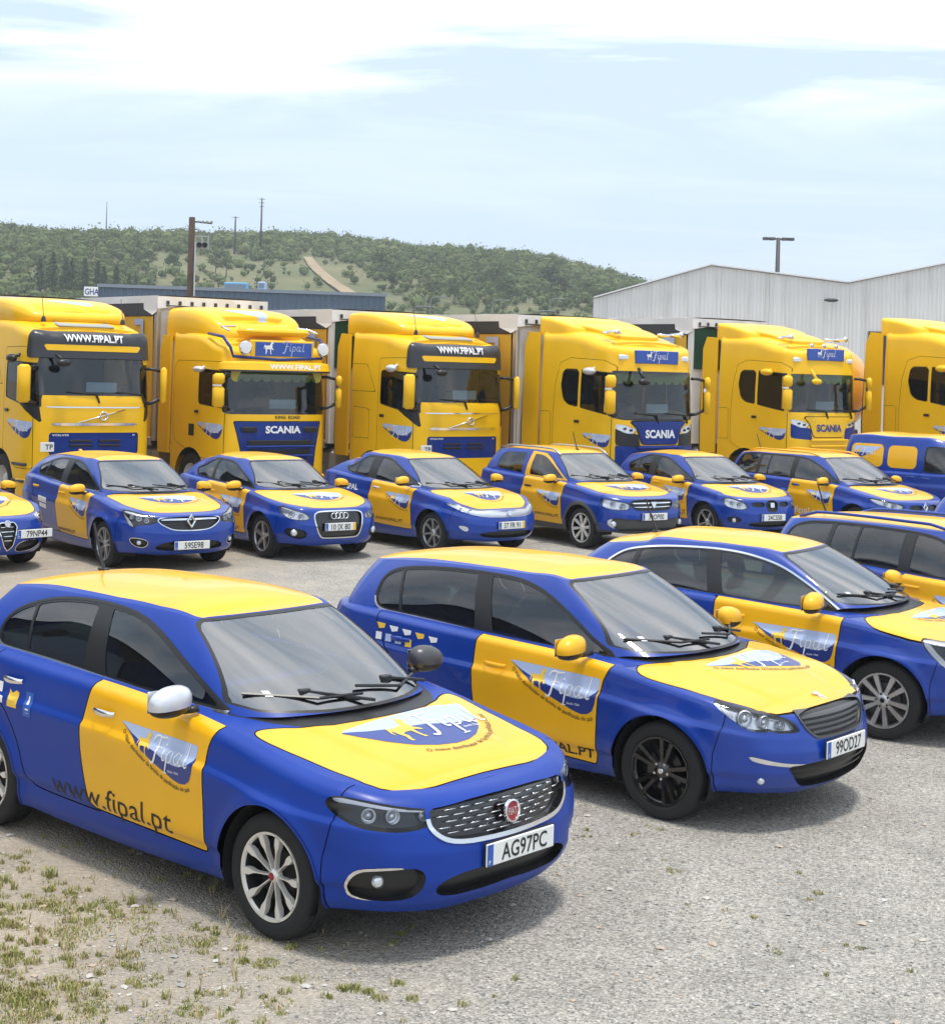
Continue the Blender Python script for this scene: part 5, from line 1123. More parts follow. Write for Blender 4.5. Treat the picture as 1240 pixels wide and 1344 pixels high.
def mirrorset(root, zlo, zhi, m=None, y=1.40, x=.06, split=True, arm=BLK):
    m = m or YELT
    for sg in (-1, 1):
        h = bpy.data.objects.new('side_mirror', None); COL.objects.link(h); h.parent = root; h.location = (x, sg*y, 0) if sg < 0 else (x-.06, y-.06, 0); hwid = .115 if sg < 0 else .06
        zs = [(zlo, zlo+(zhi-zlo)*.62), (zlo+(zhi-zlo)*.67, zhi)] if split else [(zlo, zhi)]
        for a, b in zs: MB().box(-.05, .10, -hwid, hwid, a, b, .05, tf=lambda X, Y, Z: (X-.12*abs(Y), Y, Z)).build('mirror_cover', m, h, sharp=50)
        MB().box(-.065, -.045, -hwid+.02, hwid-.02, zlo+.03, zhi-.03, .0).build('mirror_glass', CHR, h)
        MB().tube([(-.02, 0, zhi-.08), (-.1, -sg*.2, zhi-.04), (-.16, -sg*.3, zhi-.04)], .03, 8).tube([(-.02, 0, zlo+.1), (-.1, -sg*.2, zlo+.0), (-.16, -sg*.3, zlo-.02)], .035, 8).build('mirror_arm', arm, h, smooth=True)
def cab_inside(root, zb, zt, L=2.2, fringe=None):
    g = MB().box(-L+.1, -L+.14, -1.1, 1.1, .9, zt-.1).build('cab_rear_wall', CABI, root)
    MB().box(-.75, -.14, -1.08, 1.08, 1.0, zb-.06, .06).build('dashboard', DASH, root)
    sd_ = shared('seat', seat_data)
    for y in (-.62, .62): o = link('seat', sd_, SEAT, root, (-1.15, y, 1.35)); o.scale = (1.1, 1.1, 1.15)
    sw = MB(); N = 18; c = Vector((-.72, .62, zb+.02)); u = Vector((0, 1, 0)); v = Vector((.75, 0, .6)).normalized()
    sw.tube([c+(u*math.cos(2*math.pi*i/N)+v*math.sin(2*math.pi*i/N))*.24 for i in range(N+1)], .02, 6, False).tube([c-u*.23, c+u*.23], .02, 5).build('steering_wheel', BLK, root, smooth=True)
    MB().box(-L+.2, -.7, -1.12, 1.12, zt-.02, zt+.02).build('cab_ceiling', CABI, root)
    if fringe:
        zf, xf = fringe; V = []; n = 9
        poly = [(-1.02, zf+.12), (1.02, zf+.12)]
        for i in range(n):
            for j in range(7): a = math.pi*j/6; poly.append((1.02-2.04*(i+.5)/n+1.02/n*math.cos(a), zf-.1*math.sin(a)))
        MB().prism(poly, xf-.01, xf, 'x').build('curtain_fringe', CURT, root)
    MB().box(-.32, -.31, -.05, .55, zb+.06, zb+.24).build('dash_card', LWHT, root)
def chassis(root):
    for sg in (-1, 1):
        MB().box(-6.0, -.4, sg*.38-.04, sg*.38+.04, .75, 1.0).build('chassis_rail', STEEL, root)
        truck_wheel(root, -1.35, sg*1.22, sg); truck_wheel(root, -5.1, sg*1.24, sg)
        MB().box(-4.2, -3.0, sg*.85-.3, sg*.85+.3, .45, 1.05, .1).build('fuel_tank', ALU, root)
        b = MB(); N = 12
        for (r0, nm) in ((.60, 0),):
            V = []; Fc = []
            for i in range(N+1): a = math.pi*i/N; V += [(-5.1+r0*math.cos(a), sg*.92, .5+r0*math.sin(a)), (-5.1+r0*math.cos(a), sg*1.25, .5+r0*math.sin(a))]
            for i in range(N): Fc.append((2*i, 2*i+1, 2*i+3, 2*i+2))
            b.add(V, Fc)
        b.build('mudguard', BLK, root)
    MB().lathe([(0, 0), (.5, 0), (.52, .05), (.4, .1), (0, .1)], 20, 'z', (-4.6, 0, 1.02)).build('fifth_wheel', STEEL, root, sharp=40)
def fairing(root, L, zt, black=True):
    for sg in (-1, 1):
        MB().prism([(-L+.02, .95), (-L+.02, zt), (-L-.30, zt+.02), (-L-.42, zt-.25), (-L-.46, 1.6), (-L-.44, .95)], sg*1.2, sg*1.25).build('side_fairing', YELT, root)
        MB().prism([(-L-.302, zt+.01), (-L-.34, zt+.0), (-L-.50, 1.6), (-L-.48, .95), (-L-.442, .95), (-L-.462, 1.6), (-L-.422, zt-.25)], sg*1.19, sg*1.24).build('fairing_edge', BLK, root)
def truck_logo(SF, root, x0, z0, w, pan):
    for sg in (-1, 1):
        MB().box(-1.12, -.98, min(sg*1.25, sg*1.275), max(sg*1.25, sg*1.275), 1.80, 1.86, .008).build('door_handle', BLK, root)
        for zz in (.55, .85): MB().box(-.75, -.25, min(sg*1.1, sg*1.262), max(sg*1.1, sg*1.262), zz, zz+.05, .01).build('entry_step', STEEL, root)
    for sg in (-1, 1):
        xx = x0 if sg < 0 else x0+w; fn = SF.side(sg, xx, z0); dr = 1 if sg < 0 else -1
        ps, _ = cut(pan, -sg*pan.V[:, 1])
        emblem(SF, fn, w, root, ps, lambda M, xx=xx, dr=dr: ((M.V[:, 0]-xx)*dr, M.V[:, 2]-z0), slogan=False, det=False)
def finish_cab(M, gaps, root):
    b = emit('cab', M, YELT, root)
    if gaps: emit('panel_gap', join(gaps), GAP, root)
    return b
def wiper_truck(root, SF, zb, ys):
    for y0 in ys:
        h, _ = SF.hit((3, y0, zb+.03), (-1, 0, 0)); h2, _ = SF.hit((3, y0-.55, zb+.07), (-1, 0, 0))
        if h is None or h2 is None: continue
        a, b = Vector(h)+Vector((.03, 0, 0)), Vector(h2)+Vector((.03, 0, 0)); MB().tube([a+Vector((.0, .06, -.16)), a], .022, 6).tube([a, b], .012, 6).build('wiper', BLK, root)

def volvo(label, pos, hd):
    root = empty('truck_tractor', (pos[0], pos[1], 0), rad(hd), label, 'truck', 'yellow truck tractors parked in a row')
    S = cab_spec(3.28, 3.52, 2.3, [(0, .06), (.06, .0), (.4, .0), (.55, .02), (.58, .04), (.80, .16), (.9, .2), (1, .22)]); M = lower_shell(S); full = M; SF = Surf(M); gaps = []
    _, M = cut(M, side_f([(-1.35+.62*math.cos(2*math.pi*i/24), .5+.62*math.sin(2*math.pi*i/24)) for i in range(24)])(M))
    wsf = front_f([(-.3, 2.13), (1.02, 2.13), (1.14, 2.16), (1.15, 2.80), (-.3, 2.80)], -.22)
    o, gl, M = strip(M, wsf, 'windshield', GTRK, root, -.005)
    o, vis, M = strip(M, front_f([(-.3, 2.80), (1.3, 2.80), (1.3, 3.0), (1.12, 3.30), (.9, 3.34), (-.3, 3.34)], -.36), 'sun_visor', mat('visor_black', (.03, .032, .037), .3), root, .035)
    ys, _ = cut(vis, front_f([(-.3, 2.935), (.88, 2.935), (.95, 3.045), (-.3, 3.045)])(vis)); emit('visor_stripe', ys, YELT, root, .042)
    vo = Mesh(vis.V.copy(), vis.F); vo.V[:, :3] += vo.V[:, 3:6]*.035; SVo = Surf(vo)
    text_on(SVo, 'web_address', 'WWW.FIPAL.PT', SVo.front(0, 3.11), .13, LWHT, root, .03, off=.03, align=.5, width=1.15)
    for z0, z1, w in ((1.895, 1.93, .95), (1.585, 1.635, .86)):
        o, _, M = strip(M, front_f([(-.3, z0), (w-.06, z0), (w, z1), (-.3, z1)]), 'chrome_bar', CHR, root, .012)
    gf = front_f(rrect(-.9, .86, 1.03, 1.46, .06)); gf2 = front_f([(-.3, 1.03), (.82, 1.03), (.87, 1.08), (.87, 1.44), (.85, 1.46), (-.3, 1.46)])
    o, gp, M = strip(M, gf2, 'grille_panel', NAVY, root, -.015)
    for sgn in (-1, 1):
        for zz in (1.31, 1.23): MB().box(.055-.02, .055+.004, min(sgn*.06, sgn*.5), max(sgn*.06, sgn*.5), zz-.02, zz+.022, .008).build('grille_slot', BLK, root)
    text_on(SF, 'maker_lettering', 'VOLVO', SF.front(-.82, 1.40), .035, LWHT, root, .02, off=.006, width=.3); text_on(SF, 'maker_lettering', 'FH', SF.front(.74, 1.40), .03, LWHT, root, .02, off=.006)
    g = bpy.data.objects.new('front_emblem', None); COL.objects.link(g); g.parent = root; g.location = (.065, .14, 1.76)
    MB().tube([(.0, .075*math.cos(2*math.pi*i/20), .075*math.sin(2*math.pi*i/20)) for i in range(21)], .016, 6, False).build('emblem_ring', CHR, g, smooth=True); MB().tube([(-.01, -.52, -.13), (-.01, .42, .12)], .013, 6).build('emblem_bar', CHR, g, smooth=True)
    hx = SF.hit((3, -.80, 1.2), (-1, 0, 0))[0][0]+.01; spl = MB().box(hx, hx+.012, -1.04, -.78, 1.12, 1.29, .004).build('sign_plate', PLATE, root); V, T = text_tris('TP', .02); link('sign_text', raw('t', [(hx+.0135, -.95+a*.13, 1.16+b*.13) for a, b in V], T, None, False), INK, spl)
    # doors and side glass
    win = [(-.10, 1.93), (-.16, 2.62), (-.22, 2.69), (-1.08, 2.73), (-1.12, 2.70), (-1.12, 2.08), (-.5, 1.98)]
    seal, M = cut(M, side_f(win)(M)-.02); wg, seal = cut(seal, side_f(win)(seal)); emit('window_seal', seal, BLK, root); emit('side_window', wg, TGLS, root, -.006)
    blk, M = cut(M, side_f([(-.06, 1.62), (-.10, 1.93), (-.6, 2.0), (-.25, 1.8)])(M)); emit('window_corner', blk, BLK, root)
    dr, M = seam_cut(M, side_f([(-.16, .8), (-.18, 2.9), (-.35, 3.0), (-1.2, 2.98), (-1.22, 1.1), (-1.0, .95), (-.6, .8)]), gaps, .0045); emit('door', dr, YELT, root)
    lk, M = seam_cut(M, side_f([(-1.5, 1.35), (-1.5, 1.95), (-2.05, 1.98), (-2.08, 1.35)]), gaps, .0045); emit('locker_door', lk, YELT, root)
    tp, M = seam_cut(M, side_f([(-1.3, 2.3), (-1.62, 2.85), (-2.24, 2.85), (-2.24, 2.3)]), gaps, .0045); emit('sleeper_panel', tp, YELT, root)
    truck_logo(SF, root, -1.12, 1.68, .95, dr)
    finish_cab(M, gaps, root)
    hat = MB().box(-1.05, -.45, -.55, .55, 0, .035, .02, tf=lambda x, y, z: (x, y, z+3.375+.17*(-x-.45))).build('roof_hatch', LINER, root)
    sp = lower_shell(dict(ds=.08, nt=8, nc=10, out=[(-.75, 0, 3.66, 3.42), (-.77, .5, 3.66, 3.42), (-.85, .85, 3.68, 3.4), (-1.1, 1.05, 3.76, 3.4), (-1.6, 1.13, 3.86, 3.42), (-2.2, 1.16, 3.92, 3.42), (-2.55, 1.14, 3.9, 3.42), (-2.62, 1.0, 3.88, 3.45), (-2.64, .5, 3.88, 3.45), (-2.64, 0, 3.88, 3.45)], fp=[(0, .12), (.4, 0), (1, .05)], sp=[(0, .05), (.4, 0), (1, .02)], rp=[(0, 0), (1, .05)], frv=.08, frin=.2, srv=.12, srin=.2, crown=[(-.75, .0), (-1.2, .03), (-2.64, .02)]))
    SSp = Surf(sp); so = emit('roof_spoiler', sp, YELT, root)
    fnb = SSp.hood(-1.5, -.5, 0)
    pp, _ = cut(sp, np.where(sp.V[:, 7] == 1, sdpoly((sp.V[:, 1]+.5), -(sp.V[:, 0]+1.55)*1.0, np.array(BOAT)*1.0), 1)); emit('emblem_field', pp, LBLUE, so, .004)
    for y in (-.78, .78): MB().lathe([(.05, 0), (.035, .08), (.01, .11), (0, .11)], 10, 'z', (-.62, y, 3.46)).tube([(-.62, y, 3.55), (-.72, y, 3.95)], .006, 5).build('roof_antenna', BLK, root, smooth=True)
    fairing(root, 2.3, 3.45); mirrorset(root, 2.0, 2.68, split=False); cab_inside(root, 2.13, 2.95); chassis(root); wiper_truck(root, SF, 2.13, (.0, .95))
    for sg in (-1,): MB().ball((-.62, sg*1.36, 2.78), .13, 12, 8, (1.2, .7, .6)).tube([(-.62, sg*1.3, 2.8), (-.62, sg*1.18, 2.86)], .03, 6).build('kerb_mirror', SILP if pos[0] > -3 else BLK, root, smooth=True)
    MB().ball((.2, -.72, 2.72), .1, 10, 8, (.7, 1.3, .7)).tube([(.2, -.75, 2.78), (.05, -.8, 2.86)], .03, 6).build('front_mirror', BLK, root, smooth=True)
    bumper(root, YELT); return root
def bumper(root, m):
    s = lower_shell(dict(ds=.09, nt=8, nc=4, out=[(.12, 0, .62, .28), (.11, .5, .62, .28), (.06, .85, .62, .28), (-.04, 1.08, .62, .28), (-.25, 1.22, .62, .28), (-.6, 1.25, .62, .28), (-.68, 1.2, .62, .28), (-.7, .6, .62, .28), (-.7, 0, .62, .28)], fp=[(0, .06), (.3, 0), (1, .02)], sp=[(0, .02), (1, 0)], rp=[(0, 0), (1, 0)], frv=.03, frin=.03, srv=.03, srin=.03, crown=[(0, 0)]))
    emit('bumper', s, m, root)

def scania(label, pos, hd, style, dz=0, partial=False):
    root = empty('truck_tractor', (pos[0], pos[1], 0), rad(hd), label, 'truck', 'yellow truck tractors parked in a row'); root.scale = (1+dz,)*3
    new = style != 'old'
    L_ = 2.3 if new else 2.25
    S = cab_spec(3.36 if new else 3.12, 3.62 if new else 3.42, L_, [(0, .06), (.06, .0), (.45, .02), (.5, .03), (.53, .05), (.80, .13), (.9, .16), (1, .18)]); M = lower_shell(S); SF = Surf(M); gaps = []
    _, M = cut(M, side_f([(-1.3+.62*math.cos(2*math.pi*i/24), .5+.62*math.sin(2*math.pi*i/24)) for i in range(24)])(M))
    zb_, zt_ = (1.97, 2.82) if new else (1.86, 2.64)
    wsf = front_f([(-.3, zb_), (1.06, zb_), (1.13, zb_+.04), (1.13, zt_), (-.3, zt_)], -.2)
    rim, M = cut(M, wsf(M)-.045); gl, rim = cut(rim, wsf(rim)); emit('windshield_frame', rim, GBLK if style != 'new_yellow' else YELT, root); emit('windshield', gl, GTRK, root, -.005)
    if new:
        yb = style == 'new_yellow'; gm = YELT if yb else NAVY
        if not yb:
            o, _, M = strip(M, front_f([(-.3, 1.86), (.95, 1.9), (1.1, 1.93), (1.1, 1.93), (.98, 1.93), (-.3, 1.925)]), 'cowl_trim', BLK, root)
        o, hl, M = strip(M, front_f([(.58, 1.70), (.86, 1.80), (1.06, 1.82), (1.05, 1.72), (.86, 1.64), (.70, 1.63)]), 'headlight', HLC, root, -.01)
        for sg in (-1, 1):
            for k, (yy, zz, r) in enumerate(((.74, 1.70, .035), (.88, 1.73, .035))):
                h, _ = SF.hit((3, sg*yy, zz), (-1, 0, 0)); MB().ball((h[0]-.0, sg*yy, zz), r, 12, 8, (.4, 1.2, .8)).build('lamp', GBLK, root, smooth=True)
        gpoly = [(-.3, 1.88), (.80, 1.88), (.62, 1.74), (.56, 1.60), (.50, 1.44), (.42, 1.42), (-.3, 1.42)]
        gpn, M = seam_cut(M, front_f(gpoly), gaps, .008); emit('grille_panel', gpn, gm, root, .012)
        sd2, M = cut(M, front_f([(.56, 1.62), (.92, 1.66), (1.06, 1.74), (1.06, 1.40), (.52, 1.36)])(M)); emit('lamp_surround', sd2, BLK if not yb else NAVY, root)
        lw, M = cut(M, front_f([(-.3, 1.40), (1.06, 1.40), (1.06, .9), (-.3, .9)])(M)); emit('lower_grille', lw, gm, root, .004)
        for zz in (1.33, 1.2, 1.07): MB().box(.05, .085, -.6, .6, zz, zz+.05, .012).build('grille_bar', gm, root); 
        text_on(SF, 'maker_lettering', 'SCANIA', SF.front(0, 1.555), .15, LWHT if not yb else DBLUE, root, .04, off=.025, align=.5, width=.82)
        win1 = [(-.10, 1.98), (-.14, 2.80), (-.95, 2.86), (-.96, 2.12)]; win2 = [(-1.06, 2.13), (-1.05, 2.86), (-1.42, 2.86), (-1.50, 2.80), (-1.54, 2.55), (-1.46, 2.26), (-1.32, 2.17)]
        for w_, nm in ((win1, 'side_window'), (win2, 'rear_side_window')):
            seal, M = cut(M, side_f(w_)(M)-.018); wg, seal = cut(seal, side_f(w_)(seal)); emit('window_seal', seal, BLK, root); emit(nm, wg, TGLS, root, -.006)
        dr, M = seam_cut(M, side_f([(-.18, .9), (-.19, 2.95), (-.35, 3.06), (-1.3, 3.1), (-1.6, 3.0), (-1.72, 2.6), (-1.78, 1.9), (-1.78, 1.25), (-1.6, 1.15), (-1.0, .95)]), gaps, .0045); emit('door', dr, YELT, root)
        lk, M = seam_cut(M, side_f([(-1.85, 1.3), (-1.85, 2.0), (-2.2, 2.0), (-2.2, 1.3)]), gaps, .0045); emit('locker_door', lk, YELT, root)
        truck_logo(SF, root, -.96, 1.62, .77, dr)
        MB().box(.0, .07, -.58, .60, 0, .26, .012).build('sign_box', SIGNB, root, loc=(-.16, 0, 3.02 if not yb else 3.13)); zs = 3.02 if not yb else 3.13
        sb = Surf(Mesh(np.array([(-.088, -.58, zs, 0, 0, 0, 0, 0), (-.088, .6, zs, 0, 0, 0, 0, 0), (-.088, .6, zs+.26, 0, 0, 0, 0, 0), (-.088, -.58, zs+.26, 0, 0, 0, 0, 0)]), np.array([(0, 1, 2), (0, 2, 3)])))
        sb.lay('sign_script', (FIPAL[0]*.17+np.array([-.12, .09]), FIPAL[1]), sb.front(0, zs), LWHT, root, .004); sb.lay('sign_horse', (HORSE[0]*.15+np.array([-.3, .07]), HORSE[1]), sb.front(0, zs), LWHT, root, .004)
        for sg in (-1, 1):
            h, _ = SF.hit((3, sg*.84, 3.1), (-1, 0, 0)); MB().box(-.04, .02, -.13, .13, -.06, .06, .03).build('roof_lamp', HLC, root, loc=(h[0], sg*.84, 3.13))
            MB().tube([(-.62, sg*.52, 3.62), (-.62, sg*1.0, 3.60)], .028, 8).lathe([(.02, 0), (.05, .3), (.065, .34), (.0, .34)], 10, 'x', (-.66, sg*.9, 3.63)).build('air_horn', CHR, root, smooth=True)
        dfl = lower_shell(dict(ds=.08, nt=6, nc=8, out=[(-.55, 0, 3.58, 3.42), (-.57, .4, 3.58, 3.42), (-.7, .62, 3.6, 3.42), (-1.2, .72, 3.72, 3.45), (-1.6, .7, 3.78, 3.45), (-1.66, .4, 3.78, 3.5), (-1.66, 0, 3.78, 3.5)], fp=[(0, .02), (1, 0)], sp=[(0, .02), (1, 0)], rp=[(0, 0), (1, 0)], frv=.05, frin=.1, srv=.05, srin=.06, crown=[(-.5, 0), (-1, .02)]))
        emit('roof_deflector', dfl, YELT, root)
        hatch = lower_shell(dict(ds=.1, nt=5, nc=8, out=[(-1.3, 0, 3.72, 3.5), (-1.33, .7, 3.72, 3.5), (-1.5, 1.02, 3.76, 3.5), (-2.1, 1.13, 3.9, 3.55), (-2.4, 1.13, 3.94, 3.55), (-2.44, .6, 3.94, 3.6), (-2.44, 0, 3.94, 3.6)], fp=[(0, 0), (1, .1)], sp=[(0, .0), (1, .02)], rp=[(0, 0), (1, 0)], frv=.05, frin=.1, srv=.08, srin=.14, crown=[(-1, 0), (-2, .02)]))
        emit('roof_spoiler', hatch, YELT, root)
        if yb:
            for y in (-.4, 0, .4): MB().lathe([(0, .03), (.045, .03), (.05, 0), (.03, -.05)], 12, 'x', (-.18, y, 3.46)).build('top_lamp', CHR, root, smooth=True)
        fairing(root, 2.3, 3.6); mirrorset(root, 2.02, 2.78); cab_inside(root, zb_, 2.95, fringe=(2.70, -.22)); wiper_truck(root, SF, zb_, (-.1, .75))
        MB().ball((-.62, -1.34, 2.84), .13, 12, 8, (1.3, .8, .6)).tube([(-.62, -1.3, 2.86), (-.62, -1.16, 2.92)], .03, 6).build('kerb_mirror', SILP if not yb else YELT, root, smooth=True)
        MB().ball((.2, -.62, 2.66), .1, 10, 8, (.8, 1.5, .7)).tube([(.2, -.62, 2.7), (.02, -.62, 2.92)], .035, 6).build('front_mirror', BLK if not yb else YELT, root, smooth=True)
    else:
        vis = lower_shell(dict(ds=.08, nt=6, nc=4, out=[(.14, 0, 2.84, 2.64), (.13, .5, 2.84, 2.64), (.09, .9, 2.84, 2.64), (0, 1.12, 2.83, 2.64), (-.2, 1.24, 2.82, 2.66), (-.3, 1.22, 2.8, 2.68), (-.32, .6, 2.8, 2.7), (-.32, 0, 2.8, 2.7)], fp=[(0, .0), (1, .06)], sp=[(0, .0), (1, .03)], rp=[(0, 0), (1, 0)], frv=.03, frin=.04, srv=.03, srin=.03, crown=[(0, 0)]))
        SV = Surf(vis); lo, up = cut(vis, vis.V[:, 2]-2.675); emit('sun_visor', up, YELT, root); emit('visor_edge', lo, BLK, root)
        text_on(SV, 'web_address', 'WWW.FIPAL.PT', SV.front(.28, 2.70), .095, LWHT, root, .03, off=.006, align=.5, width=1.2)
        text_on(SF, 'model_lettering', 'KING', SF.front(-.12, 1.735), .06, INK, root, .02, off=.008, width=.24); text_on(SF, 'model_lettering', 'ROAD', SF.front(.18, 1.735), .06, INK, root, .02, off=.008, width=.27)
        gpoly = [(-.3, 1.68), (.98, 1.68), (.92, 1.45), (.84, 1.1), (.80, .75), (-.3, .75)]
        gp, M = seam_cut(M, front_f(gpoly), gaps, .008); SG = Surf(gp); emit('grille_panel', gp, NAVY, root, .004)
        for i, zz in enumerate((1.26, 1.08, .9)):
            w = .72-.05*i; MB().box(.03, .055, -w, w, zz-.05, zz+.06, .02).build('grille_slot', BLK, root); MB().box(.04, .10, -w-.06, w+.06, zz-.085, zz-.045, .015).build('grille_bar', NAVY, root)
        for sg in (-1, 1): MB().box(.02, .06, min(sg*.52, sg*.86), max(sg*.52, sg*.86), 1.47, 1.58, .03).build('air_inlet', BLK, root)
        text_on(SG, 'maker_lettering', 'SCANIA', SG.front(.06, 1.46), .13, LWHT, root, .04, off=.02, align=.5, width=.8)
        win = [(-.10, 1.93), (-.14, 2.62), (-.95, 2.66), (-1.0, 2.62), (-1.0, 2.0)]
        seal, M = cut(M, side_f(win)(M)-.02); wg, seal = cut(seal, side_f(win)(seal)); emit('window_seal', seal, BLK, root); emit('side_window', wg, TGLS, root, -.006)
        dr, M = seam_cut(M, side_f([(-.18, .9), (-.19, 2.72), (-.3, 2.82), (-1.9, 2.82), (-2.02, 2.7), (-2.02, 1.35), (-1.9, 1.2), (-1.0, .95)]), gaps, .0045); emit('door', dr, YELT, root)
        truck_logo(SF, root, -1.1, 1.64, .9, dr)
        MB().box(-1.35, -1.15, -1.262, -1.252, 1.35, 1.58, .0).build('side_vent', BLK, root)
        sp = lower_shell(dict(ds=.08, nt=10, nc=10, out=[(-.62, 0, 3.6, 3.2), (-.66, .5, 3.6, 3.2), (-.8, .9, 3.64, 3.2), (-1.1, 1.08, 3.74, 3.2), (-1.6, 1.16, 3.85, 3.2), (-2.2, 1.18, 3.9, 3.2), (-2.6, 1.16, 3.88, 3.2), (-2.7, 1.0, 3.86, 3.25), (-2.72, .5, 3.86, 3.25), (-2.72, 0, 3.86, 3.25)], fp=[(0, .0), (.3, 0), (1, .2)], sp=[(0, .03), (.4, 0), (1, .03)], rp=[(0, 0), (1, .05)], frv=.1, frin=.25, srv=.16, srin=.26, crown=[(-.6, 0), (-1.2, .03), (-2.7, .02)]))
        so = emit('roof_spoiler', sp, YELT, root); pp, _ = cut(sp, np.where(sp.V[:, 7] == 1, sdpoly((sp.V[:, 1]+.6), -(sp.V[:, 0]+1.5)*.9, np.array(BOAT)*1.0), 1)); emit('emblem_field', pp, LBLUE, so, .004)
        MB().box(-.62, -.22, -.7, .8, 3.34, 3.50, .07).build('roof_beacon', YELT, root, sharp=50)
        MB().box(-.2, -.12, -.62, .82, 2.90, 3.26, .02).build('sign_frame', YELT, root); MB().box(-.118, -.105, -.52, .76, 2.95, 3.22, .004).build('sign_box', SIGNB, root)
        z8 = [0]*5; sb = Surf(Mesh(np.array([(-.105, -.58, 2.9, *z8), (-.105, .8, 2.9, *z8), (-.105, .8, 3.3, *z8), (-.105, -.58, 3.3, *z8)]), np.array([(0, 1, 2), (0, 2, 3)])))
        sb.lay('sign_script', (FIPAL[0]*.2+np.array([.1, .09]), FIPAL[1]), sb.front(0, 2.96), LBLUE, root, .004); sb.lay('sign_horse', (HORSE[0]*.22+np.array([-.34, .03]), HORSE[1]), sb.front(0, 2.96), LWHT, root, .004)
        for sg in (-1, 1):
            yb = .1+sg*.88
            MB().lathe([(0, .05), (.1, .05), (.135, .035), (.14, 0), (.1, -.06), (0, -.08)], 20, 'x', (-.06, yb, 3.1)).build('spot_lamp', CHR, root, sharp=50); MB().lathe([(0, .056), (.11, .052)], 20, 'x', (-.06, yb, 3.1)).build('spot_lens', LWHT, root)
        MB().tube([(-.9, -1.12, 3.36), (-.35, -1.1, 3.3), (-.16, -1.04, 3.1), (-.12, -1.0, 2.93), (-.1, 0, 2.88), (-.12, 1.0, 2.93), (-.16, 1.04, 3.1), (-.35, 1.1, 3.3), (-.9, 1.12, 3.36)], .03, 8).build('light_bar', NAVY, root, smooth=True)
        for sg in (-1, 1): MB().tube([(-.6, sg*.7, 3.52), (-.62, sg*1.0, 3.5), (-.3, sg*1.0, 3.42)], .022, 6).build('air_horn', CHR, root, smooth=True)
        fairing(root, 2.25, 3.3); mirrorset(root, 1.95, 2.6); cab_inside(root, zb_, 2.75, fringe=(2.54, -.14))
        MB().ball((-.85, -1.34, 2.66), .13, 12, 8, (1.3, .8, .5)).tube([(-.85, -1.3, 2.68), (-.85, -1.16, 2.72)], .03, 6).build('kerb_mirror', SILP, root, smooth=True)
        st = MB(); st.tube([(-2.5, 1.4, .8), (-2.5, 1.4, 2.5)], .06, 10).build('exhaust_stack', CHR, root, smooth=True)
    finish_cab(M, gaps, root); chassis(root); bumper(root, YELT if style != 'new_yellow' else YELT); return root

N3 = (12.6, 37.2)
volvo('yellow truck tractor with dark visor and black kerb mirror at the end of the row', (-6.85, 28.64), -52)
scania('yellow truck tractor with round roof spotlights, blue slatted grille and KING ROAD lettering', (-3.73, 30.64), -52, 'old')
volvo('yellow truck tractor with dark visor and silver kerb mirror between the two curtained trucks', (-.15, 31.33), -52)
scania('yellow truck tractor with plain blue grille and white lettering', (3.74, 31.26), -52, 'new_blue')
scania('yellow truck tractor with yellow grille, dark blue lettering and three top lamps', (8.2, 36.1), -54, 'new_yellow', .03)
scania('yellow truck tractor cut off by the picture edge, beside the tank trailer', N3, -52, 'new_yellow', .10)

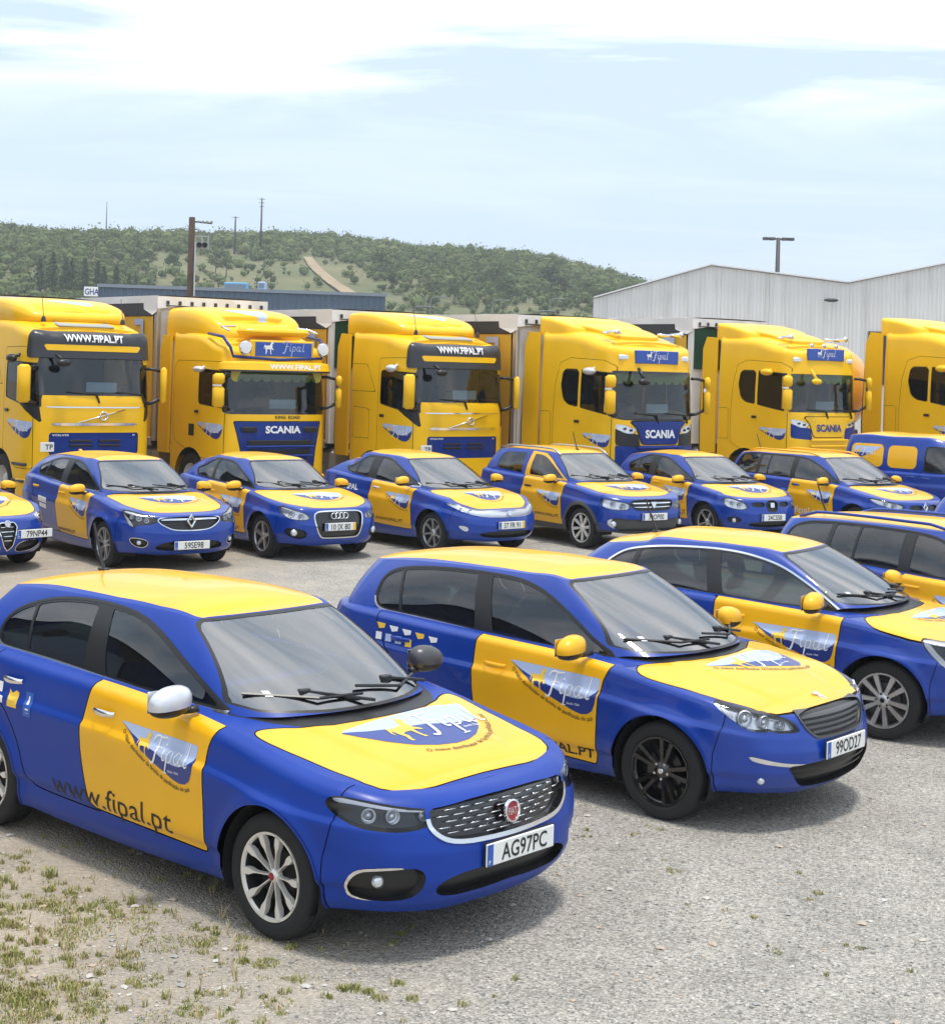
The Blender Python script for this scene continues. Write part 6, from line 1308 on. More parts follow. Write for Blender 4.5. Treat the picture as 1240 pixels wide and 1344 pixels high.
# ---------------- trailers ----------------
def trailer(label, pos, hd, green=False, hooks=False, z1=4.0):
    t = empty('box_trailer', (pos[0], pos[1], 0), rad(hd), label, 'trailer', 'curtain-side trailers behind the trucks'); Lt = 13.6; w = 1.275
    MB().box(-.06, .0, -w+.03, w-.03, 1.15, z1-.16).build('front_wall', WHT, t)
    if green: MB().box(.002, .012, -w+.12, w-.12, z1-1.25, z1-.2).build('front_panel', GREEN, t)
    for sg in (-1, 1):
        MB().box(-.1, .05, min(sg*w, sg*(w-.09)), max(sg*w, sg*(w-.09)), 1.15, z1-.15, .015).build('corner_post', ALU if not green else WHT, t)
        # curtain with soft folds
        n, m_ = 90, 14; V = []; Fc = []
        for i in range(n+1):
            x = -.15-(Lt-.3)*i/n
            for j in range(m_+1):
                zf = j/m_; V.append((x, sg*(w-.012+.012*math.sin(x*5.2)*math.sin(zf*3.14)+.008*math.sin(x*11+zf*2)), 1.2+(z1-.42-1.2)*zf))
        for i in range(n):
            for j in range(m_): a = i*(m_+1)+j; Fc.append((a, a+1, a+m_+2, a+m_+1))
        cu = MB().add(V, Fc).build('side_curtain', CYEL, t, smooth=True)
        if sg < 0:
            z8 = [0]*5; cs = Surf(Mesh(np.array([(-14, -w-.02, 1, *z8), (0, -w-.02, 1, *z8), (0, -w-.02, 4, *z8), (-14, -w-.02, 4, *z8)]), np.array([(0, 1, 2), (0, 2, 3)])))
            cs.lay('curtain_mark', poly_tris([(0, 0), (.42, 0), (.42, -.5), (.3, -.5), (.3, -.12), (0, -.12)]), cs.side(-1, -.95, z1-.5), LBLUE, cu, .004)
        MB().box(-Lt, -.12, min(sg*(w+.012), sg*(w-.03)), max(sg*(w+.012), sg*(w-.03)), z1-.44, z1-.16, .01).build('top_rail', STEEL, t)
        MB().box(-Lt, -.12, min(sg*(w+.005), sg*(w-.06)), max(sg*(w+.005), sg*(w-.06)), 1.05, 1.22, .01).build('side_rail', ALU, t)
    # roof tarp, sagging a little, with turned-down front flap
    n = 40; V = []; Fc = []
    ys = np.linspace(-w-.02, w+.02, 13)
    for i in range(n+1):
        x = .07-(Lt+.1)*i/n
        for y in ys: V.append((x, y, z1-.02*abs(y/w)**4-.012*math.sin(i*1.7)**2+(.012*math.cos(y*9+i) if 0 < i else 0)))
    for i in range(n):
        for j in range(12): a = i*13+j; Fc.append((a, a+1, a+14, a+13))
    b = MB().add(V, Fc); k = len(V)
    V2 = [(.075+.008*math.sin(y*7), y, z1-.03) for y in ys]+[(.085+.012*math.sin(y*9+1), y, z1-.26-.03*math.sin(y*5+2)) for y in ys]; b.add(V2, [(j, j+1, 14+j, 13+j) for j in range(12)])
    for sg in (-1, 1):
        b.add([(.09, sg*(w+.02), z1-.02), (-.55, sg*(w+.03), z1-.02), (-.5, sg*(w+.035), z1-.3), (-.1, sg*(w+.04), z1-.42), (.09, sg*(w+.02), z1-.34)], [(0, 1, 2, 3, 4)])
        b.add([(-.5, sg*(w+.03), z1-.02), (-Lt, sg*(w+.03), z1-.02), (-Lt, sg*(w+.035), z1-.17), (-.5, sg*(w+.035), z1-.17)], [(0, 1, 2, 3)])
    b.build('roof_tarpaulin', WHT, t, smooth=False)
    for j in range(9): MB().box(.088, .105, -1.1+j*.275, -1.03+j*.275, z1-.2, z1-.12, .006).build('tarp_hook', STEEL, t)
    MB().tube([(.1, -1.1, z1-.22), (.1, .9, z1-.235)], .012, 6).build('tarp_rope', STEEL, t)
    for sg in (-1, 1):
        MB().box(-Lt, -.5, sg*.5-.06, sg*.5+.06, .95, 1.14).build('chassis_beam', STEEL, t)
        for x in (-8.6, -9.9, -11.2): truck_wheel(t, x, sg*1.24, sg)
    MB().box(-Lt+.02, -.1, -w+.02, w-.02, 1.1, 1.16).build('load_floor', STEEL, t)
    MB().box(-Lt-.04, -Lt+.02, -w, w, 1.1, z1-.1).build('rear_doors', WHT, t)
    return t
bk = lambda p, hd, d=2.95: (p[0]-math.cos(rad(hd))*d, p[1]-math.sin(rad(hd))*d)
trailer('white fronted curtain trailer behind the black mirrored end truck', (-8.75, 31.0), -52, hooks=True)
trailer('white fronted curtain trailer behind the spotlight truck', (-5.5, 32.95), -52, z1=4.15)
trailer('curtain trailer with green front panel behind the silver mirror truck', (-2.0, 33.75), -52, green=True)
trailer('white fronted curtain trailer behind the blue grille truck', (1.88, 33.45), -52)
trailer('curtain trailer with green front panel behind the yellow grille truck', (6.25, 38.5), -54, green=True, z1=4.2)
tk = empty('tank_trailer', (9.75, 39.7, 0), rad(-52), 'yellow round nosed tank trailer between the two end trucks', 'trailer')
prof = [(0, .0), (.35, -.04), (.7, -.16), (.95, -.36), (1.1, -.62), (1.17, -.95), (1.2, -1.5), (1.2, -9.2), (1.1, -9.6), (.7, -9.9), (0, -10)]
MB().lathe(prof, 40, 'x', (0, 0, 2.55)).build('tank', mat('tank_yellow', (.83, .40, .02), .35, 0, .5), tk, sharp=50)
MB().box(-9.5, -.6, -.5, .5, 1.0, 1.25).build('chassis_beam', STEEL, tk)
for i in range(4): MB().lathe([(.0, .16), (.24, .16), (.26, .1), (.26, 0)], 16, 'z', (-1.6-2*i, 0, 3.72)).build('tank_hatch', ALU, tk, sharp=40)
for sg in (-1, 1):
    for x in (-6.2, -7.5, -8.8): truck_wheel(tk, x, sg*1.24, sg)
    MB().box(-9, -.8, sg*1.0-.1, sg*1.0+.1, 1.2, 1.5, .03).build('tank_cradle', STEEL, tk)
# ---------------- ground ----------------
def nodes(name):
    m = bpy.data.materials.new(name); m.use_nodes = True; n = m.node_tree; b = n.nodes['Principled BSDF']; return m, n, b
def nn(n, t, **k):
    x = n.nodes.new(t)
    for a, v in k.items():
        if a.startswith('i_'): x.inputs[a[2:].replace('_', ' ')].default_value = v
        else: setattr(x, a, v)
    return x
def ramp(n, src, stops):
    r = n.nodes.new('ShaderNodeValToRGB'); e = r.color_ramp.elements
    while len(e) < len(stops): e.new(.5)
    for q, (p, c) in zip(e, stops): q.position = p; q.color = (*c, 1)
    n.links.new(src, r.inputs[0]); return r
def gravel_mat():
    m, n, b = nodes('gravel'); t = nn(n, 'ShaderNodeTexCoord'); lk = n.links.new
    v1 = nn(n, 'ShaderNodeTexVoronoi', i_Scale=85.0); v2 = nn(n, 'ShaderNodeTexVoronoi', i_Scale=36.0); lk(t.outputs['Object'], v1.inputs['Vector']); lk(t.outputs['Object'], v2.inputs['Vector'])
    big = nn(n, 'ShaderNodeTexNoise', i_Scale=.22, i_Detail=5.0, i_Roughness=.6); lk(t.outputs['Object'], big.inputs['Vector'])
    mid = nn(n, 'ShaderNodeTexNoise', i_Scale=1.7, i_Detail=8.0, i_Roughness=.65); lk(t.outputs['Object'], mid.inputs['Vector'])
    fine = nn(n, 'ShaderNodeTexNoise', i_Scale=34.0, i_Detail=5.0, i_Roughness=.7); lk(t.outputs['Object'], fine.inputs['Vector'])
    sepc = nn(n, 'ShaderNodeSeparateColor'); lk(v1.outputs['Color'], sepc.inputs[0])
    stone = ramp(n, sepc.outputs[0], [(0, (.19, .182, .170)), (.3, (.305, .287, .260)), (.65, (.395, .371, .335)), (.9, (.47, .443, .40)), (1, (.57, .545, .51))])
    dirt = ramp(n, fine.outputs[0], [(.25, (.29, .245, .195)), (.55, (.41, .355, .285)), (.8, (.49, .435, .36))])
    # bare dirt to the camera's left foreground, gravel elsewhere; ragged edge
    sp = nn(n, 'ShaderNodeSeparateXYZ'); lk(t.outputs['Object'], sp.inputs[0])
    def M(op, a, c=None):
        x = nn(n, 'ShaderNodeMath', operation=op)
        for i, q in enumerate((a, c)):
            if q is None: continue
            if isinstance(q, (int, float)): x.inputs[i].default_value = q
            else: lk(q, x.inputs[i])
        return x.outputs[0]
    g = M('ADD', M('MULTIPLY', sp.outputs[0], -.75), M('MULTIPLY', sp.outputs[1], -.10)); g = M('ADD', g, M('MULTIPLY', M('SUBTRACT', mid.outputs[0], .5), 2.6)); g = M('ADD', g, M('MULTIPLY', M('SUBTRACT', big.outputs[0], .5), 2.0))
    mr = nn(n, 'ShaderNodeMapRange'); mr.inputs[1].default_value = -.7; mr.inputs[2].default_value = .55; mr.inputs[3].default_value = 0; mr.inputs[4].default_value = .95; lk(g, mr.inputs[0])
    mx = nn(n, 'ShaderNodeMix', data_type='RGBA'); lk(mr.outputs[0], mx.inputs[0]); lk(stone.outputs[0], mx.inputs[6]); lk(dirt.outputs[0], mx.inputs[7])
    tone = nn(n, 'ShaderNodeMapRange'); tone.inputs[1].default_value = .3; tone.inputs[2].default_value = .7; tone.inputs[3].default_value = .82; tone.inputs[4].default_value = 1.14; lk(mid.outputs[0], tone.inputs[0])
    sc = nn(n, 'ShaderNodeVectorMath', operation='SCALE'); lk(mx.outputs[2], sc.inputs[0]); lk(tone.outputs[0], sc.inputs['Scale']); lk(sc.outputs[0], b.inputs['Base Color']); b.inputs['Roughness'].default_value = .95; b.inputs['Specular IOR Level'].default_value = .2
    h = M('ADD', M('MULTIPLY', v1.outputs['Distance'], -1.0), M('MULTIPLY', v2.outputs['Distance'], -.9)); h = M('ADD', h, M('MULTIPLY', fine.outputs[0], .5))
    bp = nn(n, 'ShaderNodeBump', i_Strength=.75, i_Distance=.016); lk(h, bp.inputs['Height']); lk(bp.outputs[0], b.inputs['Normal']); return m
GRAV = gravel_mat()
def gz(x, y): return 0.0
xs = np.concatenate([np.linspace(-1500, -40, 12), np.linspace(-30, 40, 36), np.linspace(60, 1500, 12)]); ys = np.concatenate([[-250, -120, -60, -10], np.linspace(0, 60, 31), [80, 120, 300, 800, 1500]])
V = [(x, y, 0) for y in ys for x in xs]; nx_ = len(xs); Fq = [(j*nx_+i, j*nx_+i+1, (j+1)*nx_+i+1, (j+1)*nx_+i) for j in range(len(ys)-1) for i in range(nx_-1)]
tag(link('ground', raw('ground', V, Fq, None, False), GRAV), kind='structure')
# loose stones
def rock(k):
    r = np.random.default_rng(k); v = [(-1, 0, 0), (1, 0, 0), (0, -1, 0), (0, 1, 0), (0, 0, -.6), (0, 0, .75), (.6, .6, .3), (-.6, .55, .35), (.55, -.6, .3), (-.6, -.6, .25)]
    import bmesh
    bm = bmesh.new(); [bm.verts.new(np.array(p)*r.uniform(.75, 1.15)) for p in v]; bmesh.ops.convex_hull(bm, input=bm.verts); bm.verts.ensure_lookup_table(); bm.verts.index_update()
    bmesh.ops.triangulate(bm, faces=bm.faces); V = np.array([q.co[:] for q in bm.verts]); T = np.array([[q.index for q in f.verts] for f in bm.faces]); bm.free(); return V, T
ROCKS = [rock(k) for k in range(6)]
def scatter(name, n, region, size, cols, seed):
    r = np.random.default_rng(seed); buckets = [[] for _ in cols]
    for i in range(n):
        x, y = region(r); V, T = ROCKS[r.integers(6)]; s = size(r); a = r.uniform(0, 6.28); c, q = math.cos(a), math.sin(a)
        W = V*np.array([s*r.uniform(.8, 1.4), s, s*r.uniform(.5, .8)]); P = np.stack([x+W[:, 0]*c-W[:, 1]*q, y+W[:, 0]*q+W[:, 1]*c, W[:, 2]+s*.12], 1); buckets[r.integers(len(cols))].append((P, T))
    for bu, m in zip(buckets, cols):
        if bu:
            P, T = jt(bu); o = link(name, raw(name, P, T, None, False), m); tag(o, 'loose grey and tan stones of the gravel yard', 'gravel', kind='stuff')
ST = [mat('stone_grey', (.30, .295, .285), .9), mat('stone_dark', (.15, .15, .15), .9), mat('stone_pale', (.47, .45, .42), .9), mat('stone_tan', (.42, .34, .27), .9)]
def reg_near(r):
    y = 5.9+(r.random()**1.6)*8; x = r.uniform(-.36, .36)*y; return x, y
scatter('gravel_stones', 15000, reg_near, lambda r: .0035+.0075*r.random()**2.2, ST[:3], 3)
scatter('gravel_stones', 900, reg_near, lambda r: .011+.018*r.random()**4, [ST[0], ST[2], ST[3]], 5)
# ---------------- grass and weeds ----------------
GR = [mat('grass_green', (.21, .25, .05), .8), mat('grass_olive', (.28, .26, .09), .8), mat('grass_dry', (.46, .37, .20), .8)]
def tufts(spots, seed):
    r = np.random.default_rng(seed); bu = [[], [], []]
    for (x, y, rad_, h, n, dry) in spots:
        for i in range(n):
            a = r.uniform(0, 6.28); d = rad_*math.sqrt(r.random()); px, py = x+d*math.cos(a), y+d*math.sin(a); hh = h*r.uniform(.45, 1.1); la = r.uniform(0, 6.28); ln = hh*r.uniform(.1, .8); w = r.uniform(.0016, .0034)
            tx, ty = px+ln*math.cos(la), py+ln*math.sin(la); sx, sy = -math.sin(la)*w, math.cos(la)*w; mxx, myy = (px*.6+tx*.4), (py*.6+ty*.4)
            P = np.array([(px-sx, py-sy, 0), (px+sx, py+sy, 0), (mxx+sx*.8, myy+sy*.8, hh*.62), (mxx-sx*.8, myy-sy*.8, hh*.62), (tx, ty, hh)]); T = np.array([(0, 1, 2), (0, 2, 3), (3, 2, 4)])
            k = 2 if r.random() < dry else (0 if r.random() < .6 else 1); bu[k].append((P, T))
    for b_, m in zip(bu, GR):
        if b_:
            P, T = jt(b_); tag(link('grass', raw('grass', P, T, None, False), m), 'short green and dry grass growing through the gravel', 'grass', kind='stuff')
def g_at(u, v):   # photo pixel -> ground point
    a, b = u-620, v-478.36; du, dv = a*c_+b*s_, -a*s_+b*c_; t = 2.903*2058.8/dv; return du/2058.8*t, t
rr = np.random.default_rng(11); spots = []
for (u, v, w, h, n, dry) in [(130, 1190, 80, 14, 12, .25), (45, 1130, 60, 20, 10, .3), (30, 1240, 70, 60, 40, .35), (60, 1290, 120, 40, 40, .4), (95, 1325, 40, 25, 10, .35), (200, 1200, 60, 16, 8, .2), (90, 1258, 12, 8, 3, .1), (260, 1232, 40, 12, 7, .2), (345, 1325, 70, 18, 9, .2), (420, 1290, 60, 20, 7, .2), (300, 1260, 50, 14, 6, .2), (230, 1310, 50, 16, 7, .2), (480, 1306, 30, 8, 4, .2), (110, 1170, 60, 20, 10, .3), (10, 1180, 40, 40, 14, .4),
    (330, 1230, 40, 10, 4, .1), (240, 1150, 50, 12, 4, .3), (395, 1245, 30, 8, 3, .2), (1015, 1248, 16, 6, 3, .1), (870, 1095, 40, 10, 4, .5), (960, 1190, 50, 20, 3, .5), (1060, 1175, 40, 20, 3, .5), (1115, 1240, 30, 6, 3, .4), (1090, 1282, 6, 3, 1, .1), (1185, 1275, 10, 4, 1, .2), (870, 1136, 30, 8, 4, .4), (770, 1100, 30, 12, 4, .2), (560, 1230, 60, 16, 4, .2), (620, 1300, 60, 20, 3, .3), (510, 1310, 40, 8, 3, .2)]:
    for i in range(max(1, int(n*1.2))):
        x, y = g_at(u+rr.normal(0, w*.55), max(1085, v+rr.normal(0, h*.7))); r0 = rr.uniform(.012, .045)*(1 if u < 520 else .7); spots.append((x, y, r0, rr.uniform(.012, .036)*(1.7 if u < 120 and rr.random() < .2 else 1)*(1 if u < 520 else .7), int(14+rr.random()*45*r0/.03), dry))
for i in range(420):
    x, y = reg_near(rr)
    if x < .2-.35*(y-6): spots.append((x, y, .03, .022, 10, .6))
for i in range(46):
    x, y = g_at(rr.uniform(-10, 200) if i % 3 else rr.uniform(0, 420), rr.uniform(1175, 1344)); spots.append((x, y, rr.uniform(.05, .13), rr.uniform(.010, .022), int(rr.uniform(90, 260)), rr.uniform(.2, .6)))
for i in range(60):
    x, y = g_at(rr.uniform(0, 330), rr.uniform(1150, 1344)); spots.append((x, y, .012, rr.uniform(.05, .10), int(rr.uniform(3, 8)), .85))
tufts(spots, 4)

# ---------------- hill ----------------
def ridge(ang):   # ridge height by bearing (tan)
    return np.interp(ang, [-.6, -.42, -.30, -.2, -.1, 0, .06, .117, .17, .25, .4, .7], [32, 31.5, 31, 33.2, 32.8, 30, 27, 23.4, 18.5, 9, 4, 3])
def hill_z(x, y):
    d = np.hypot(x, y); a = x/np.maximum(y, 1); t = np.clip((d-175)/(395-175), 0, 1); t2 = t*t*(3-2*t)*.55+t*.45; z = ridge(a)*t2
    z = z*np.where(d > 395, np.clip(1-(d-395)/500, .2, 1), 1)
    return z+t*(1.6*np.sin(x*.045+y*.02)+1.1*np.sin(x*.09-y*.05))*.8
na, nd = 150, 70; A = np.linspace(-.75, .75, na); D = np.concatenate([np.linspace(160, 430, 56), np.linspace(450, 1200, 14)])
P = [(d*a/math.sqrt(1+a*a), d/math.sqrt(1+a*a)) for d in D for a in A]; X = np.array(P); Z = hill_z(X[:, 0], X[:, 1])-.3
Fh = [(j*na+i, j*na+i+1, (j+1)*na+i+1, (j+1)*na+i) for j in range(nd-1) for i in range(na-1)]
m, n, b = nodes('hillside'); t = nn(n, 'ShaderNodeTexCoord'); z1 = nn(n, 'ShaderNodeTexNoise', i_Scale=.05, i_Detail=8.0, i_Roughness=.7); n.links.new(t.outputs['Object'], z1.inputs['Vector'])
rp = ramp(n, z1.outputs[0], [(.3, (.085, .10, .042)), (.48, (.12, .13, .058)), (.6, (.155, .15, .072)), (.75, (.19, .17, .09))]); n.links.new(rp.outputs[0], b.inputs['Base Color']); b.inputs['Roughness'].default_value = 1
tag(link('hill', raw('hill', [(x, y, z) for (x, y), z in zip(P, Z)], Fh, None, True), m), kind='structure')
def hill_at(u, v):
    a, b = u-620, v-478.36; du, dv = a*c_+b*s_, -a*s_+b*c_
    for d in np.linspace(165, 420, 300):
        x, y = du/2058.8*d, d; z = 2.903-dv/2058.8*d
        if hill_z(x, y) > z: return x, y, float(hill_z(x, y))
    return du/2058.8*395, 395, float(hill_z(du/2058.8*395, 395))
pts = [hill_at(u, v) for u, v in ((404, 338), (412, 350), (425, 362), (440, 374), (455, 384), (472, 396))]
TRK = [tuple(np.array(a)*(1-t)+np.array(b_)*t) for a, b_ in zip(pts[:-1], pts[1:]) for t in (0, .33, .66)]
LEAF = [mat('foliage_dark', (.070, .098, .038), .95, var=(.25, .3), spec=.1), mat('foliage_mid', (.090, .120, .045), .95, var=(.25, .3), spec=.1), mat('foliage_light', (.118, .142, .055), .95, var=(.25, .3), spec=.1), mat('foliage_pine', (.055, .078, .042), .95, spec=.1)]
BARK = mat('bark', (.06, .045, .03), .9)
def clump(r, cx, cy, cz, rx, rz, n, leaf):
    """leaf-sized faces through a crown volume"""
    d = r.normal(size=(n, 3)); d /= np.linalg.norm(d, axis=1)[:, None]; rad_ = (r.random((n, 1))**.4); lob = 1+.35*np.sin(d[:, :1]*4+cx)*np.cos(d[:, 1:2]*5+cy)
    c = np.array([cx, cy, cz])+d*rad_*lob*np.array([rx, rx, rz]); u = r.normal(size=(n, 3)); u /= np.linalg.norm(u, axis=1)[:, None]; w = np.cross(u, d+r.normal(size=(n, 3))*.6); w /= np.maximum(np.linalg.norm(w, axis=1), 1e-6)[:, None]
    s = leaf*r.uniform(.6, 1.3, (n, 1)); V = np.stack([c-u*s, c+w*s*.8, c+u*s, c-w*s*.8], 1).reshape(-1, 3); i = np.arange(n)*4
    return V, np.vstack([np.stack([i, i+1, i+2], 1), np.stack([i, i+2, i+3], 1)])
_ic = [(0, 0, 1)]+[(.894*math.cos(k*1.2566), .894*math.sin(k*1.2566), .447) for k in range(5)]+[(.894*math.cos(k*1.2566+.628), .894*math.sin(k*1.2566+.628), -.447) for k in range(5)]+[(0, 0, -1)]
_if = np.array([(0, 1+k, 1+(k+1) % 5) for k in range(5)]+[(1+k, 6+k, 1+(k+1) % 5) for k in range(5)]+[(6+k, 6+(k+1) % 5, 1+(k+1) % 5) for k in range(5)]+[(11, 6+(k+1) % 5, 6+k) for k in range(5)])
def core(r, x, y, z, rx, rz): return np.array(_ic)*r.uniform(.7, 1.15, (12, 1))*np.array([rx, rx, rz])+np.array([x, y, z]), _if
r = np.random.default_rng(21); bu = [[], [], [], []]
cnt = 0
while cnt < 13500:
    a = r.uniform(-.42, .34); d = 178+(r.random()**.75)*235; x, y = d*a/math.sqrt(1+a*a), d/math.sqrt(1+a*a); u = 620+2058.8*x/y
    op = (.2 if (u > 200 and u < 480 and d < 330) else .42 if d < 300 else 1.0)
    if u < 200 and d > 220: op = 1
    dens = .55+.6*math.sin(x*.06+1)*math.sin(y*.045)
    if r.random() > op*max(.25, dens): continue
    if any((x-q[0])**2+((y-q[1])*.35)**2 < 3.2 for q in TRK): continue
    cnt += 1; s = r.uniform(.4, 1.35)*(1.25 if d > 330 else 1); s *= 1.0 if r.random() > .12 else 1.5; z = float(hill_z(x, y)); k = r.choice([0, 1, 1, 2], p=[.3, .3, .2, .2])
    bu[k].append(clump(r, x, y, z+s*.55, s, s*.8, 32, .16*s**.5)); bu[k].append(core(r, x, y, z+s*.40, s*.68, s*.62))
for q, mm in zip(bu, LEAF):
    if q: P_, T_ = jt(q); tag(link('hillside_scrub', raw('scrub', P_, T_, None, False), mm), 'dense green scrub covering the hillside', 'scrub', kind='stuff')
def tree(name, label, x, y, z, h, w, k, group, cone=0, trunk=.3, n=420):
    t = empty(name, (x, y, z), 0, label, 'tree', group); r2 = np.random.default_rng(int(abs(x*97+y*13))); L_ = []
    b = MB().tube([(0, 0, -.4), (.05*h*.2, 0, h*.35), (0, .05*h*.2, h*.8)], [.035*h, .026*h, .008*h], 7)
    for i in range(6):
        a = i*1.05; zz = h*(trunk+.08*i); e = (w*.55*math.cos(a), w*.55*math.sin(a), zz+h*.12); b.tube([(0, 0, zz), e], [.014*h, .005*h], 5)
        if not cone: L_.append(clump(r2, e[0], e[1], e[2]+h*.05, w*.52, h*.17, n//7, .06*h**.8))
    b.build('trunk', BARK, t, smooth=True)
    if cone:
        for i in range(7): f = i/6; L_.append(clump(r2, 0, 0, h*(trunk+(.92-trunk)*f), w*(1-.82*f), h*.12, n//7, .05*h**.8))
    else: L_.append(clump(r2, 0, 0, h*.78, w*.7, h*.2, n//7, .06*h**.8))
    P_, T_ = jt(L_); link('crown', raw('crown', P_, T_, None, False), LEAF[k], t)
tl = ['tall dark tree standing out on the open slope above the trucks', 'round green tree alone on the open slope']
for (u, v, h, w, k, cone) in [(500, 358, 4.2, 2.6, 0, 0), (515, 382, 3.2, 1.2, 3, 1), (652, 385, 5, 3.0, 0, 0), (722, 388, 6, 2.6, 3, 0), (740, 388, 4, 1.6, 1, 0), (567, 395, 3.6, 2.2, 1, 0), (596, 398, 3.4, 1.8, 1, 0), (665, 398, 4.5, 2.6, 0, 0), (283, 360, 3.4, 1.6, 1, 0), (297, 362, 3.2, 1.5, 1, 0), (196, 350, 3, 1.6, 0, 0), (228, 358, 3.4, 1.6, 0, 0), (180, 346, 2.2, 1.1, 0, 0), (770, 395, 4, 2.0, 1, 0), (790, 405, 3.6, 2.2, 0, 0), (355, 372, 2, 1.2, 1, 0)]:
    x, y, z = hill_at(u, v); tree('hill_tree', tl[0] if k in (0, 3) else tl[1], x, y, z, h, w, k, 'trees on the open slope')
for i in range(11):
    u = 52+i*14+(i % 3)*3; x, y, z = hill_at(u, 388-(i % 2)*3); hh = [6.2, 6.8, 6.4, 5.8, 6.2, 5.4, 4.9, 4.6, 3.6, 3.2, 2.8][i]; tree('pine_tree', 'dark pine in the grove behind the blue warehouse', x, y, z, hh*.95, hh*.28, 3, 'dark pines at the foot of the hill', 1, .12, 520)
# track up the slope
b = MB(); V = []
for i, (x, y, z) in enumerate(pts):
    w = .9+.18*i
    for s in (-1, -.33, .33, 1): xx = x+s*w; V.append((xx, y, float(hill_z(xx, y))+.18))
b.add(V, [(4*i+j, 4*i+j+1, 4*i+4+j+1, 4*i+4+j) for i in range(len(pts)-1) for j in range(3)]); tag(b.build('dirt_path', mat('dirt_track', (.30, .23, .15), 1, var=(.3, .2))), kind='structure')
# ---------------- buildings ----------------
def corr_wall(V, F, p0, p1, zt, pitch=.25, dep=.035, z0=0.0):
    """corrugated sheet from p0 to p1 with top height function zt(s)"""
    p0, p1 = np.array(p0), np.array(p1); Ln = np.linalg.norm(p1-p0); d = (p1-p0)/Ln; nrm = np.array([d[1], -d[0]]); n = max(1, round(Ln/pitch)); pitch = Ln/n; o = len(V)
    prof = [(0, 0), (.35, 0), (.45, 1), (.85, 1), (.95, 0)]; S_ = [(i+a)*pitch for i in range(n) for a, _ in prof]; E_ = [e for i in range(n) for _, e in prof]; S_.append(Ln); E_.append(0)
    for s, e in zip(S_, E_):
        q = p0+d*s+nrm*dep*e; V += [(q[0], q[1], z0), (q[0], q[1], zt(s/Ln))]
    for i in range(len(S_)-1): F.append((o+2*i, o+2*i+2, o+2*i+3, o+2*i+1))
WSH, n, b = nodes('white_sheet'); t = nn(n, 'ShaderNodeTexCoord'); mpp = nn(n, 'ShaderNodeMapping'); mpp.inputs['Scale'].default_value = (1.1, 1.1, .07); n.links.new(t.outputs['Object'], mpp.inputs[0]); z1 = nn(n, 'ShaderNodeTexNoise', i_Scale=1.6, i_Detail=7.0, i_Roughness=.65); n.links.new(mpp.outputs[0], z1.inputs['Vector'])
rp = ramp(n, z1.outputs[0], [(.28, (.52, .49, .45)), (.45, (.67, .655, .635)), (.7, (.74, .735, .72))]); n.links.new(rp.outputs[0], b.inputs['Base Color']); b.inputs['Roughness'].default_value = .6; WRF = mat('roof_sheet', (.70, .70, .70), .5)
Dw = 92.0
def px(u, d): return (u-620)/2058.8*d
def pz(u, v, d): return 2.903+((478.36+(u-620)*.0291)-v)/2058.8*d
ev = pz(777, 392, Dw); pk = pz(927, 350, Dw); vl = pz(1103, 374, Dw); pk2 = pz(1300, 335, Dw)
bl = empty('warehouse', (px(777, Dw), Dw, 0), rad(-6), 'white corrugated warehouse with two shallow gables behind the trucks', 'warehouse')
x0, x1, x2, x3, x4 = 0, px(927, Dw)-px(777, Dw), px(1103, Dw)-px(777, Dw), px(1300, Dw)-px(777, Dw), px(1480, Dw)-px(777, Dw)
def wall(nm, xs_, zs_):
    V, F = [], []; corr_wall(V, F, (xs_[0], 0), (xs_[-1], 0), lambda s: np.interp(xs_[0]+s*(xs_[-1]-xs_[0]), xs_, zs_), .235, .04); MB().add(V, F).build(nm, WSH, bl)
cutx = [x0, x0+(x1-x0)*1.08, x1+(x2-x1)*.42, x2]
prof_x, prof_z = [x0, x1, x2, x3, x4], [ev, pk, vl, pk2, vl]
for a_, b_ in zip(cutx[:-1]+[x2], cutx[1:]+[x4]):
    xs_ = sorted({a_, b_, *[q for q in prof_x if a_ < q < b_]}); wall('wall_sheet', xs_, [float(np.interp(q, prof_x, prof_z)) for q in xs_])
for a_ in cutx[1:]: MB().box(a_-.08, a_+.08, -.06, -.045, 0, float(np.interp(a_, prof_x, prof_z))-.1).build('downpipe', WSH, bl)
for i in range(4):
    (xa_, za), (xb_, zb2) = (prof_x[i], prof_z[i]), (prof_x[i+1], prof_z[i+1]); 
    MB().add([(xa_-.02, -.25, za+.12), (xb_+.02, -.25, zb2+.12), (xb_+.02, 45, zb2+.12), (xa_-.02, 45, za+.12), (xa_-.02, -.25, za+.04), (xb_+.02, -.25, zb2+.04), (xb_+.02, 45, zb2+.04), (xa_-.02, 45, za+.04)], [(0, 1, 2, 3), (7, 6, 5, 4), (0, 4, 5, 1), (1, 5, 6, 2), (2, 6, 7, 3), (3, 7, 4, 0)]).build('roof', WRF, bl)
V, F = [], []; corr_wall(V, F, (x0, 45), (x0, .0), lambda s: ev, .235, .04); MB().add(V, F).build('wall_sheet', WSH, bl)
MB().box(x2+1.2, x2+4.2, -.10, -.06, 2.4, pz(1140, 436, Dw)).build('window', mat('dark_window', (.02, .025, .03), .2), bl)
ln = empty('wall_lamp', (px(1100, Dw-1), Dw-.1, pz(1100, 414, Dw)), 0, 'street lamp head on a bracket at the white warehouse valley', 'lamp')
MB().tube([(0, -.1, 0), (-.1, -.3, .45), (-.35, -1.1, .7), (-.6, -1.6, .75)], .05, 6).build('lamp_arm', ALU, ln, smooth=True); MB().ball((-.8, -2.0, .78), .35, 10, 8, (1.2, .8, .32)).build('lamp_head', STEEL, ln, smooth=True)
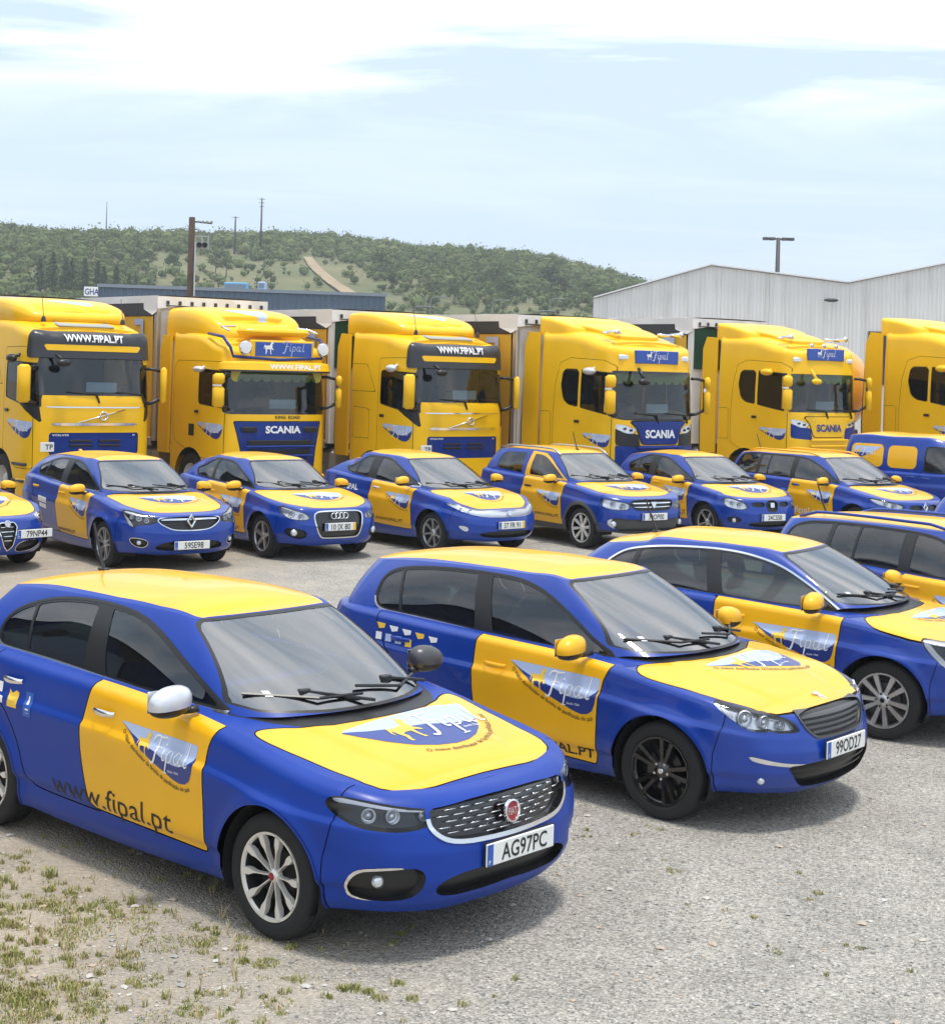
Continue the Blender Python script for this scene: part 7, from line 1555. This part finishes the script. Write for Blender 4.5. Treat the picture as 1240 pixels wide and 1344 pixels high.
fp_ = empty('floodlight_mast', (px(1016, 125), 125, 0), 0, 'grey floodlight mast rising behind the white warehouse', 'mast'); zt = pz(1016, 312, 125)
MB().tube([(0, 0, 0), (0, 0, zt)], [.3, .16], 10).build('mast_pole', STEEL, fp_, smooth=True); MB().tube([(-1.05, 0, zt-.1), (1.05, 0, zt-.1)], .07, 6).build('cross_arm', STEEL, fp_)
for xo in (-1.0, -.5, .5, 1.0): MB().box(xo-.24, xo+.24, -.3, .2, zt-.22, zt+.02, .05).build('floodlight', STEEL, fp_)
# blue-grey warehouse
BG = mat('blue_grey_sheet', (.085, .125, .18), .6, var=(.2, .08)); BG2 = mat('grey_sheet', (.20, .24, .29), .6, var=(.2, .06)); Db = 78.0
w2 = empty('warehouse', (px(128, Db), Db, 0), rad(7), 'low blue grey warehouse with a pale lettered sign behind the left trucks', 'warehouse')
zt = pz(128, 376, Db); Lb = (px(492, Db)-px(128, Db))*1.03
V, F = [], []; corr_wall(V, F, (0, 0), (Lb, 0), lambda s: zt+.0, .3, .03); MB().add(V, F).build('wall_sheet', BG, w2)
MB().box(-.1, Lb+.1, -.12, .3, zt-.02, zt+.14).build('roof_edge', BG2, w2); MB().box(0, Lb, .3, 16, zt-.5, zt-.4).build('roof', BG2, w2)
V, F = [], []; corr_wall(V, F, (-1.0, 12), (0, 0), lambda s: zt-.9+.9*s, .3, .03); MB().add(V, F).build('end_wall', BG2, w2); V, F = [], []; corr_wall(V, F, (Lb, 0), (Lb, 14), lambda s: zt, .3, .03); MB().add(V, F).build('end_wall', BG, w2)
sg_ = MB().box(-.72, -.05, -.16, -.1, zt-.5, zt-.03).build('sign_board', LWHT, w2); z8 = [0]*5
ss = Surf(Mesh(np.array([(-.16, -1, 0, *z8), (-.16, 1, 0, *z8), (-.16, 1, 9, *z8), (-.16, -1, 9, *z8)]), np.array([(0, 1, 2), (0, 2, 3)])))
V, T = text_tris('GHA', .02); link('sign_text', raw('t', [(-.68+a*.32, -.163, zt-.42+b_*.42) for a, b_ in V], T, None, False), DBLUE, sg_)
for (u, v0, v1, w, m_) in ((300, 371, 384, 1.5, mat('unit_blue', (.10, .42, .72), .5)), (335, 370, 384, .5, LBLUE)):
    e = empty('roof_unit', (px(u, Db+4), Db+6, 0), 0, 'bright blue box unit on the warehouse roof' if w > 1 else 'slim pale blue duct on the warehouse roof', 'roof unit'); MB().box(-w*.4, w*.4, -.4, .4, zt-.5, pz(u, v0, Db+6), .03).build('unit_case', m_, e); MB().box(-w*.4+.05, w*.4-.05, -.42, -.4, pz(u, v0, Db+6)-.35, pz(u, v0, Db+6)-.08).build('unit_grille', BG2, e)
# the yard's own shed to the left, seen in the car windows
SHED = mat('dark_sheet', (.075, .08, .085), .6, var=(.3, .1)); w3 = empty('warehouse', (-15.5, -6, 0), 0, 'dark gabled shed standing along the yard beyond the nearest car', 'warehouse')
V, F = [], []; corr_wall(V, F, (0, 36), (0, 0), lambda s: 6.2, .3, .03); MB().add(V, F).build('wall_sheet', SHED, w3)
for y0 in (0, 36):
    V, F = [], []; corr_wall(V, F, (0, y0), (-18, y0), lambda s: 6.2+3*(1-abs(2*s-1)), .3, .03); MB().add(V, F).build('gable_wall', SHED, w3)
for sg in (-1, 1): MB().add([(-9+sg*9.3, -.3, 6.15), (-9+sg*9.3, 36.3, 6.15), (-9, 36.3, 9.3), (-9, -.3, 9.3)], [(0, 1, 2, 3)]).build('roof', BG2, w3)
for y in (6, 18, 30): MB().box(.03, .1, y-2, y+2, 0, 4.4, .02).build('roller_door', BG2, w3)
# poles
GALV = mat('galvanised', (.16, .17, .17), .6)
WOOD = mat('pole_wood', (.065, .042, .03), .9, var=(3, .25), bump=(9, .5, .02)); Dp = 56.0
e = empty('utility_pole', (px(247, Dp), Dp, 0), 0, 'dark wooden utility pole with metal bracket frame behind the trucks', 'utility pole'); zt = pz(246, 285, Dp)
MB().tube([(0, 0, 0), (.01, 0, zt*.5), (-.0, 0, zt)], [.14, .125, .11], 12).build('pole', WOOD, e, smooth=True); MB().tube([(0, 0, zt-.15), (.72, 0, zt-.2)], .03, 6).build('cross_arm', STEEL, e)
for x in (.25, .4, .55, .7): MB().lathe([(0, 0), (.05, .01), (.04, .05), (.05, .08), (0, .1)], 8, 'z', (x, 0, zt-.2)).build('insulator', LINER, e, smooth=True)
fz = pz(258, 318, Dp); b = MB()
for z in (fz-.22, fz, fz+.22): b.box(.12, .62, -.03, .03, z-.025, z+.025)
for x in (.14, .38, .6): b.box(x-.025, x+.025, -.025, .025, fz-.24, fz+.24)
b.build('bracket_frame', LINER, e)
for x in (.3, .5): MB().lathe([(.1, 0), (.06, .08), (0, .1)], 10, 'y', (x, -.12, fz-.1)).build('horn_speaker', STEEL, e, smooth=True)
MB().tube([(.16, -.1, 0), (.16, -.1, fz)], .03, 6).build('cable_pipe', ALU, e)
for (u, v0, v1, nm, lb) in ((308, 284, 332, 'power_pole', 'grey power pole on the slope, the shorter of the pair'), (342, 260, 330, 'power_pole', 'tall power pole with cross arms on the slope'), (140, 265, 293, 'radio_mast', 'thin radio mast on the hill ridge')):
    x, y, z = hill_at(u, v1); k = y; e = empty(nm, (x, y, z-.3), 0, lb, 'power pole' if nm[0] == 'p' else 'mast', 'power poles on the hill' if nm[0] == 'p' else None); h = pz(u, v0, k)-z+.3
    MB().tube([(0, 0, 0), (0, 0, h)], [.26, .16] if nm[0] == 'p' else [.2, .07], 8).build('pole', STEEL, e, smooth=True)
    if nm[0] == 'p':
        for i in range(3 if u == 342 else 1): MB().box(-.75+.1*i, .75-.1*i, -.05, .05, h-.3-.8*i, h-.2-.8*i).build('cross_arm', STEEL, e)
for (u, v0, d) in ((563, 390, 110), (645, 394, 110), (540, 402, 100), (702, 408, 95), (720, 392, 130)):
    e = empty('street_lamp', (px(u, d), d, 0), 0, 'distant slim street lamp seen over the trailer tops', 'street lamp', 'street lamps beyond the trailers'); h = pz(u, v0, d); MB().tube([(0, 0, 0), (0, 0, h-.1), (.25, 0, h), (.8, 0, h+.02)], [.08, .06, .05, .04], 6).build('lamp_post', GALV, e, smooth=True); MB().ball((.95, 0, h), .2, 8, 6, (1.3, .7, .3)).build('lamp_head', GALV, e, smooth=True)

# ---------------- air ----------------
hm = bpy.data.materials.new('haze'); hm.use_nodes = True; hn = hm.node_tree; hn.nodes.clear(); pv = hn.nodes.new('ShaderNodeVolumePrincipled'); pv.inputs['Color'].default_value = (.93, .97, 1, 1); pv.inputs['Density'].default_value = .00055; pv.inputs['Anisotropy'].default_value = .2
ho = hn.nodes.new('ShaderNodeOutputMaterial'); hn.links.new(pv.outputs[0], ho.inputs['Volume'])
tag(MB().box(-1600, 1600, -300, 1600, -1, 70).build('haze', hm), 'thin pale haze over the yard and hill', 'haze', kind='stuff')
